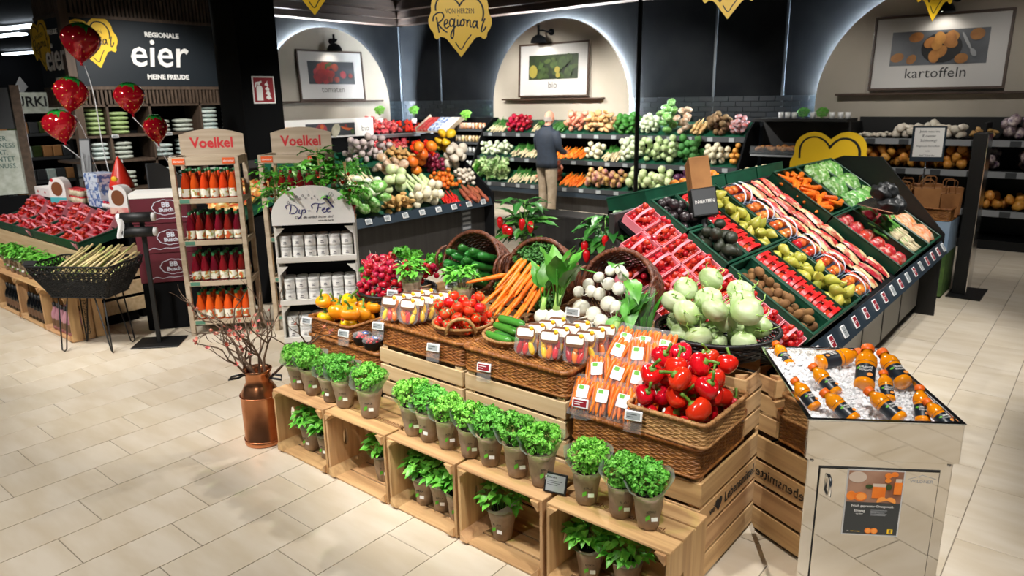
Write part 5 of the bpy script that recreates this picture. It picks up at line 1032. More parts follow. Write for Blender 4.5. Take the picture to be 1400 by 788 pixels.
green_crate('green crate of loose carrots high on the island', 2.33, 2.83, .62, 1.195); green_crate('green crate of red tomato nets on the island', 2.33, 2.83, 0, .61); 
CI = carrot_mesh(.18, .024, 77, 'carrot'); R = random.Random(60)
for (x, y, z, q) in pile(58, .027, (2.36, 2.80, .66, 1.16), .01, 61, False, 12): one('carrot', CI, 'orange carrot in the upper green crate of the island', 'carrot', IM @ T(x, y, z) @ RZ(R.uniform(-.7, .5)+pi) @ RY(R.uniform(-.2, .2)) @ T(-.085, 0, 0), 'loose carrots on the island')
NET = slab_bag(.105, .10, .035).mesh('pack', 'red_pack')
for c in range(4):
    for r in range(6): one('tomato_net', NET, 'red net of snack tomatoes, %s row, %s column in the island crate' % (ordn(r), ordn(c)), 'vegetable bag', IM @ T(2.40+c*.118, .07+r*.098, .012) @ RZ(.4*sin(c*3+r*5)) @ RX(.2), 'tomato nets on the island')
# black carrier bags on a small steel shelf
sh = thing('bag_shelf', 'small steel shelf bracket holding black bags over the island', 'shelf', IM @ T(2.95, .42, 0)); ob('post', MB().box(-.03, .03, -.01, .01, 0, .20).mesh('post', 'steel'), sh); ob('plate', MB().box(-.20, .24, -.12, .16, .20, .208).mesh('plate', 'steel'), sh, RX(-.4) @ T(0, -.06, 0))
BBG = MB().ball(.085, .07, .06, 18, 14, None, 0, lambda p: p*(1+.45*mnoise.noise(p*22))).mesh('black_bag', 'black_bag'); R = random.Random(70)
for k, (x, y, z) in enumerate(((-.14, -.02, .23), (.0, -.04, .225), (.14, -.02, .23), (-.08, .1, .27), (.06, .1, .28), (.18, .09, .265))): one('black_bag', BBG, 'crumpled black bag, %s of the heap on the island shelf' % ordn(k), 'bag', IM @ T(2.95, .42, 0) @ T(x, y, z+.03) @ rrot(R, .4), 'black bags on the shelf')
# spring onions, radish bunches, bagged greens
SON = MB()
SON.tube([(0, 0, 0), (.05, 0, .004), (.09, .004, .008)], [.022, .016, .015], 6, None, 1)
for k in range(5): a = (k-2)*.09; SON.tube([(.08, .002*k, .008), (.17, .17*a*.5, .016), (.27, .27*a, .008)], [.012, .010, .003], 5)
SON = SON.mesh('spring_onion', ['leek', 'root_white']); R = random.Random(71)
for c in range(7):
    for r in range(5): one('spring_onion', SON, 'bunch of spring onions near the far foot of the island', 'spring onion', IM @ T(2.90+c*.065+R.uniform(-.02, .02), .04+r*.075, .02+.016*(r % 3)) @ RZ(pi/2+R.uniform(-.35, .35)) @ RY(-.05), 'spring onions on the island')
mat('salad_bag', '4f8f36', 'b9cfa0', rough=.4, scale=38, rnd=.2, c3='6aa64a', bump=.6, bscale=40); mat('carrot_pack', 'e07a34', 'dcc4a8', rough=.4, scale=34, rnd=.15, bump=.5, bscale=40)
def crumple(mb, k, f): mb.v = [tuple(Vector(p)*(1+k*mnoise.noise(Vector(p)*f))) for p in mb.v]; return mb
SBG = [crumple(pillow(.19, .19, .05, s_), .35, 30).mesh('salad_bag', 'salad_bag') for s_ in (5, 6)]; SBR = pillow(.15, .19, .04, 7).mesh('carrot_pack', 'carrot_pack'); SRD = pillow(.14, .12, .04, 8).mesh('radish_pack', 'red_pack'); R = random.Random(72)
for c in range(4):
    for r in range(3): one('salad_bag', SBG[(c+r) % 2], 'clear bag of green salad, %s row from the top, %s column at the island end' % (ordn(2-r), ordn(c)), 'vegetable bag', IM @ T(3.08+c*.2, .68+r*.2, .05) @ RZ(R.uniform(-.3, .3)) @ RX(.2), 'salad bags on the island')
for c in range(3):
    for r in range(4): one('carrot_pack', SBR, 'clear bag of carrots, %s row, %s column at the far end of the island' % (ordn(r), ordn(c)), 'vegetable bag', IM @ T(3.46+c*.15, .12+r*.16, .045) @ RZ(R.uniform(-.3, .3)) @ RX(.15), 'carrot bags at the island end')
for c in range(3):
    for r in range(4): one('radish_pack', SRD, 'red radish bag, %s row, %s column near the far end of the island' % (ordn(r), ordn(c)), 'vegetable bag', IM @ T(2.98+c*.17, .42+r*.06, .06+.02*(r % 2)) @ RZ(R.uniform(-.5, .5)), 'radish bags on the island') if r < 2 else one('herb_bag', SBG[r % 2], 'small green herb bag, %s row, %s column near the far end' % (ordn(r-2), ordn(c)), 'vegetable bag', IM @ T(3.05+c*.16, .22+r*.1, .07) @ RZ(R.uniform(-.5, .5)) @ S(.75), 'herb bags on the island')
green_crate('green crate under the spring onions at the island end', 2.84, 3.36, 0, .60); green_crate('green crate at the far lower end of the island', 3.37, 3.84, 0, .60); green_crate('green crate under the salad bags', 2.84, 3.36, .61, 1.195); green_crate('green crate at the far upper end of the island', 3.37, 3.84, .61, 1.195)
# the back side of the island: crates with fruit nets
BKM = T(-2.26, 4.1, 1.30) @ RZ(pi/2) @ RX(-.25)
for k in range(4): green_crate('green crate on the back ridge of the island, %s from the pole' % ordn(k), k*.62, k*.62+.6, 0, .30, .12, None, BKM, 'green crates on the island ridge')
one('ridge_shelf', MB().box(0, 3.2, -.01, .38, -.03, 0).mesh('ridge_shelf', 'black_matt'), 'black shelf behind the island ridge', 'shelf', BKM)
one('ridge_shelf_support', MB().box(-2.56, -2.28, 4.1, 7.0, 0, 1.26).mesh('ridge_shelf_support', 'black_matt'), 'black base under the island ridge shelf', 'base')
OR = MB().ball(.037, n=10, m=7).mesh('orange', 'orange')
for (n_, s0, seed) in ((10, 1.05, 90), (9, .7, 91)): fill('orange', OR, 'orange in the ridge crate behind the paper bag holder', 'orange', 'oranges on the ridge', (s0, s0+.28, .03, .27), n_, .038, BKM, seed, .02)
fill('lemon', MB().ball(.028, .028, .036, 10, 7).mesh('lemon', 'lemon'), 'yellow lemon in the first ridge crate by the pole', 'lemon', 'lemons on the ridge', (.03, .57, .03, .27), 16, .032, BKM, 92, .02)
fill('mushroom', MB().ball(.024, .024, .018, 8, 6).mesh('mushroom', 'root_white'), 'pale mushroom in the far ridge crate', 'mushroom', 'mushrooms on the ridge', (1.9, 2.4, .03, .27), 26, .026, BKM, 93, .05)
# paper bag dispenser
bd = thing('bag_dispenser', 'black counter dispenser holding brown paper bags on the fruit island', 'dispenser', FMV((-1.83, 4.03, 1.30), (.55, -.8, .30), (.8, .55, -.05)) @ RZ(.18))
ob('box', MB().box(-.075, .075, 0, .17, -.11, 0, b=.004).mesh('box', 'black'), bd); ob('front_plate', MB().box(-.068, .068, .01, .16, 0, .003).mesh('front_plate', 'dgrey'), bd); text('INVERTEEN', .03, 'paper', bd, T(0, .085, .0036), sx=.75)
ob('post', MB().tube([(0, .01, -.05), (-.03, -.16, -.06), (-.03, -.30, -.06)], .02, 8).mesh('post', 'black'), bd)
for k in range(5): ob('paper_bag', MB().box(-.06, .06, .06, .36-.008*k, -.018-.02*k, -.006-.02*k, b=.002).mesh('paper_bag', 'brown_paper'), bd, T(-.004*k, 0, 0) @ RX(.05*k*.3))
# yellow heart top behind the island
hs = thing('heart_board', 'big yellow heart board with black outline rising behind the island end panel', 'sign', FM((-2.2, 7.62, 1.19), (.25, -1, 0)) @ S(.52)); heart_board(hs)
for q, r in (([(-.53, .34), (-.53, .54), (-.48, .66), (-.38, .73), (-.24, .74), (-.1, .67), (.0, .55)], .018), ([(-.02, .53), (.08, .65), (.2, .715), (.34, .70), (.45, .62), (.515, .48), (.515, .22)], .024)): ob('heart_line', stroke(q, r).mesh('heart_line', 'ink'), hs)
ob('post', MB().box(-.03, .03, -2.29, -.2, -.06, -.02).mesh('post', 'black'), hs)
# ================================================================== copper milk can with blossom branches
can = thing('milk_can', 'hammered copper milk can standing left of the herb crates', 'milk can', T(-3.745, 2.14, 0) @ S(1.1, 1.1, 1.0))
ob('body', MB().lathe([(.10, 0), (.104, .008), (.104, .03), (.100, .035), (.102, .30), (.100, .315), (.075, .37), (.066, .385), (.066, .44), (.078, .465), (.074, .467), (.062, .44), (.062, .39), (.05, .37)], 32).mesh('body', 'copper'), can)
for z in (.033, .31): ob('band', MB().ring([(.1035*cos(2*pi*k/40), .1035*sin(2*pi*k/40), z) for k in range(40)], .003, 6).mesh('band', 'copper'), can)
ob('handle', MB().tube([(-.066, -.05, .43), (-.11, -.09, .415), (-.13, -.10, .395), (-.10, -.06, .40), (-.072, -.02, .425)], .007, 8).mesh('handle', 'dark_metal'), can)
ob('handle', MB().tube([(.06, .05, .43), (.10, .08, .42), (.11, .07, .40), (.075, .02, .42)], .007, 8).mesh('handle', 'dark_metal'), can)
mat('bark', '4e3a2c', '7a6450', rough=.85, scale=30); mat('blossom', 'e86f62', 'f2a296', rough=.6, scale=30, rnd=.2)
br = thing('blossom_branches', 'bare twisted branches with coral blossoms in the copper can', 'branches', T(-3.745, 2.14, .40)); R = random.Random(15)
def twig(p, d, L, r, depth, out, tips):
    pts = [p]; q = p.copy(); n = 5
    for k in range(n): d = (d+Vector((R.uniform(-.45, .45), R.uniform(-.45, .45), R.uniform(-.25, .35)))).normalized(); q = q+d*L/n; pts.append(q.copy()); tips.append(q.copy())
    out.append((pts, [r*(1-.65*k/n) for k in range(n+1)]))
    if depth:
        for k in range(3): i = R.randrange(2, n+1); twig(pts[i], (d+Vector((R.uniform(-1.1, 1.1), R.uniform(-1.1, 1.1), R.uniform(-.2, .7)))).normalized(), L*R.uniform(.4, .65), r*.55, depth-1, out, tips)
tips = []
for k in range(9):
    a = k*.7+.3; out = []; twig(Vector((.02*cos(a), .02*sin(a), -.06)), Vector((cos(a)*.35, sin(a)*.35, 1)).normalized(), R.uniform(.32, .50), .0095, 2, out, tips); mb = MB()
    for pts, rad in out: mb.tube(pts, rad, 5)
    ob('branch', mb.mesh('branch', 'bark'), br)
mb = MB()
for k in range(6): a = k*pi/3; oval_leaf(mb, Vector((0, 0, 0)), Vector((cos(a), sin(a), .5)), Vector((0, 0, 1)), .011, .008, 0, .3, -.3, 2)
BLO = mb.mesh('blossom', 'blossom')
for p in R.sample([t for t in tips if .05 < t.z < .45], 46): ob('blossom', BLO, br, T(*p) @ rrot(R, 1.5) @ S(R.uniform(1.3, 2.0)))
# ================================================================== white jar rack
DM = T(-4.34, 3.04, 0) @ RZ(RAD(49)); rk = thing('jar_rack', 'white wooden rack with arched sign and rows of small white jars', 'display rack', DM); w = .55; d = .30
for s_ in (-1, 1):
    for k in range(4): ob('side_slat', MB().box(s_*w/2-.007, s_*w/2+.007, .006+k*d/4, (k+1)*d/4-.002, .0, 1.15, b=.001).mesh('side_slat', 'white_wood'), rk)
mat('rack_back', '23262a', rough=.6)
ob('back_panel', MB().box(-w/2, w/2, d, d+.008, .05, 1.15).mesh('back_panel', 'rack_back'), rk); ob('top_board', MB().box(-w/2-.01, w/2+.01, -.005, d+.01, 1.15, 1.165, b=.002).mesh('top_board', 'pine'), rk)
SHZ = (.30, .585, .90)
for z in (.06,)+SHZ:
    ob('shelf', MB().box(-w/2+.007, w/2-.007, 0, d, z-.014, z).mesh('shelf', 'white_wood'), rk); ob('shelf_lip', MB().box(-w/2-.007, w/2+.007, -.012, 0, z-.025, z+.016, b=.002).mesh('shelf_lip', 'white_wood'), rk)
for z in (.585, .87, 1.15):
    for s_ in (-1, 1): ob('corner_gusset', MB().prism([(0, 0), (-s_*.06, 0), (0, -.06)][::s_*-1], .012, Matrix(((1, 0, 0, s_*(w/2-.007)), (0, 0, 1, .0), (0, 1, 0, z-.024), (0, 0, 0, 1)))).mesh('corner_gusset', 'white_wood'), rk)
hd_ = ob('header_sign', MB().prism([(-.285, 0), (.285, 0), (.285, .06)]+[(.285*cos(pi*k/28), .06+.215*sin(pi*k/28)) for k in range(1, 28)]+[(-.285, .06)], .006).mesh('header_sign', 'paper'), rk, FM((0, -.014, 1.15), (0, -1, 0)))
mat('ink_violet', '2d2a78', rough=.6); mat('ink_grey', '5b5b66', rough=.6)
F = T(0, 0, .0065); 
dip = [[(-.175, .115), (-.18, .135), (-.15, .145), (-.12, .135), (-.105, .11), (-.12, .085), (-.15, .08)], [(-.145, .14), (-.15, .11), (-.16, .08)], [(-.09, .11), (-.095, .085), (-.085, .082)], [(-.07, .108), (-.085, .06), (-.105, .045)], [(-.075, .10), (-.055, .108), (-.05, .09), (-.07, .083)], [(-.035, .098), (-.015, .098)], [(.0, .115), (-.005, .135), (.02, .148), (.06, .143), (.09, .15)], [(.045, .143), (.035, .11), (.025, .085)], [(.03, .115), (.06, .118)], [(.065, .098), (.085, .108), (.08, .115), (.065, .10), (.075, .083), (.095, .09)], [(.095, .098), (.115, .108), (.11, .115), (.095, .10), (.105, .083), (.125, .09)]]
mb = MB()
for q in dip: stroke(q, .0032, mb=mb)
ob('script_lettering', mb.mesh('script_lettering', 'ink_violet'), hd_, F)
text('Dips, die einfach lecker sind', .027, 'ink_grey', hd_, F @ T(.005, .052, 0), shear=.3, sx=.85); text('www.dip-fee.de', .017, 'ink', hd_, F @ T(.085, .026, 0), shear=.2)
for k in range(11): 
    a = k/10; sx_, sy_ = -.16+.2*a, .165+.03*sin(a*2.6)+(.012 if k % 2 else -.006); r = .013*(1-.6*a)
    mb = MB(); P = [(sx_+r*(1 if i % 2 == 0 else .45)*sin(2*pi*i/10), sy_+r*(1 if i % 2 == 0 else .45)*cos(2*pi*i/10)) for i in range(10)]; stroke(P+[P[0], P[1]], .001, mb=mb); ob('printed_star', mb.mesh('printed_star', 'ink_grey'), hd_, F)
mb = MB(); stroke([(.075, .178), (.10, .178), (.115, .16), (.13, .135), (.145, .115)], .005, mb=mb); stroke([(.125, .15), (.15, .155)], .002, mb=mb); mb.prism([(.105+.008*cos(2*pi*k/10), .196+.008*sin(2*pi*k/10)) for k in range(10)], .001); ob('printed_fairy', mb.mesh('printed_fairy', 'ink_violet'), hd_, F)
mb = MB()
for (a, l) in ((.6, .04), (1.0, .045), (2.2, .025)): stroke([(.11, .182), (.11+l*cos(a+.2), .182+l*sin(a+.2)), (.11+l*cos(a-.15)*1.05, .182+l*sin(a-.15)), (.11, .182)], .0012, mb=mb)
ob('printed_wings', mb.mesh('printed_wings', 'ink_grey'), hd_, F)
mat('jar_white', 'd9d9d6', rough=.35, rnd=.03); mat('jar_lid', 'c9c9c6', rough=.4)
JB = MB().lathe([(.037, 0), (.04, .004), (.04, .068), (.037, .07)], 16).mesh('jar', 'jar_white'); JL = MB().lathe([(.0415, .064), (.0415, .08), (.04, .082), (.002, .082)], 16, caps=False).mesh('lid', 'jar_lid'); JP = MB().lathe([(.0403, .014), (.0403, .056)], 16, caps=False).mesh('label', 'paper'); JT = MB().add([(-.012, -.0409, .026), (.012, -.0409, .026), (.012, -.0409, .030), (-.012, -.0409, .030), (-.009, -.0409, .036), (.009, -.0409, .036), (.009, -.0409, .042), (-.009, -.0409, .042)], [(0, 1, 2, 3), (4, 5, 6, 7)]).mesh('printed_line', 'ink_grey')
for si, z in enumerate(SHZ):
    for r in range(3):
        for c in range(6):
            for v in range(2):
                if r == 2 and v == 0: continue
                o = one('dip_jar', JB, 'small white lidded jar, %s, %s in the %s row of the %s shelf' % (('bottom' if v == 0 else 'top'), ordn(c), ('front', 'middle', 'back')[r], ('lowest', 'middle', 'upper')[si]), 'jar', DM @ T(-.215+c*.086, .05+r*.088, z+.001+v*.0825), 'white jars on the rack') if r < 2 else None
                if o is None: continue
                ob('lid', JL, o)
                if r == 0: ob('label', JP, o); ob('printed_line', JT, o)
# tomato plants on top of the rack
mat('pot_red', 'a8262a', '8c1d22', rough=.4, scale=6)
def tleaf(seed):
    R = random.Random(seed); mb = MB(); mb.tube([(0, 0, 0), (.06, 0, .012), (.12, 0, .0)], .0018, 4)
    for (x, a, L) in ((.03, 1.2, .035), (.03, -1.2, .035), (.07, 1.0, .045), (.07, -1.0, .045), (.10, .7, .04), (.10, -.7, .04), (.12, 0, .055)): oval_leaf(mb, Vector((x, 0, .008)), Vector((cos(a), sin(a), -.1)), Vector((0, 0, 1)), L, L*.6, 0, .15, .4, 3)
    return mb.mesh('leaf', 'leaf')
TLF = [tleaf(s_) for s_ in (1, 2)]; TLD = [big_leaf(.10, .06, s_, 'leaf', .03) for s_ in (31, 32)]; CT = MB().ball(.014, n=10, m=7).mesh('fruit', 'tomato')
def tomato_plant(label, M, h, n, fr, seed, leaves, spread=.09):
    R = random.Random(seed); t = thing('tomato_plant', label, 'potted plant', M, 'potted plants on the jar rack'); ob('pot', MB().lathe([(.045, 0), (.06, .085), (.063, .09), (.057, .088), (.04, .01)], 16).mesh('pot', 'pot_red'), t); ob('soil', MB().lathe([(.056, .078), (.001, .08)], 12, caps=False).mesh('soil', 'soil'), t)
    ob('stem', MB().tube([(0, 0, .07), (.01, .005, h*.5), (-.005, .01, h)], [.004, .0035, .002], 6).mesh('stem', 'stem'), t)
    for s_ in (-.03, .03): ob('stake', MB().box(-.004, .004, -.004, .004, .05, h*1.02).mesh('stake', 'pine'), t, T(s_, .01, 0) @ RY(-s_*3))
    for k in range(n): a = R.random()*6.28; zz = R.uniform(.35, 1.0)*h; r = R.uniform(0, spread*.6); ob('leaf', leaves[R.randrange(2)], t, T(r*cos(a), r*sin(a), zz) @ RZ(a) @ RY(-R.uniform(-.5, .7)) @ S(R.uniform(.7, 1.15)))
    for k in range(fr): a = R.random()*6.28; ob('fruit', CT, t, T(R.uniform(.03, .09)*cos(a), R.uniform(.03, .09)*sin(a), R.uniform(.45, .8)*h))
tomato_plant('left tomato plant in a red pot with little red fruits on the jar rack', DM @ T(-.255, .13, 1.166), .38, 44, 6, 1, TLF)
tomato_plant('tallest leafy plant in a red pot in the middle of the jar rack top', DM @ T(.05, .20, 1.166), .50, 64, 3, 2, TLD, .12)
tomato_plant('right tomato plant in a red pot at the end of the jar rack top', DM @ T(.235, .10, 1.166), .40, 48, 7, 3, TLF, .09)
# ================================================================== two juice racks
mat('juice_orange', 'd04818', 'b93a12', rough=.15, scale=4, rnd=.1); mat('juice_red', '7d141c', '5e0f18', rough=.15, scale=4, rnd=.15); mat('juice_dark', '240a12', '180810', rough=.15, scale=4); mat('juice_carrot', 'd8541a', rough=.15, rnd=.08); mat('cap_green', '1f6b3a', rough=.4); mat('demeter', 'd85a24', rough=.5); mat('label_fruit', 'e9e4d6', 'd0572e', rough=.5, scale=22, lo=.52, hi=.6, c3='8fae52'); mat('juice_yellow', 'e0a21c', rough=.15)
JUB = MB().lathe([(.03, 0), (.037, .004), (.037, .115), (.033, .14), (.02, .185), (.0145, .205), (.014, .23)], 14); JUC = MB().lathe([(.0155, .225), (.0155, .248), (.012, .25), (.001, .25)], 12, caps=False).mesh('cap', 'cap_green'); JUL = MB().lathe([(.0374, .02), (.0374, .09)], 14, caps=False).mesh('label', 'label_fruit'); JUM = {m: JUB.mesh('juice_bottle', m) for m in ('juice_orange', 'juice_red', 'juice_dark', 'juice_carrot', 'juice_yellow')}
def juice_rack(name_l, M, W_, shelves, kinds, cols, rows, which):
    t = thing('juice_rack', name_l, 'display rack', M, 'wooden juice racks'); D_ = .36; Ht = 1.56
    for sx in (-1, 1):
        for y in (0, D_-.04): ob('post', MB().box(sx*W_/2-(.04 if sx > 0 else 0), sx*W_/2+(.04 if sx < 0 else 0), y, y+.04, 0, Ht, b=.003).mesh('post', 'birch'), t)
    for y in (0, D_-.025): ob('top_rail', MB().box(-W_/2+.04, W_/2-.04, y, y+.025, Ht-.07, Ht, b=.002).mesh('top_rail', 'birch'), t)
    for sx in (-1, 1): ob('top_rail', MB().box(sx*(W_/2-.02)-.012, sx*(W_/2-.02)+.012, .04, D_-.04, Ht-.07, Ht, b=.002).mesh('top_rail', 'birch'), t)
    for i, z in enumerate(shelves):
        sh_ = ob('shelf', MB().box(-W_/2+.002, W_/2-.002, .042, D_-.042, z-.016, z, b=.002).mesh('shelf', 'birch'), t); ob('shelf_front', MB().box(-W_/2+.04, W_/2-.04, -.002, .018, z-.03, z+.012, b=.002).mesh('shelf_front', 'birch'), t)
        for sx in (-1, 1): ob('side_rail', MB().box(sx*(W_/2-.012)-.008, sx*(W_/2-.012)+.008, .04, D_-.04, z-.03, z+.015, b=.002).mesh('side_rail', 'birch'), t)
        ob('price_strip', MB().box(-W_/2+.05, -W_/2+.13, -.004, -.002, z-.024, z+.008).mesh('price_strip', 'shelf_tag') , t)
        for r in range(rows):
            for c in range(cols):
                m = kinds[i]; o = one('juice_bottle', JUM[m], '%s juice bottle, %s in row %s, %s shelf of the %s juice rack' % ({'juice_orange': 'orange', 'juice_red': 'dark red', 'juice_dark': 'black', 'juice_carrot': 'orange', 'juice_yellow': 'yellow'}[m], ordn(c), ('one', 'two', 'three')[r], ('lowest', 'second', 'third', 'top')[i], which), 'bottle', M @ T(-W_/2+.085+c*(W_-.17)/(cols-1), .085+r*.095, z+.0005), 'juice bottles on the racks'); ob('cap', JUC, o)
                ob('label', JUL, o)
    hd = ob('header_board', MB().prism([(-W_/2+.01, 0), (W_/2-.01, 0)]+[((W_/2-.01)*(1-2*k/16), .19+.05*sin(pi*k/16)) for k in range(17)], .012).mesh('header_board', 'birch'), t, FM((0, D_-.012, Ht-.02), (0, -1, 0)))
    text('Voelkel', .125, 'red_print', hd, T(0, .115, .0125), off=.0035, sx=.95)
    for x in (-.2, .2): og = ob('orange_tag', MB().box(x-.05, x+.05, -.025, .025, -.001, .004).mesh('orange_tag', 'demeter'), t, FM((0, -.001, Ht-.035), (0, -1, 0))); text('demeter', .026, 'paper', og, T(x, 0, .0045), shear=.2)
mat('shelf_tag', '4f7f6a', rough=.5)
juice_rack('left wooden juice rack with red lettered header and rows of bottles', T(-5.89, 3.09, 0) @ RZ(RAD(47.5)), .56, (.13, .48, .84, 1.20), ('juice_carrot', 'juice_red', 'juice_red', 'juice_orange'), 6, 3, 'left')
juice_rack('right wooden juice rack half hidden behind the white jar rack', T(-5.40, 3.60, 0) @ RZ(RAD(38)), .56, (.13, .48, .84, 1.20), ('juice_yellow', 'juice_yellow', 'juice_dark', 'juice_red'), 6, 1, 'right')
# ================================================================== carton stack and roll stand
BX = T(-6.42, 2.93, 0) @ RZ(RAD(56))
one('black_carton', MB().box(-.24, .24, 0, .34, 0, .44, b=.004).mesh('black_carton', 'black_matt'), 'black carton base under the maroon cartons', 'carton', BX)
for k in range(3):
    t = one('maroon_carton', MB().box(-.245, .245, -.01, .34, 0, .265, b=.004).mesh('maroon_carton', 'maroon'), '%s maroon carton with white cloud logo' % ('lowest', 'middle', 'topmost')[k], 'carton', BX @ T(.008*(k % 2), -.006*k, .441+k*.267), 'maroon cartons stacked by the juice rack'); F = FM((.04, -.0115, .14), (0, -1, 0))
    cl_ = [(.105*cos(2*pi*i/40)*(1+.07*abs(sin(4.5*2*pi*i/40))), .062*sin(2*pi*i/40)*(1+.1*abs(sin(4.5*2*pi*i/40)))) for i in range(40)]; mb = MB(); stroke(cl_+cl_[:2], .0035, mb=mb); ob('cloud_logo', mb.mesh('cloud_logo', 'band_white'), t, F); text('BB', .06, 'band_white', t, F @ T(0, .022, .0012), off=.002); text('Busch', .05, 'band_white', t, F @ T(0, -.022, .0012), off=.0015)
    mb = MB(); stroke([(-.19, -.105), (-.15, -.09), (-.1, -.105), (-.05, -.095), (.0, -.1), (.1, -.092), (.2, -.098)], .003, mb=mb); ob('script_line', mb.mesh('script_line', 'band_white'), t, F)
    if k == 2: ob('white_lid', MB().box(-.245, .245, -.012, .342, .225, .268).mesh('white_lid', 'paper'), t)
rs = thing('roll_stand', 'black bag roll stand with two holders before the maroon cartons', 'stand', T(-6.12, 2.62, 0) @ RZ(RAD(47)))
ob('base_plate', MB().box(-.19, .19, -.14, .16, 0, .012, b=.003).mesh('base_plate', 'black'), rs); ob('pole', MB().box(-.018, .018, -.012, .012, .012, 1.12, b=.003).mesh('pole', 'black'), rs)
mat('roll_white', 'd8d8d8', rough=.4)
for z in (.98, 1.10): ob('holder', MB().tube([(-.14, -.04, z), (.10, -.04, z)], .042, 14).mesh('holder', 'black'), rs); ob('bag_roll', MB().tube([(.05, -.045, z), (.12, -.045, z)], .036, 14).mesh('bag_roll', 'roll_white'), rs); ob('bag_roll', MB().tube([(-.17, -.045, z), (-.12, -.045, z)], .036, 14).mesh('bag_roll', 'roll_white'), rs); ob('arm', MB().box(-.012, .012, -.05, .01, z-.01, z+.01).mesh('arm', 'black'), rs)
ob('hanging_bag', MB().grid(lambda u, v: Vector((-.17+.05*u+.01*sin(5*v), -.085+.01*sin(7*u+3*v), 1.10-.16*v)), 5, 6).mesh('hanging_bag', 'roll_white'), rs)
# ================================================================== rhubarb on a wire basket stand
RM = T(-6.44, 2.26, 0) @ RZ(RAD(33)); rb = thing('wire_basket_stand', 'black wire basket on thin hairpin legs holding rhubarb', 'basket stand', RM)
lo, hi = (.25, .15, .48), (.37, .24, .72)
def lp(a, b, z, n=12): return [(x, y, z) for x, y, _, _ in rrect(2*a, 2*b, .03, n*4)]
mb = MB(); rows = 11; nc = 52
P = [lp(lo[0]+(hi[0]-lo[0])*j/rows, lo[1]+(hi[1]-lo[1])*j/rows, lo[2]+(hi[2]-lo[2])*j/rows+(.03*abs(1) if j == rows else 0), 13) for j in range(rows+1)]
for j, p in enumerate(P): mb.ring(p, .004 if 0 < j < rows else .008, 4)
for i in range(nc): mb.tube([P[j][(i+j) % nc] for j in range(rows+1)], .0046, 4, caps=False); mb.tube([P[j][(i-j) % nc] for j in range(rows+1)], .0046, 4, caps=False)
o = ob('wire_mesh', mb.mesh('wire_mesh', 'black'), rb); o['kind'] = 'stuff'; ob('basket_floor', MB().box(-lo[0], lo[0], -lo[1], lo[1], lo[2]-.004, lo[2]).mesh('basket_floor', 'black'), rb)
for sx in (-1, 1):
    for sy in (-1, 1): ob('leg', MB().tube([(sx*.20, sy*.12, .48), (sx*.225, sy*.15, .02), (sx*.215, sy*.135, .006), (sx*.20, sy*.13, .02), (sx*.12, sy*.12, .48)], .006, 6).mesh('leg', 'black'), rb)
mat('rhubarb', 'b9a878', '86a848', rough=.4, scale=3.5, rnd=.15, stretch=(2, .2, .2), c3='c4b07e', lo=.3, hi=.7); RHU = [MB().tube([(0, 0, 0), (.13, .004*b, .006), (.26, .01*b, .004), (.34, .016*b, .012)], [.013, .012, .0095, .012], 8, flat=.7).mesh('rhubarb', 'rhubarb') for b in (-1, 1, 0)]; R = random.Random(18)
for k in range(34):
    o = one('rhubarb_stalk', RHU[k % 3], 'pink and green rhubarb stalk in the black wire basket', 'rhubarb', RM @ T(-.24+.014*k*1.02+R.uniform(-.01, .01), -.13+.05*R.random(), .60+.035*(k % 4)) @ RZ(pi/2-.35+R.uniform(-.2, .2)) @ RY(-.42+R.uniform(-.08, .08)), 'rhubarb stalks in the basket')
one('price_tag', MB().box(-.055, .055, -.03, .03, 0, .006, b=.002).mesh('price_tag', 'black'), 'black price card at the left rim of the rhubarb basket', 'price tag', RM @ T(-.33, -.2, .77) @ RX(.5))
# ================================================================== strawberry corner stand
LX = [(-7.335, -6.72), (-7.955, -7.34), (-8.575, -7.96), (-9.20, -8.58)]
ll = ['open crate with rose bottles at the end of the strawberry stand', 'open crate with dark wine bottles, second along the strawberry stand', 'open crate with dark wine bottles, third along the strawberry stand', 'open crate at the picture edge of the strawberry stand']
for i, (a, b) in enumerate(LX): wood_crate(ll[i], on_side((a+b)/2, 2.44, .205), b-a-.006, .40, .28, 3, 3, 'pine', False, 'crates under the strawberry stand')
o = [o for o in COL.objects if o.get('label') == ll[0]][0]; text('Lebensmittel', .06, 'ink', o, FMV((.307, .0, .15), (1, 0, 0), (0, 1, 0)))
mat('wine_dark', '0c0d0e', rough=.15); mat('wine_rose', 'b98a94', 'a2707c', rough=.2, scale=6, rnd=.1); mat('wine_label', '6d4f38', rough=.6)
WB = MB().lathe([(.03, 0), (.036, .004), (.036, .13), (.03, .155), (.015, .185), (.013, .24)], 12); WBM = {m: WB.mesh('wine_bottle', m) for m in ('wine_dark', 'wine_rose')}; WC = MB().lathe([(.0145, .2), (.0145, .243), (.001, .244)], 10, caps=False).mesh('capsule', 'black'); WL = MB().lathe([(.0364, .03), (.0364, .10)], 12, caps=False).mesh('label', 'wine_label')
for i in range(3):
    for c in range(6):
        for r in range(2):
            m = 'wine_rose' if i == 0 else 'wine_dark'; o = one('wine_bottle', WBM[m], '%s bottle, %s in the %s row, %s crate under the strawberries' % (('pink', 'dark wine')[i > 0], ordn(c), ('front', 'back')[r], ordn(i)), 'bottle', T(LX[i][0]+.09+c*.085, 2.225+r*.09, .026), 'bottles in the strawberry stand'); ob('capsule', WC, o); ob('label', WL, o)
R = random.Random(19)
for k in range(11): random.seed(500+k); herb('b', 'basil pot, %s from the rhubarb basket on the strawberry stand' % ordn(k), -6.86-k*.155, 2.27+R.uniform(-.015, .015), .408, k, 'basil pots on the strawberry stand', 1.02)
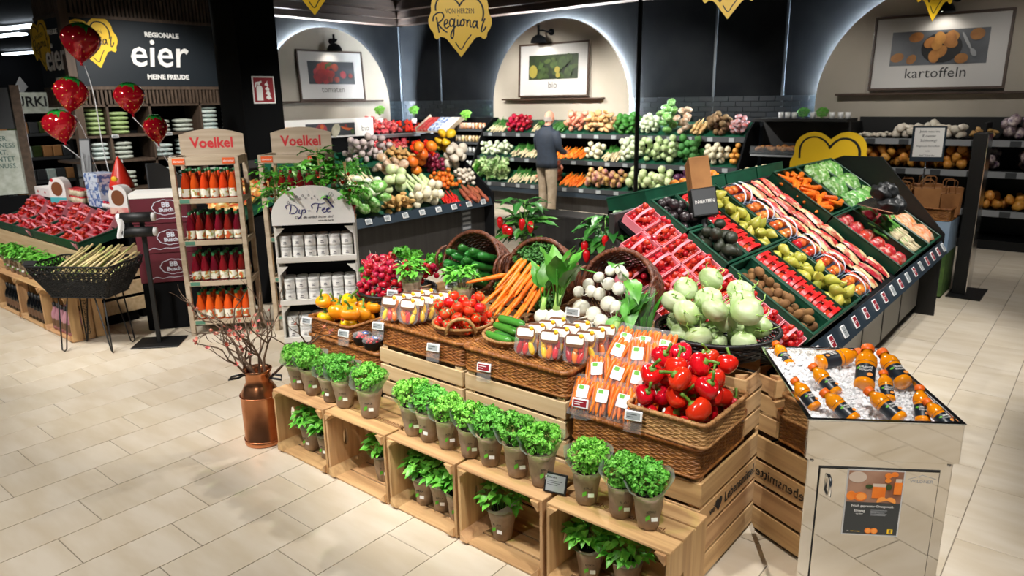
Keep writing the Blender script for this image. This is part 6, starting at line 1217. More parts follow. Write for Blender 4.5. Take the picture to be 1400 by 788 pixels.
one('pine_riser', MB().box(-9.4, -7.0, 2.46, 2.49, .0, .70).mesh('pine_riser', 'pine_pale'), 'pale wooden riser board behind the basil pots of the strawberry stand', 'riser'); one('stand_body', MB().box(-9.4, -7.02, 2.5, 2.85, 0, .70).mesh('stand_body', 'black_matt'), 'dark body of the strawberry stand', 'stand')
eb_ = [o for o in COL.objects if o.get('label', '').startswith('dark body of the strawberry')][0]
for k in range(4): ob('end_slat', MB().box(-7.0, -6.985, 2.46, 3.3, .10+k*.16, .23+k*.16, b=.002).mesh('end_slat', 'pine_pale'), eb_)
LM = Matrix(((1, 0, 0, -9.42), (0, .973, -.23, 2.47), (0, .23, .973, .715), (0, 0, 0, 1)))
for k in range(4): green_crate('green crate of strawberry punnets, %s from the rhubarb basket' % ordn(3-k), k*.585, k*.585+.58, 0, .40, .085, None, LM, 'green crates on the strawberry stand')
for k in range(4):
    for c in range(2):
        for r in range(3): punnet('pink strawberry punnet, %s, %s row, in the %s crate from the rhubarb' % (('left one', 'right one')[c], ('front', 'middle', 'back')[r], ordn(3-k)), LM @ T(k*.585+.065+c*.245, (.02, .205, .365)[r], (.01, .012, .06)[r]) @ RX((.18, .22, .75)[r]) @ RZ(.12*sin(k*3+c*2+r)) @ S(1.1, 1.12, 1.0), 400+k*6+c*3+r, 'strawberry punnets at the corner stand', 6)
one('goods_table', MB().box(-9.6, -7.05, 2.9, 3.75, 0, 1.0, b=.005).mesh('goods_table', 'black_matt'), 'dark table behind the strawberries carrying dessert goods', 'table')
mat('jar_cream', 'd8cdb4', 'c9bb9a', rough=.5, scale=20); mat('lid_red', 'c2202a', rough=.35); mat('box_blue', 'c9d3e2', '4e6da8', rough=.5, scale=20, lo=.5, hi=.56); mat('white_card', 'e9e4e2', rough=.6); mat('teal', '4fb0b8', rough=.6); mat('window_brown', '7a4526', rough=.6); mat('pink_print', 'd87a7a', 'e9c8b8', rough=.6, scale=14)
CJ = MB().lathe([(.025, 0), (.029, .003), (.029, .06)], 10).mesh('cream_jar', 'jar_cream'); CJL = MB().lathe([(.03, .058), (.03, .072), (.001, .073)], 10, caps=False).mesh('lid', 'lid_red')
for (x0, y0, nx, ny, nz, nm) in ((-8.55, 2.96, 6, 2, 2, 'left'), (-8.25, 3.16, 8, 2, 3, 'rear')):
    for a in range(nx):
        for b in range(ny):
            for c in range(nz):
                o = one('cream_jar', CJ, 'cream jar with red lid, %s in row %s, layer %s, %s block' % (ordn(a), ('one', 'two')[b], ('one', 'two', 'three')[c], nm), 'jar', T(x0+a*.066, y0+b*.066, 1.001+c*.076), 'red-lidded jars on the goods table'); ob('lid', CJL, o)
for k in range(4): one('milk_carton_tray', MB().box(0, .32, 0, .2, 0, .082, b=.004).mesh('milk_carton_tray', 'box_blue'), 'white and blue dessert tray, %s of its stack beside the jars' % ordn(k), 'carton', T(-8.0-.01*k, 2.93, 1.001+k*.084), 'blue dessert trays')
def arch_carton(label, M, m2):
    t = one('arched_carton', MB().prism([(-.1, 0), (.1, 0), (.1, .17)]+[(.1*cos(pi*k/14), .17+.1*sin(pi*k/14)) for k in range(1, 14)]+[(-.1, .17)], .09).mesh('arched_carton', 'white_card'), label, 'carton', M, 'arched cake cartons'); disc(t, 0, .15, .07, .075, 'window_brown', .0905, 'window'); ob('print_band', MB().box(-.1, .1, 0, .06, .09, .0915).mesh('print_band', m2), t); disc(t, -.05, .24, .02, .018, 'lid_red', .0905, 'printed_heart')
arch_carton('white arched cake carton with round brown window and teal band, left of the jars', FM((-8.60, 2.93, .995), (.5, -1, 0)), 'teal'); arch_carton('pink arched cake carton beside the maroon cartons', FM((-7.18, 2.95, 1.0), (.5, -1, 0)), 'pink_print')
for k in range(12): 
    t = one('dessert_cup', MB().lathe([(.02, 0), (.028, .05)], 10).mesh('dessert_cup', 'white_card'), 'small dessert cup with red berry, %s in the %s line before the pink carton' % (ordn(k % 6), ordn(k//6)), 'dessert', T(-7.66+(k % 6)*.064, 2.95+(k//6)*.064, 1.001), 'dessert cups'); ob('berry', MB().ball(.016, n=8, m=6).mesh('berry', 'berry_red'), t, T(0, 0, .06))
for k in range(5): t = one('white_carton', MB().box(0, .2, 0, .15, 0, .1, b=.003).mesh('white_carton', 'white_card'), 'white food carton with small red print, %s along the left table edge' % ordn(k), 'carton', T(-9.55+.21*k, 2.95, 1.001), 'white cartons'); disc(t, .1, .05, .02, .015, 'lid_red', 0, 'printed_heart').matrix_basis = FM((.1, -.0005, .05), (0, -1, 0))
gn = thing('garden_gnome', 'garden gnome figure with tall red hat and green coat on the goods table', 'figurine', T(-7.62, 3.12, 1.0) @ RZ(.5)); mat('gnome_hat', 'd8321e', 'c82818', rough=.35, scale=6); mat('gnome_green', '58962c', rough=.5)
ob('body', MB().lathe([(.07, 0), (.10, .04), (.10, .12), (.06, .19), (.03, .21)], 18).mesh('body', 'gnome_green'), gn); ob('beard', MB().ball(.085, .06, .10, 12, 8, T(0, -.055, .13)).mesh('beard', 'white_card'), gn); ob('nose', MB().ball(.02, n=8, m=6, M=T(0, -.115, .20)).mesh('nose', 'orange_in'), gn); ob('hat', MB().lathe([(.11, .19), (.115, .205), (.10, .26), (.06, .37), (.025, .46), (.004, .50)], 18).mesh('hat', 'gnome_hat'), gn); ob('hat_badge', MB().ball(.035, .012, .028, 10, 6, T(0, -.092, .285)).mesh('hat_badge', 'yellow'), gn)
gs = one('grey_side_board', MB().prism([(0, 0), (.65, 0), (.65, .06), (.12, .42), (0, .42)], .03, Matrix(((0, 0, 1, 0), (1, 0, 0, 0), (0, 1, 0, 0), (0, 0, 0, 1)))).mesh('grey_side_board', 'dgrey'), 'grey sloping side board beside the gnome', 'board', T(-7.45, 3.3, 1.0))
sp_ = thing('shelf_sign', 'narrow grey framed sign on a thin pole among the jars', 'sign', T(-8.28, 3.05, 1.0) @ RZ(.6)); ob('pole', MB().tube([(0, 0, 0), (0, 0, .52)], .008, 6).mesh('pole', 'grey'), sp_); ob('frame', MB().box(-.06, .06, -.008, .008, .26, .66, b=.003).mesh('frame', 'dgrey'), sp_, RX(-.1)); ob('sheet', MB().box(-.05, .05, -.0095, -.008, .28, .64).mesh('sheet', 'grey'), sp_, RX(-.1))
# packed fruit slope behind the cartons
FM2 = T(-7.95, 3.72, .92) @ RX(.35); one('fruit_slope', MB().box(-.1, 1.5, -.05, .75, -.04, 0).mesh('fruit_slope', 'crate_green'), 'green sloping shelf of packed apples behind the maroon cartons', 'shelf', FM2); one('slope_base', MB().box(-8.0, -6.5, 3.8, 4.4, 0, .9).mesh('slope_base', 'black_matt'), 'black base under the packed apple slope', 'base')
mat('apple_pack', 'cf3a30', 'e9dfb8', rough=.4, scale=20, rnd=.2, c3='d8a24a')
APK = pillow(.2, .14, .045, 3).mesh('apple_bag', 'apple_pack'); R = random.Random(77)
for c in range(7):
    for r in range(4): one('apple_bag', APK, 'clear bag of red and yellow apples, %s in row %s behind the maroon cartons' % (ordn(c), ('one', 'two', 'three', 'four')[r]), 'fruit bag', FM2 @ T(.05+c*.205, .05+r*.17, .05) @ RZ(R.uniform(-.2, .2)), 'apple bags behind the cartons')
# strawberry balloons
mat('balloon_red', 'b80f22', 'c41628', rough=.1, scale=3, metal=.35, coat=1.0); mat('balloon_green', '1f9a3a', '2fb34a', rough=.14, scale=5, metal=.4); mat('seed_yellow', 'e0b040', rough=.4); mat('ribbon', 'd9dadc', rough=.4)
def straw_shape(p):
    t = p.z/.21; k = 1.0+.30*t-.25*t*t; k *= (1+.04*sin(6*math.atan2(p.y, p.x))) ; return Vector((p.x*k, p.y*k*.62, p.z if p.z > 0 else p.z*1.12))
STB = MB().ball(.21, .21, .21, 24, 16, None, 0, straw_shape).lathe([(.02, -.27), (.012, -.245), (.02, -.225)], 8).mesh('balloon', 'balloon_red')
mb = MB()
for k in range(9):
    a = 2*pi*k/9; d0 = Vector((cos(a), sin(a)*.62, 0)); A = []; B = []; s_ = Vector((-sin(a), cos(a)*.62, 0))
    for i in range(6):
        u = i/5; ph = u*(.95+.3*(k % 2)); q = d0*(.215*sin(ph))+Vector((0, 0, .20*cos(ph)+.012)); wd = .055*(1-u**2)+.004; A.append(q-s_*wd); B.append(q+s_*wd)
    mb.strip(A, B)
STG = mb.mesh('leaf_crown', 'balloon_green'); mb = MB()
for k in range(9): a = 2*pi*k/9; oval_leaf(mb, Vector((0, 0, .20)), Vector((cos(a), sin(a), .7)), Vector((0, 0, 1)), .10, .04, 0, .2, .5, 3)
STF = mb.mesh('leaf_tuft', 'balloon_green'); SSD = MB().ball(.007, .004, .011, 6, 5).mesh('seed', 'seed_yellow')
def balloon(label, p, sc, turn, anchor, tilt):
    p = Vector(p); t = one('strawberry_balloon', STB, label, 'balloon', face_cam(p, turn) @ RZ(tilt) @ RX(-pi/2) @ S(sc), 'strawberry balloons'); ob('leaf_crown', STG, t); ob('leaf_tuft', STF, t)
    for j in range(5):
        for k in range(11):
            a = 2*pi*(k+.5*(j % 2))/11; e = .42-j*.3; q = straw_shape(Vector((.213*cos(e)*cos(a), .213*cos(e)*sin(a), .213*sin(e)))); ob('seed', SSD, t, T(*q) @ RZ(a-pi/2) @ S(.75))
    M = t.matrix_basis.inverted(); b = p+Vector((0, 0, -.27*sc)); L = [b+(Vector(anchor)-b)*u+Vector((.03*sin(u*5), .02*sin(u*7), 0))*(1-u) for u in [k/12 for k in range(13)]]; ob('ribbon', MB().tube([M @ q for q in L], .006, 4).mesh('ribbon', 'ribbon'), t)
balloon('highest strawberry foil balloon before the yellow heart sign', (-8.50, 3.29, 2.63), .88, .1, (-7.75, 3.1, 1.0), -.12); balloon('second highest strawberry balloon on the left, below the highest one', (-8.57, 3.14, 2.11), .80, .3, (-8.4, 3.3, 1.0), -.2)
balloon('lowest strawberry balloon at the far left, above the sign pole', (-8.61, 3.0, 1.79), .76, -.3, (-8.3, 3.4, 1.0), .12); balloon('upper right strawberry balloon above the white food bags', (-8.08, 3.52, 2.06), .72, .2, (-7.9, 4.0, 1.0), .05); balloon('lower right strawberry balloon nearest to the juice rack', (-7.83, 3.63, 1.74), .66, .8, (-7.7, 4.1, 1.0), .08)
# ================================================================== egg cabinet with bags
eg = thing('egg_cabinet', 'tall dark corner cabinet lettered eier with shelves of food bags', 'cabinet', None); cx0, cy0, cx1, cy1 = -10.85, 3.68, -10.0, 6.40
ob('carcass', MB().box(cx0, cx1-.45, cy0+.45, cy1, 0, ZC).mesh('carcass', 'black_matt'), eg)
ob('sign_board', MB().box(cx1-.04, cx1, cy0+.10, cy1, 2.22, 3.04).mesh('sign_board', 'navy_board'), eg); ob('sign_board', MB().box(cx0, cx1-.08, cy0, cy0+.04, 2.22, 3.04).mesh('sign_board', 'navy_board'), eg)
ob('corner_post', MB().box(cx1-.09, cx1+.01, cy0-.01, cy0+.09, 0, ZC).mesh('corner_post', 'slat_wood'), eg)
for z in (2.20, 3.05): ob('trim_rail', MB().box(cx1-.03, cx1+.012, cy0+.09, cy1, z-.02, z+.02).mesh('trim_rail', 'slat_wood'), eg); ob('trim_rail', MB().box(cx0, cx1-.09, cy0-.012, cy0+.03, z-.02, z+.02).mesh('trim_rail', 'slat_wood'), eg)
sl = MB().box(-.012, .012, -.014, .014, 0, 1, b=0).mesh('slat', 'slat_wood')
for k in range(52):
    y = cy0+.14+k*.05
    if y < 6.38: ob('slat', sl, eg, T(cx1-.01, y, 2.0) @ S(1, 1, .18)); ob('slat', sl, eg, T(cx1-.01, y, 3.07) @ S(1, 1, .9))
for k in range(15): x = cx0+.03+k*.05; ob('slat', sl, eg, T(x, cy0+.01, 2.0) @ RZ(pi/2) @ S(1, 1, .18)); ob('slat', sl, eg, T(x, cy0+.01, 3.07) @ RZ(pi/2) @ S(1, 1, .9))
ob('slat_backing', MB().box(cx1-.05, cx1-.03, cy0+.1, cy1, 3.05, ZC).box(cx0, cx1-.1, cy0+.02, cy0+.04, 3.05, ZC).mesh('slat_backing', 'black'), eg)
for z in (.5, .9, 1.28, 1.60, 1.985): ob('shelf', MB().box(cx1-.44, cx1-.01, cy0+.1, cy1, z-.015, z+.015).mesh('shelf', 'slat_wood'), eg); ob('shelf', MB().box(cx0, cx1-.1, cy0, cy0+.4, z-.015, z+.015).mesh('shelf', 'slat_wood'), eg)
for y in (4.06, 4.60, 5.3, 6.1): ob('divider', MB().box(cx1-.44, cx1-.01, y-.015, y+.015, .5, 2.0).mesh('divider', 'slat_wood'), eg)
F = FM((cx1+.001, 4.78, 2.60), (1, 0, 0)); text('eier', .52, 'paper', eg, F @ T(.02, .03, 0), shear=.12, ex=.012, sx=.95, off=.004); text('REGIONALE', .085, 'paper', eg, F @ T(.10, .27, 0), ex=.006, off=.003); text('MEINE FREUDE', .085, 'paper', eg, F @ T(.12, -.26, 0), ex=.006, off=.003)
F = FM((-10.36, cy0-.001, 2.60), (0, -1, 0)); text('eier', .50, 'paper', eg, F @ T(.02, -.03, 0), shear=.12, ex=.012, sx=.8); text('FREUDE', .09, 'paper', eg, F @ T(.05, .27, 0), ex=.006); text('MEINE', .09, 'paper', eg, F @ T(.05, -.30, 0), ex=.006)
mat('bag_white', 'cfd6cc', 'b6beb0', rough=.5, scale=14, rnd=.06); mat('bag_green', 'a9bd84', '8ea768', rough=.5, scale=14, rnd=.08); mat('bag_aqua', 'bcd2cf', 'd7e0da', rough=.5, scale=14, rnd=.06)
FBM = {m: MB().ball(.17, .12, .042, 12, 6, None, 0, lambda p: Vector((max(-.15, min(.15, p.x*1.2)), max(-.105, min(.105, p.y*1.2)), p.z))).mesh('food_bag', m) for m in ('bag_white', 'bag_green', 'bag_aqua')}
bays = [(3.80, 4.05), (4.08, 4.58), (4.62, 5.28), (5.32, 6.08)]
for bi, (a, b) in enumerate(bays):
    nc_ = max(1, int((b-a)/.29))
    for si, (z, n, ms) in enumerate(((1.617, 6, ('bag_green', 'bag_green', 'bag_white', 'bag_aqua')), (1.297, 4, ('bag_aqua', 'bag_white', 'bag_aqua', 'bag_aqua')), (.917, 4, ('bag_white', 'bag_white', 'bag_aqua', 'bag_white')))):
        for c in range(nc_):
            m = ms[bi]; R = random.Random(bi*100+si*10+c)
            for k in range(max(2, n-(R.random() < .5)-(2 if si == 0 and bi == 2 else 0))):
                one('food_bag', FBM[m], '%s food bag, %s up in pile %s, bay %s, %s egg cabinet shelf' % ({'bag_white': 'white', 'bag_green': 'green', 'bag_aqua': 'pale blue'}[m], ordn(k), ('one', 'two', 'three')[c], ('one', 'two', 'three', 'four')[bi], ('top', 'middle', 'low')[si]), 'food bag', T(cx1-.16, a+.14+c*(b-a)/nc_+.0, z+.03+k*.058) @ RZ(pi/2+R.uniform(-.06, .06)) @ S(.78 if bi else .66, .95, .70), 'food bags in the egg cabinet')
for y in (4.0, 4.7, 5.4): 
    for z in (1.6, 1.28): price_tag('small shelf price tag in the egg cabinet at %s height, bay %d' % ({1.6: 'upper', 1.28: 'lower'}[z], int(y)), FM((cx1+.008, y+.1, z), (1, 0, 0)), .09, .04, False, 'price tags in the egg cabinet')
# ================================================================== far left shop area
nk = thing('shop_board', 'white board sign lettered NATURKIND above the far left shelves', 'sign', FM((-12.55, 4.0, 2.05), (1, 0, 0))); ob('board', MB().box(-.62, .50, -.16, .14, 0, .04).mesh('board', 'bag_white'), nk); text('NATURKIND', .20, 'ink', nk, T(-.03, 0, .042), off=.004, sx=.98); ob('leaf_logo', MB().prism([(0, -.1), (.08, 0), (0, .14), (-.08, 0)], .03).mesh('leaf_logo', 'grey'), nk, T(-.06, .22, 0)); ob('post', MB().box(-.6, -.55, -2.05, -.16, 0, .04).mesh('post', 'black'), nk); ob('post', MB().box(.45, .5, -2.05, -.16, 0, .04).mesh('post', 'black'), nk)
fs = thing('grocery_shelf', 'dark grocery shelf with small packs behind the lowest balloon', 'shelf', T(-12.5, 3.25, 0)); 
ob('back', MB().box(-.5, -.45, 0, 1.35, 0, 1.85).mesh('back', 'black_matt'), fs)
for z in (.55, .9, 1.25, 1.6): ob('board', MB().box(-.45, 0, 0, 1.35, z-.02, z).mesh('board', 'dark_metal'), fs); ob('tag_strip', MB().box(0, .01, .1, 1.2, z-.045, z).mesh('tag_strip', 'dgrey'), fs)
GP = [MB().box(-.05, .05, -.06, .06, 0, .16, b=.006).mesh('grocery_pack', m) for m in ('p_grn', 'cardboard', 'bag_aqua', 'dgrey')]; R = random.Random(88)
for si, z in enumerate((.55, .9, 1.25, 1.6)):
    for c in range(9): one('grocery_pack', GP[R.randrange(4)], 'small grocery pack, %s on the %s board of the far left shelf' % (ordn(c), ordn(si)), 'package', T(-12.58, 3.33+c*.135, z), 'packs on the far left shelf')
ps = thing('poster_stand', 'white poster stand lettered WER FAIRNESS at the left edge', 'sign', FM((-10.9, 3.04, .9), (.85, -.3, 0))); ob('sheet', MB().box(-.28, .24, .0, .80, 0, .02).mesh('sheet', 'bag_white'), ps)
for i, s_ in enumerate(('WER', 'FAIRNESS', 'SÄT,', 'ERNTET', 'GENUSS.')): text(s_, .085, 'teal_ink', ps, T(.03, .70-.085*i, .021), sx=.9) if 'teal_ink' in MT else None
ob('side_frame', MB().box(.24, .34, -.9, 1.35, -.05, .05).mesh('side_frame', 'slat_wood'), ps); ob('foot', MB().box(-.28, .30, -.9, -.02, -.03, .03).mesh('foot', 'black_matt'), ps); ob('top_panel', MB().box(-.28, .24, .82, 1.32, 0, .02).mesh('top_panel', 'dgrey'), ps)
# ================================================================== produce kinds for the other displays
for n_, a, b, r_ in (('k_cauli', 'e6dfc4', 'd4ccaa', .6), ('k_cabbage', 'b9cf8a', 'd6e2b4', .5), ('k_iceberg', '8fb85c', 'bcd494', .5), ('k_onion', 'c98a3e', 'b06e28', .35), ('k_redonion', '6e1730', '8c2746', .3), ('k_garlic', 'e4dccb', 'cfc3b0', .6), ('k_purple', '9c8a8c', 'c9bcb4', .6), ('k_pumpkin', 'e07a1e', 'd0661a', .45), ('k_sweet', 'a8583a', '8e452c', .7), ('k_ginger', 'd0a868', 'b98e50', .7), ('k_chili', 'c4191c', 'd83020', .25), ('k_celery', 'bcd58a', 'd8e6b8', .45), ('k_fennel', 'cfe0b4', 'e4ecd4', .45), ('k_potato', 'b08a52', '8f6a38', .75), ('k_celeriac', '7d6240', '5f4729', .85), ('k_parsnip', 'd0b078', 'bb9860', .6), ('k_beans', '2f6e26', '4b8f38', .45), ('k_broccoli', '2f6a2c', '47863e', .7), ('k_turnip', 'c9a850', '9a5a72', .5), ('k_beet', '5d4028', '462d1c', .8), ('k_cucd', '24541f', '3b7a30', .35), ('k_beige', 'd9b888', 'b98a52', .5), ('k_pinkbag', 'e2a890', 'd87a58', .35), ('k_lettuce', '6fa84a', 'cfe0ae', .5), ('k_rcab', '3c1c34', '55284a', .4), ('k_greybag', '8e969e', 'b4503e', .4), ('k_nut', '8c5a2c', '6b4220', .7), ('k_bread', 'b87a3a', '94592a', .7), ('k_netpurple', '4a2a4c', 'c9b8b0', .4), ('k_netor', 'c8812c', 'e0a24a', .4)):
    mat(n_, a, b, rough=r_, scale=26 if 'net' in n_ or 'bag' in n_ else 14, rnd=.12)
mat('k_brown_bag', 'a8805a', 'd8c8b4', rough=.4, scale=16, rnd=.12)
def lump(r, sx=1, sy=1, sz=1, amp=.1, f=18, n=10, m=7): return MB().ball(r*sx, r*sy, r*sz, n, m, None, 0, lambda p: p*(1+amp*mnoise.noise(p*f)))
def leafy(r, m, seed, n=14):
    random.seed(seed); mb = MB().ball(r*.72, n=10, m=7, mi=0)
    for k in range(n): a = random.random()*6.28; e = random.uniform(-.5, 1.1); d0 = Vector((cos(a)*cos(e), sin(a)*cos(e), sin(e))); oval_leaf(mb, d0*r*.55, d0+rnd3(.5), rnd3(1)+d0, r*.9, r*.9, 0, .4, .1, 3)
    return mb.mesh('head', m)
def long_mesh(L, r0, r1, m, split=None, n=7): 
    mb = MB().tube([(-L/2+L*k/4, 0, .004*sin(k)) for k in range(5)], [r0*.7, r0, r0*.7+r1*.3, r1, r1*.6], n); return mb.mesh('long', m)
def leek_mesh():
    mb = MB().tube([(-.22, 0, 0), (-.1, 0, 0), (.02, 0, .004)], [.014, .016, .016], 7, None, 1)
    for k in range(5): a = (k-2)*.13; mb.tube([(.0, 0, .004), (.12, .12*a, .016), (.24, .26*a, .002)], [.014, .011, .003], 5, None, 0, flat=.4)
    mb.v = [(x*.68, y*.9, z*.9) for x, y, z in mb.v]; return mb.mesh('leek', ['k_beans', 'root_white'])
KIND = {   # name: (mesh, radius for packing, category, long?)
 'cauliflower': (lump(.05, amp=.25, f=60).mesh('cauliflower', 'k_cauli'), .05, 0), 'cabbage': (lump(.065, amp=.05).mesh('cabbage', 'k_cabbage'), .065, 0), 'iceberg': (leafy(.07, 'k_iceberg', 1), .07, 0), 'onion': (lump(.034, 1, 1, .95, .04).mesh('onion', 'k_onion'), .034, 0), 'red_onion': (lump(.032, 1, 1, .95, .04).mesh('red_onion', 'k_redonion'), .032, 0), 'garlic': (lump(.03, 1, 1, .85, .15, 60).mesh('garlic', 'k_garlic'), .03, 0), 'garlic_net': (lump(.045, 1, .8, .8, .2, 30).mesh('garlic_net', 'k_purple'), .045, 0), 'pumpkin': (lump(.072, 1, 1, .8, .05).mesh('pumpkin', 'k_pumpkin'), .072, 0), 'sweet_potato': (long_mesh(.16, .028, .022, 'k_sweet'), .03, 1), 'ginger': (lump(.045, 1.2, .7, .5, .35, 25).mesh('ginger', 'k_ginger'), .036, 0), 'chili_pepper': (long_mesh(.12, .013, .006, 'k_chili', n=6), .016, 1), 'celery': (long_mesh(.26, .028, .022, 'k_celery'), .03, 1), 'fennel': (lump(.055, 1, .7, 1, .1).mesh('fennel', 'k_fennel'), .052, 0), 'potato': (lump(.035, 1.2, .9, .85, .12).mesh('potato', 'k_potato'), .036, 0), 'celeriac': (lump(.055, amp=.2, f=40).mesh('celeriac', 'k_celeriac'), .055, 0), 'parsnip': (long_mesh(.26, .026, .010, 'k_parsnip'), .026, 1), 'green_bean_bag': (lump(.06, 1.2, 1, .6, .3, 30).mesh('green_bean_bag', 'k_beans'), .05, 0), 'broccoli': (lump(.06, amp=.3, f=50).mesh('broccoli', 'k_broccoli'), .06, 0), 'turnip': (lump(.05, amp=.06).mesh('turnip', 'k_turnip'), .05, 0), 'beetroot': (lump(.045, amp=.12).mesh('beetroot', 'k_beet'), .045, 0), 'cucumber': (long_mesh(.28, .022, .02, 'k_cucd'), .024, 1), 'bread_roll_bag': (lump(.06, 1.2, .9, .6, .2, 24).mesh('bread_roll_bag', 'k_beige'), .05, 0), 'salmon_coloured_bag': (lump(.06, 1.2, .9, .6, .2, 24).mesh('pink_bag', 'k_pinkbag'), .05, 0), 'lettuce': (leafy(.075, 'k_lettuce', 4, 20), .07, 0), 'red_cabbage': (lump(.07, amp=.05).mesh('red_cabbage', 'k_rcab'), .07, 0), 'grey_pack': (lump(.06, 1.1, .8, .5, .15, 24).mesh('grey_pack', 'k_greybag'), .045, 0), 'carrot': (long_mesh(.22, .021, .009, 'carrot'), .022, 1), 'leek': (leek_mesh(), .024, 1), 'tomato': (lump(.036, 1, 1, .9, .02).mesh('tomato', 'tomato'), .036, 0), 'orange_tomato': (lump(.03, 1, 1, .9, .02).mesh('orange_tomato', 'pepper_orange2' if 'pepper_orange2' in MT else 'k_pumpkin'), .03, 0), 'radish_bunch': (lump(.05, 1, 1, .8, .35, 40).mesh('radish_bunch', 'radish_red'), .045, 0), 'salad_bag': (lump(.08, 1.1, .9, .6, .25, 22).mesh('salad_bag', 'salad_bag'), .065, 0), 'brown_bag': (lump(.065, 1.1, .9, .55, .2, 24).mesh('brown_bag', 'k_brown_bag'), .055, 0), 'kohlrabi': (lump(.055, amp=.06).mesh('kohlrabi', 'kohlrabi'), .055, 0), 'spring_turnip': (lump(.045, amp=.06).mesh('spring_turnip', 'k_fennel'), .045, 0), 'yellow_net': (lump(.06, 1.1, .9, .7, .2, 24).mesh('yellow_net', 'lemon'), .055, 0), 'nut': (lump(.03, 1.1, .9, .8, .1).mesh('nut', 'k_nut'), .03, 0), 'bread_roll': (lump(.05, 1.2, .8, .7, .1).mesh('bread_roll', 'k_bread'), .042, 0), 'onion_net': (lump(.075, 1, .8, 1, .2, 22).mesh('onion_net', 'k_netpurple'), .07, 0), 'potato_net': (lump(.062, 1, .8, 1.1, .3, 30).mesh('potato_net', 'k_netor'), .06, 0), 'garlic_bag': (lump(.06, 1.1, .9, .8, .3, 26).mesh('garlic_bag', 'k_garlic'), .052, 0), 'berry_pack': (MB().box(-.06, .06, -.045, .045, -.025, .03, b=.006).mesh('berry_pack', 'red_pack'), .048, 0), 'orange_pepper': (lump(.045, 1, 1, 1.05, .06).mesh('orange_pepper', 'k_netor'), .045, 0)}
def block(kind, M, s0, s1, t0, t1, n, seed, where, a0=pi/2):
    mesh, r, lg = KIND[kind]; R = random.Random(seed); nm = kind.replace('_', ' '); name = kind
    if lg and t1-t0 > .3: t0, t1 = t0+.09, t1-.06
    for (x, y, z, q) in pile(n, r, (s0, s1, t0, t1), .004, seed, False, 14):
        rot = (RZ(a0+R.uniform(-.22, .22)) @ RY(R.uniform(-.1, .1)) @ RX(R.random()*6)) if lg else rrot(R, .8)
        one(name, mesh, '%s %s' % (nm, where), nm, M @ T(x, y, z) @ rot @ S(q/r), '%ss %s' % (nm, where))
# ================================================================== vegetable stand in the middle distance
MM = Matrix(((0, -.8, .6, -6.04), (1, 0, 0, 4.2), (0, .6, .8, .75), (0, 0, 0, 1))); MW = MM.inverted()
vs_ = thing('vegetable_stand', 'dark wooden sloping vegetable stand behind the white jar rack', 'display stand', MM)
ob('deck', MB().box(0, 2.68, -.02, 1.12, -.03, -.002).mesh('deck', 'crate_green'), vs_); ob('front_panel', MB().box(-6.16, -6.12, 4.2, 6.86, .0, .72).mesh('front_panel', 'dark_wood'), vs_, MW); ob('back_panel', MB().box(-7.1, -7.06, 4.2, 6.86, 0, 1.40).mesh('back_panel', 'dark_wood'), vs_, MW)
ob('price_rail', MB().prism([(0, 0), (.012, 0), (-.03, .10), (-.045, .10)], 2.68, Matrix(((1, 0, 0, -6.0), (0, 0, 1, 4.2), (0, 1, 0, .70), (0, 0, 0, 1)))).mesh('price_rail', 'rail_blue'), vs_, MW)
pe = [(-5.99, 0), (-5.99, .84), (-6.78, 1.50), (-7.0, 1.50), (-7.12, 1.4), (-7.12, 0)]
ob('end_panel', MB().prism(pe[::-1], .03, Mxz(6.90)).mesh('end_panel', 'black_matt'), vs_, MW); ob('vent_grille', MB().box(-6.121, -6.112, 6.42, 6.6, .40, .68).mesh('vent_grille', 'dgrey'), vs_, MW)
for k in range(4): ob('grille_bar', MB().box(-6.112, -6.107, 6.44, 6.58, .43+k*.06, .46+k*.06).mesh('grille_bar', 'grey'), vs_, MW)
for k in range(9): price_tag('price tag, %s from the jar rack on the vegetable stand rail' % ordn(k), FMV((-6.0, 4.62+k*.26, .755), (1, -.2, .4), (0, 1, 0)), .075, .06, False, 'price tags on the vegetable stand')
for k, (kd, a, b, c, d, n) in enumerate([('salad_bag', .35, .95, .02, .26, 13), ('ginger', .98, 1.36, .02, .22, 22), ('cauliflower', 1.40, 1.86, .02, .26, 17), ('chili_pepper', 1.90, 2.18, .02, .22, 26), ('sweet_potato', 2.26, 2.64, .02, .24, 14), ('fennel', .62, 1.12, .28, .50, 12), ('cabbage', 1.14, 1.52, .28, .52, 7), ('celery', 1.54, 1.96, .28, .52, 14), ('orange_tomato', 1.98, 2.36, .26, .54, 36), ('garlic', 2.38, 2.66, .28, .54, 30), ('leek', .70, 1.22, .56, .84, 16), ('brown_bag', 1.26, 1.66, .54, .80, 11), ('pumpkin', 1.68, 2.04, .54, .78, 6), ('red_onion', 2.06, 2.36, .56, .82, 30), ('garlic_bag', 2.38, 2.66, .56, .84, 12), ('garlic_net', 1.0, 1.62, .86, 1.08, 34), ('ginger', 1.64, 2.02, .82, 1.06, 16), ('tomato', 2.04, 2.46, .84, 1.08, 26), ('yellow_net', 2.47, 2.67, .86, 1.08, 6), ('salad_bag', .1, .6, .55, .85, 9)]): block(kd, MM, a, b, c, d, n, 700+k, 'on the sloping vegetable stand'+('' if kd not in ('ginger', 'salad_bag') else (' low down' if c < .5 else ' high up')))
one('net_scale', MB().box(-.09, .09, -.06, .06, 0, .05, b=.01).box(-.11, .11, -.07, .07, .05, .062, b=.004).mesh('net_scale', 'black'), 'black tray among the tomatoes on the vegetable stand', 'tray', MM @ T(2.06, .80, .03))
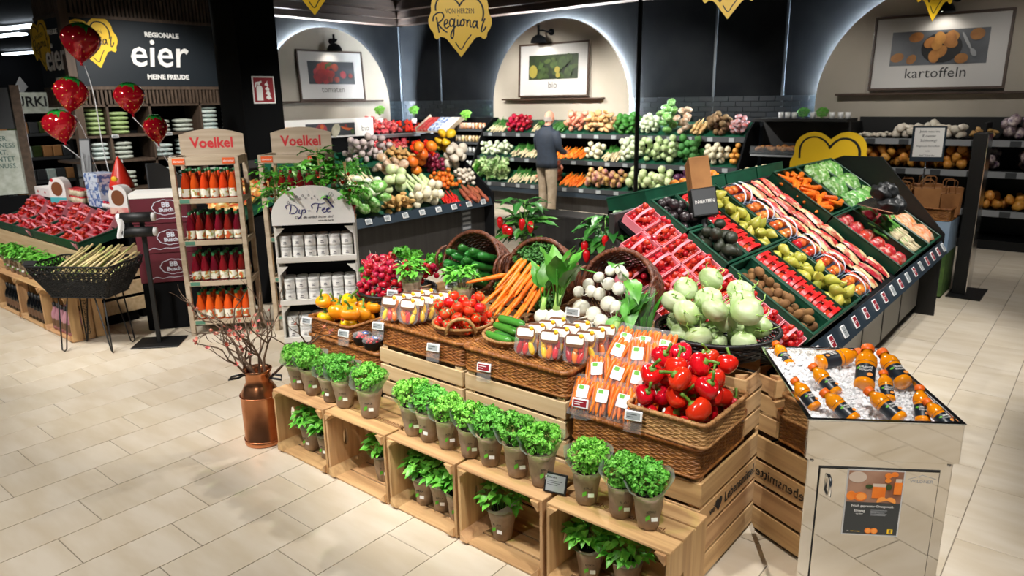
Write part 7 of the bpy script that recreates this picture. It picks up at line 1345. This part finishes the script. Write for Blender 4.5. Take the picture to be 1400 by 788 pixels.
for k, (x, y) in enumerate(((.6, .27), (.95, .53), (1.24, .83), (1.66, .52), (2.02, .54), (1.05, .27), (2.3, .24))): price_tag('price card stuck among the vegetables on the stand, number %s' % ('one', 'two', 'three', 'four', 'five', 'six', 'seven')[k], MM @ T(x, y, .10) @ RZ(-pi/2) @ RX(.8) @ RZ(pi/2) @ RZ(pi/2) @ RX(.5), .085, .06, False, 'price cards on the vegetable stand') if False else None
LP = [big_leaf(.30, .045, s_, 'leaf', .02, .02) for s_ in (41, 42)]; pt = thing('leafy_plant', 'potted plant with long blade leaves at the end of the vegetable stand', 'potted plant', T(-6.75, 7.35, .75)); R = random.Random(5); ob('pot', MB().lathe([(.07, 0), (.09, .15), (.08, .15), (.05, .01)], 14).mesh('pot', 'dgrey'), pt)
for k in range(22): ob('leaf', LP[k % 2], pt, T(0, 0, .13) @ RZ(R.random()*6.28) @ RY(-R.uniform(.6, 1.4)))
plinth(-6.95, -6.55, 7.2, 7.55, .75, 'black plinth under the long-leaved plant')
# ================================================================== vegetable wall
vw = thing('vegetable_shelf', 'long dark wall shelf with three rows of vegetables below the lit arch', 'wall shelf', None); X0, X1 = -9.95, -4.50
TIER = [(11.19, 1.335, .44, .55), (11.00, .875, .34, .60), (10.72, .42, .40, .55)]   # front y, front z, depth, slope
ob('back', MB().box(X0, X1, 11.62, 11.66, 0, 1.58).mesh('back', 'black_matt'), vw); ob('base', MB().box(X0, X1, 10.80, 11.62, 0, .30).mesh('base', 'dark_wood'), vw); ob('bumper', MB().box(X0, X1, 10.70, 10.82, .26, .36, b=.01).mesh('bumper', 'rail_blue'), vw)
TM = []
for i, (y, z, dp, sl_) in enumerate(TIER):
    L = sqrt(1+sl_*sl_); M = Matrix(((1, 0, 0, X0), (0, 1/L, -sl_/L, y), (0, sl_/L, 1/L, z), (0, 0, 0, 1))); TM.append(M)
    ob('shelf', MB().box(0, X1-X0, 0, dp*L*1.0, -.03, -.002).mesh('shelf', 'crate_green'), vw, M); ob('price_rail', MB().box(X0, X1, y-.03, y-.005, z-.06, z+.02).mesh('price_rail', 'dgrey'), vw)
    ob('light_strip', MB().box(X0, X1, y-.02, y+.01, z-.075, z-.062).mesh('light_strip', 'dim_led'), vw) if 'dim_led' in MT and i < 2 else None
    for k in range(15): ob('price_tag', MB().box(0, .09, -.01, 0, 0, .06).mesh('price_tag', 'tagscreen'), vw, T(X0+.15+k*.36, y-.031, z-.055))
for x in (X0-.03, X1): ob('end_panel', MB().prism([(10.68, 0), (10.68, .5), (11.18, 1.40), (11.5, 1.62), (11.66, 1.62), (11.66, 0)], .03, Matrix(((0, 0, 1, x), (1, 0, 0, 0), (0, 1, 0, 0), (0, 0, 0, 1)))).mesh('end_panel', 'black_matt'), vw)
def tier(i, items, seed):
    for k, (kd, a, b, n) in enumerate(items): block(kd, TM[i], a-X0, b-X0, .02, .40 if i != 1 else .36, int(n*1.65), seed+k, 'in the %s row of the wall shelf' % ('top', 'middle', 'lowest')[i])
tier(0, [('leek', -9.90, -9.40, 16), ('radish_bunch', -9.38, -8.84, 26), ('leek', -8.8, -8.6, 4), ('cucumber', -8.35, -8.0, 16), ('salmon_coloured_bag', -7.98, -7.56, 18), ('bread_roll_bag', -7.54, -6.94, 26), ('green_bean_bag', -6.92, -6.46, 18), ('spring_turnip', -6.44, -6.04, 20), ('salad_bag', -6.02, -5.74, 8), ('brown_bag', -5.73, -5.48, 8), ('parsnip', -5.47, -5.22, 14), ('celeriac', -5.21, -4.82, 12), ('beetroot', -5.1, -4.8, 8), ('grey_pack', -4.8, -4.52, 12)], 800)
tier(1, [('spring_turnip', -9.90, -9.2, 26), ('leek', -9.18, -8.5, 18), ('carrot', -8.2, -7.42, 34), ('cauliflower', -7.4, -7.05, 8), ('leek', -7.04, -6.68, 14), ('fennel', -6.67, -6.26, 16), ('kohlrabi', -6.25, -5.58, 24), ('broccoli', -5.57, -5.15, 12), ('cauliflower', -5.14, -4.72, 13), ('orange_pepper', -4.71, -4.52, 6)], 830)
tier(2, [('lettuce', -9.9, -9.0, 16), ('leek', -9.0, -8.3, 16), ('salmon_coloured_bag', -8.28, -7.8, 18), ('carrot', -7.78, -7.24, 24), ('turnip', -7.22, -6.42, 26), ('cabbage', -6.41, -5.48, 19), ('red_cabbage', -5.47, -5.2, 4), ('brown_bag', -5.18, -4.55, 12)], 860)
# ------------------------------------------------------------------ jar shelf and berry corner to the left of it
js = thing('jar_shelf', 'dark wall shelf with small jars left of the vegetable wall', 'wall shelf', None)
ob('back', MB().box(-11.45, -10.0, 11.6, 11.68, 0, 1.62).mesh('back', 'black_matt'), js)
JZ = (.62, .92, 1.14, 1.40)
for z in JZ: ob('board', MB().box(-11.45, -10.0, 11.25, 11.6, z-.025, z, b=.004).mesh('board', 'dark_metal'), js); ob('tag_strip', MB().box(-11.45, -10.0, 11.235, 11.25, z-.05, z).mesh('tag_strip', 'dgrey'), js)
ob('base', MB().box(-11.45, -10.0, 11.15, 11.6, 0, .4).mesh('base', 'black_matt'), js)
mat('jar_amber', 'c9a25a', 'e4d8c0', rough=.3, scale=10, rnd=.2); mat('jar_orange', 'd88a4a', 'e9d8c8', rough=.3, scale=10, rnd=.15)
SJ = {m: MB().lathe([(.035, 0), (.037, .09), (.03, .1), (.03, .12), (.001, .12)], 10).mesh('preserve_jar', m) for m in ('jar_amber', 'jar_orange', 'jar_white')}
for si, z in enumerate(JZ):
    for c in range(14): one('preserve_jar', SJ[('jar_white', 'jar_white', 'jar_amber', 'jar_orange')[si]], 'small preserve jar in the %s row of the dark jar shelf' % ordn(si), 'jar', T(-11.37+c*.1, 11.34, z+.001), 'preserve jars, %s row' % ordn(si))
bc = thing('berry_shelf', 'dark corner shelf with red berry packs under the dark tiles', 'wall shelf', None)
BQ = [Matrix(((0, -.9, .436, -12.0), (1, 0, 0, 9.9), (0, .436, .9, 1.28), (0, 0, 0, 1))), Matrix(((0, -.9, .436, -11.65), (1, 0, 0, 9.9), (0, .436, .9, .85), (0, 0, 0, 1)))]
for M in BQ: ob('board', MB().box(0, 1.85, 0, .62, -.03, -.002).mesh('board', 'dark_metal'), bc, M); ob('rail', MB().box(0, 1.85, -.03, 0, -.04, .03).mesh('rail', 'grey'), bc, M)
ob('base', MB().box(-12.9, -11.8, 9.9, 11.75, 0, .75).mesh('base', 'black_matt'), bc); ob('back', MB().box(-12.95, -12.75, 9.9, 11.75, 0, 1.5).mesh('back', 'black_matt'), bc)
for i, M in enumerate(BQ):
    block('berry_pack', M, .02, 1.0, .02, .58, 46, 900+i, 'on the %s board of the berry corner' % ('upper', 'lower')[i]); block('tomato', M, 1.02, 1.8, .02, .58, 34, 910+i, 'on the %s board of the berry corner' % ('upper', 'lower')[i])
for k, (x, y, z) in enumerate(((-12.3, 10.5, 1.52), (-12.1, 11.3, 1.5), (-10.65, 11.42, 1.41))):
    t = thing('herb_pot', ('small green herb pot at the start of the berry corner', 'small green herb pot in the middle of the berry corner', 'small green herb pot on the jar shelf')[k], 'potted herb', T(x, y, z), 'small herb pots at the back'); ob('pot', MB().lathe([(.05, 0), (.065, .1), (.06, .1), (.04, .01)], 12).mesh('pot', 'white'), t); o = ob('foliage', PARS[0], t, S(1.35)); o['kind'] = 'stuff'
tc = thing('tilted_box_display', 'tilted wooden tray with boxes of red and white packs near the corner', 'tray', T(-11.05, 10.85, 1.36) @ RZ(.2) @ RX(.42)); ob('tray', MB().box(-.42, .42, -.02, .62, -.02, 0).box(-.43, -.41, -.02, .62, 0, .08).box(.41, .43, -.02, .62, 0, .08).mesh('tray', 'birch'), tc); plinth(-11.45, -10.65, 10.85, 11.1, 1.30, 'black plinth under the tilted tray near the corner')
PK = [MB().box(-.06, .06, -.09, .09, 0, .05, b=.004).mesh('box', m) for m in ('red_pack', 'box_blue', 'white_card')]
for c in range(6):
    for r in range(3): ob('packed_box', PK[(c//2) % 3], tc, T(-.34+c*.135, .08+r*.19, .005))
# long white bio picture board
bb = thing('bio_board', 'long white board with a vegetable photo strip and the word bio', 'sign', FM((-11.3, 8.43, 1.345), (1, 0, 0))); ob('board', MB().box(-1.05, 1.0, 0, .335, 0, .04).mesh('board', 'paper'), bb); pp = ob('photo_strip', MB().box(-.55, .55, .03, .26, .04, .043).mesh('photo_strip', 'pic_dark'), bb); text('bio', .15, 'txt_grey', bb, T(.80, .14, .041)); ob('side_strip', MB().box(-1.03, -.62, .03, .22, .04, .043).mesh('side_strip', 'k_beige'), bb)
for k, (x, y, a, b, m) in enumerate([(-.48, .16, .06, .06, 'p_grn'), (-.22, .15, .13, .1, 'p_red'), (-.28, .19, .05, .04, 'p_red'), (-.17, .12, .05, .04, 'p_red'), (-.2, .2, .04, .04, 'p_org'), (.1, .13, .13, .09, 'p_wht'), (.30, .16, .02, .08, 'p_org'), (.36, .15, .02, .09, 'p_org'), (.42, .14, .02, .09, 'p_org'), (.33, .2, .03, .03, 'p_red'), (.48, .1, .05, .04, 'p_grn')]): disc(pp, x, y, a, b, m, .0432+.0008*k, 'printed_vegetable', .2*k)
one('bio_unit', MB().box(-11.75, -11.32, 7.4, 9.4, 0, 1.34).mesh('bio_unit', 'black_matt'), 'dark shelf unit carrying the bio photo board', 'shelf unit')
# ================================================================== dark bread corner and potato shelves
mat('dim_led', (1, .93, .8), emit=1.2)
br_ = thing('bread_shelf', 'dark corner shelf with trays of rolls and nuts behind the island', 'wall shelf', None); ob('back', MB().box(-4.40, -3.02, 11.62, 11.70, 0, 1.62).mesh('back', 'black'), br_); ob('top', MB().box(-4.40, -3.02, 11.15, 11.7, 1.60, 1.64).mesh('top', 'black'), br_)
for i, z in enumerate((.78, 1.14)): ob('board', MB().box(-4.40, -3.02, 11.10, 11.62, z-.03, z).mesh('board', 'black_matt'), br_); ob('front_glass', MB().box(-4.38, -3.04, 11.09, 11.095, z-.02, z+.09).mesh('front_glass', 'glass'), br_); ob('light_rail', MB().box(-4.38, -3.04, 11.10, 11.12, z-.06, z-.032).mesh('light_rail', 'grey'), br_)
for i, z in enumerate((.78, 1.14)): block('nut' if i == 0 else 'bread_roll', T(-4.36, 11.14, z+.002), 0, 1.3, 0, .42, 60 if i == 0 else 34, 940+i, 'in the dark bread corner shelf')
for k, x in enumerate((-4.02, -3.92, -3.82, -3.55, -3.28, -3.16, -3.06)): one('white_cup', MB().lathe([(.035, 0), (.04, .09), (.036, .09), (.03, .01)], 12).mesh('white_cup', 'white'), 'white cup, %s along the top of the dark bread corner' % ordn(k), 'cup', T(x, 11.3, 1.641), 'white cups on the bread corner')
for k, x in enumerate((-3.69, -3.42)): t = one('small_plant', PARS[2], ('small green plant between the white cups', 'small green plant near the arch on the bread corner')[k], 'plant', T(x, 11.3, 1.50) @ S(1.1), 'plants on the bread corner')
po_ = thing('potato_shelf', 'long dark shelf of potatoes, garlic and onions under the potato picture', 'wall shelf', None); XA, XB = -2.98, 1.2
ob('back', MB().box(XA, XB, 11.64, 11.70, 0, 1.66).mesh('back', 'black'), po_); ob('base', MB().box(XA, XB, 11.05, 11.64, 0, .12).mesh('base', 'dark_metal'), po_)
for i, z in enumerate((.50, .995, 1.385)): ob('board', MB().box(XA, XB, 11.08, 11.64, z-.03, z).mesh('board', 'black_matt'), po_); ob('price_rail', MB().box(XA, XB, 11.06, 11.08, z-.075, z+.005).mesh('price_rail', 'grey'), po_); 
for x in (XA, -1.36, XB-.03): ob('upright', MB().box(x, x+.03, 11.10, 11.64, .12, 1.6).mesh('upright', 'black'), po_)
for i, z in enumerate((.50, .995, 1.385)):
    for k in range(9): ob('price_tag', MB().box(0, .12, -.004, 0, 0, .07).mesh('price_tag', 'dgrey'), po_, T(XA+.25+k*.42, 11.059, z-.073))
PT = lambda z: T(XA, 11.1, z+.002)
for k, (kd, z, a, b, n) in enumerate([('garlic', 1.385, .1, .5, 22), ('garlic_bag', 1.385, .5, 1.4, 34), ('ginger', 1.385, 1.45, 1.75, 22), ('onion_net', 1.385, 1.76, 2.3, 12), ('red_onion', 1.385, 2.32, 3.2, 60), ('potato_net', .995, .1, 1.5, 56), ('onion_net', .995, 1.65, 1.85, 4), ('tomato', .995, 1.55, 1.75, 12), ('onion_net', .995, 2.0, 2.25, 4), ('onion', .995, 2.26, 3.4, 80), ('potato_net', .50, 1.7, 3.4, 40)]): block(kd, PT(z), a, b, .02, .42, n, 960+k, 'on the %s board of the potato shelf' % {1.385: 'top', .995: 'middle', .50: 'lowest'}[z])
# ------------------------------------------------------------------ paper bag basket, sign, column
mat('sky_print', '8ba6c4', 'a9bfd4', rough=.5, scale=3); mat('grass_print', '3f5e2c', '5a7a38', rough=.6, scale=12)
ls = thing('landscape_pedestal', 'pedestal with a printed sky and meadow beyond the island end', 'pedestal', T(-1.48, 8.32, 0)); ob('core', MB().box(-.33, .33, -.26, .26, 0, .76).mesh('core', 'black_matt'), ls); ob('sky_panel', MB().box(-.335, .335, -.265, .265, .45, .765).mesh('sky_panel', 'sky_print'), ls); ob('meadow_panel', MB().box(-.336, .336, -.266, .266, .02, .45).mesh('meadow_panel', 'grass_print'), ls)
rect_basket('wide brown wicker tray full of paper bags on the landscape pedestal', T(-1.48, 8.32, .767), .66, .52, .12, False)
def carrier(label, M, sc):
    t = thing('paper_carrier_bag', label, 'paper bag', M @ S(sc), 'paper carrier bags'); ob('bag', MB().prism([(-.09, 0), (.09, 0), (.095, .16), (.10, .24), (-.10, .24), (-.095, .16)], .11, Matrix(((1, 0, 0, 0), (0, 0, -1, .055), (0, 1, 0, 0), (0, 0, 0, 1)))).mesh('bag', 'brown_paper'), t)
    for s_ in (-.05, .05): ob('handle', MB().tube([(-.045, s_, .235), (-.045, s_, .29), (-.03, s_, .305), (.03, s_, .305), (.045, s_, .29), (.045, s_, .235)], .008, 6, flat=.5).mesh('handle', 'brown_paper'), t)
for k, (x, y, a, sc, l) in enumerate([(-1.62, 8.2, .5, 1.0, 'front left paper carrier bag in the wide wicker tray'), (-1.40, 8.16, .3, 1.1, 'large front middle paper carrier bag below the sign'), (-1.23, 8.25, .7, .9, 'front right paper carrier bag beside the mirrored stand'), (-1.63, 8.42, .2, 1.05, 'rear left paper carrier bag in the wide wicker tray'), (-1.45, 8.42, .6, 1.15, 'rear middle paper carrier bag behind the sign pole'), (-1.25, 8.45, .4, 1.05, 'rear right paper carrier bag in the wide wicker tray')]): carrier(l, T(x, y, .79) @ RZ(a), sc*1.08)
si_ = thing('info_sign', 'white notice in a black frame on a thin pole above the paper bags', 'sign', T(-1.47, 8.30, .79) @ RZ(.35)); ob('pole', MB().tube([(0, 0, 0), (0, 0, .56)], .008, 8).mesh('pole', 'chrome'), si_); F = FM((0, -.012, .53), (0, -1, 0)); ob('frame', MB().box(-.15, .15, 0, .345, -.01, .01, b=.003).mesh('frame', 'rail_blue'), si_, F); ob('sheet', MB().box(-.13, .13, .045, .33, .01, .0112).mesh('sheet', 'paper'), si_, F)
for i, (s_, z) in enumerate((('Jetzt neu im', .036), ('E center', .036), ('Schleswig!', .036), ('Regionale Kartoffeln', .025), ('vom', .025), ('Hof Schröder', .025))): text(s_, z, 'ink', si_, F @ T(0, .295-.045*i+(.0 if i < 3 else -.01), .0115), ex=.0003)
mc = thing('mirror_stand', 'slim tall black stand with a mirrored face beyond the island', 'stand', T(-1.02, 8.46, 0)); ob('body', MB().box(-.07, .05, -.16, .16, .012, 1.60, b=.003).mesh('body', 'black'), mc); ob('mirror_face', MB().box(.05, .056, -.155, .155, .02, 1.59).mesh('mirror_face', 'steel'), mc); ob('base_plate', MB().box(-.1, .2, -.3, .22, 0, .012).mesh('base_plate', 'black'), mc)
# ================================================================== the customer
mat('skin', 'c98d72', 'b87a60', rough=.5, scale=8); mat('navy', '141d29', '1a2533', rough=.8, scale=14); mat('trousers', '9a8a76', '877862', rough=.85, scale=10); mat('hair_grey', '8a8078', rough=.8); mat('shoe', '16120f', rough=.5)
def person():
    t = thing('person', 'bald man in a dark navy jacket and beige trousers seen from behind', 'person', T(-7.78, 10.42, 0) @ RZ(RAD(-8)))
    def loft(secs, n=16):
        """secs: (centre, rx, ry) rings from bottom to top"""
        mb = MB(); vs = []; fs = []
        for (c, rx, ry) in secs:
            for k in range(n): a = 2*pi*k/n; vs.append((c[0]+rx*cos(a), c[1]+ry*sin(a), c[2]))
        for i in range(len(secs)-1):
            for k in range(n): fs.append((i*n+k, i*n+(k+1) % n, (i+1)*n+(k+1) % n, (i+1)*n+k))
        fs.append(tuple(range(n))[::-1]); fs.append(tuple((len(secs)-1)*n+k for k in range(n))); return mb.add(vs, fs, None, 0, True)
    # one continuous body, facing +y
    me = bpy.data.meshes.new('body'); J = [(0, 0, .93), (0, .01, 1.15), (0, .0, 1.38), (0, .01, 1.50), (0, .035, 1.58), (0, .05, 1.70), (.19, 0, 1.42), (.25, .02, 1.16), (.20, .24, 1.06), (.17, .31, 1.06), (-.19, 0, 1.42), (-.25, .02, 1.16), (-.20, .22, 1.04), (-.17, .29, 1.05), (.10, 0, .88), (.11, .02, .48), (.11, -.01, .09), (-.10, 0, .88), (-.10, .03, .48), (-.10, 0, .09), (.11, .10, .04), (-.10, .11, .04)]
    E = [(0, 1), (1, 2), (2, 3), (3, 4), (4, 5), (2, 6), (6, 7), (7, 8), (8, 9), (2, 10), (10, 11), (11, 12), (12, 13), (0, 14), (14, 15), (15, 16), (0, 17), (17, 18), (18, 19), (16, 20), (19, 21)]
    Rr = [.12, .11, .10, .05, .07, .06, .04, .04, .032, .03, .04, .04, .032, .03, .07, .05, .04, .085, .06, .04, .035, .035]
    me.from_pydata(J, E, []); me.materials.append(MT['skin']); b = ob('body', me, t); sk = b.modifiers.new('skin', 'SKIN'); 
    for v, r in zip(me.skin_vertices[0].data if me.skin_vertices else [], Rr): v.radius = (r, r)
    if me.skin_vertices: me.skin_vertices[0].data[0].use_root = True
    sb = b.modifiers.new('sub', 'SUBSURF'); sb.levels = 2; sb.render_levels = 2
    ob('head', MB().ball(.078, .098, .118, 16, 12, None, 0, lambda p: Vector((p.x*(1-.12*max(0, -p.z/.118)), p.y+(.012 if p.z < -.03 and p.y > 0 else 0), p.z))).mesh('head', 'skin'), t, T(.0, .055, 1.66) @ RX(-.25)); 
    for s_ in (-1, 1): ob('ear', MB().ball(.012, .02, .032, 8, 6).mesh('ear', 'skin'), t, T(s_*.078, .045, 1.655))
    ob('nose', MB().ball(.014, .02, .022, 8, 6).mesh('nose', 'skin'), t, T(0, .15, 1.625))
    ob('hair', MB().grid(lambda u, v: Vector((.083*cos(pi+pi*u)*(1-.05*v), .055+.103*sin(pi+pi*u)*(1-.05*v), 1.60+.075*v)), 16, 4).mesh('hair', 'hair_grey'), t)
    ob('jacket', loft([((0, -.01, .80), .225, .15), ((0, -.01, .90), .225, .15), ((0, -.005, 1.05), .205, .14), ((0, -.01, 1.20), .22, .15), ((0, -.015, 1.34), .235, .15), ((0, -.01, 1.43), .215, .125), ((0, .0, 1.485), .12, .09), ((0, .015, 1.53), .072, .075)], 22).tube([(.195, 0, 1.42), (.25, .0, 1.28), (.265, .02, 1.14), (.235, .14, 1.08), (.205, .22, 1.065)], [.075, .07, .062, .054, .048], 12).tube([(-.195, 0, 1.42), (-.25, .0, 1.28), (-.265, .02, 1.14), (-.235, .13, 1.07), (-.205, .20, 1.05)], [.075, .07, .062, .054, .048], 12).mesh('jacket', 'navy'), t); ob('collar', MB().ring([(.078*cos(2*pi*k/20), .01+.08*sin(2*pi*k/20), 1.525+.008*sin(2*pi*k/20)) for k in range(20)], .014, 6).mesh('collar', 'navy'), t)
    for s_ in (1, -1): ob('trouser_leg', loft([((s_*.105, -.01, .05), .075, .095), ((s_*.108, .0, .12), .068, .08), ((s_*.11, .015, .45), .082, .09), ((s_*.10, .0, .70), .105, .115), ((s_*.085, -.005, .86), .115, .135)], 14).mesh('trouser_leg', 'trousers'), t)
    for s_ in (1, -1): ob('shoe', MB().ball(.048, .135, .05, 12, 8, None, 0, lambda p: Vector((p.x, p.y, max(-.035, p.z)))).mesh('shoe', 'shoe'), t, T(s_*.108, .05, .036))
    for s_ in (1, -1):
        mb = MB().ball(.022, .045, .038, 10, 7)
        for k in range(4): mb.tube([(-.003*s_, .03, .024-.016*k), (-.008*s_, .065, .02-.016*k), (-.02*s_, .08-.004*abs(k-1), .012-.016*k)], [.009, .008, .007], 6)
        mb.tube([(-.008*s_, .0, .03), (-.025*s_, .03, .035), (-.03*s_, .05, .03)], [.010, .009, .007], 6); ob('hand', mb.mesh('hand', 'skin'), t, T(s_*.185, .285, 1.06))
person()
bake_texts()
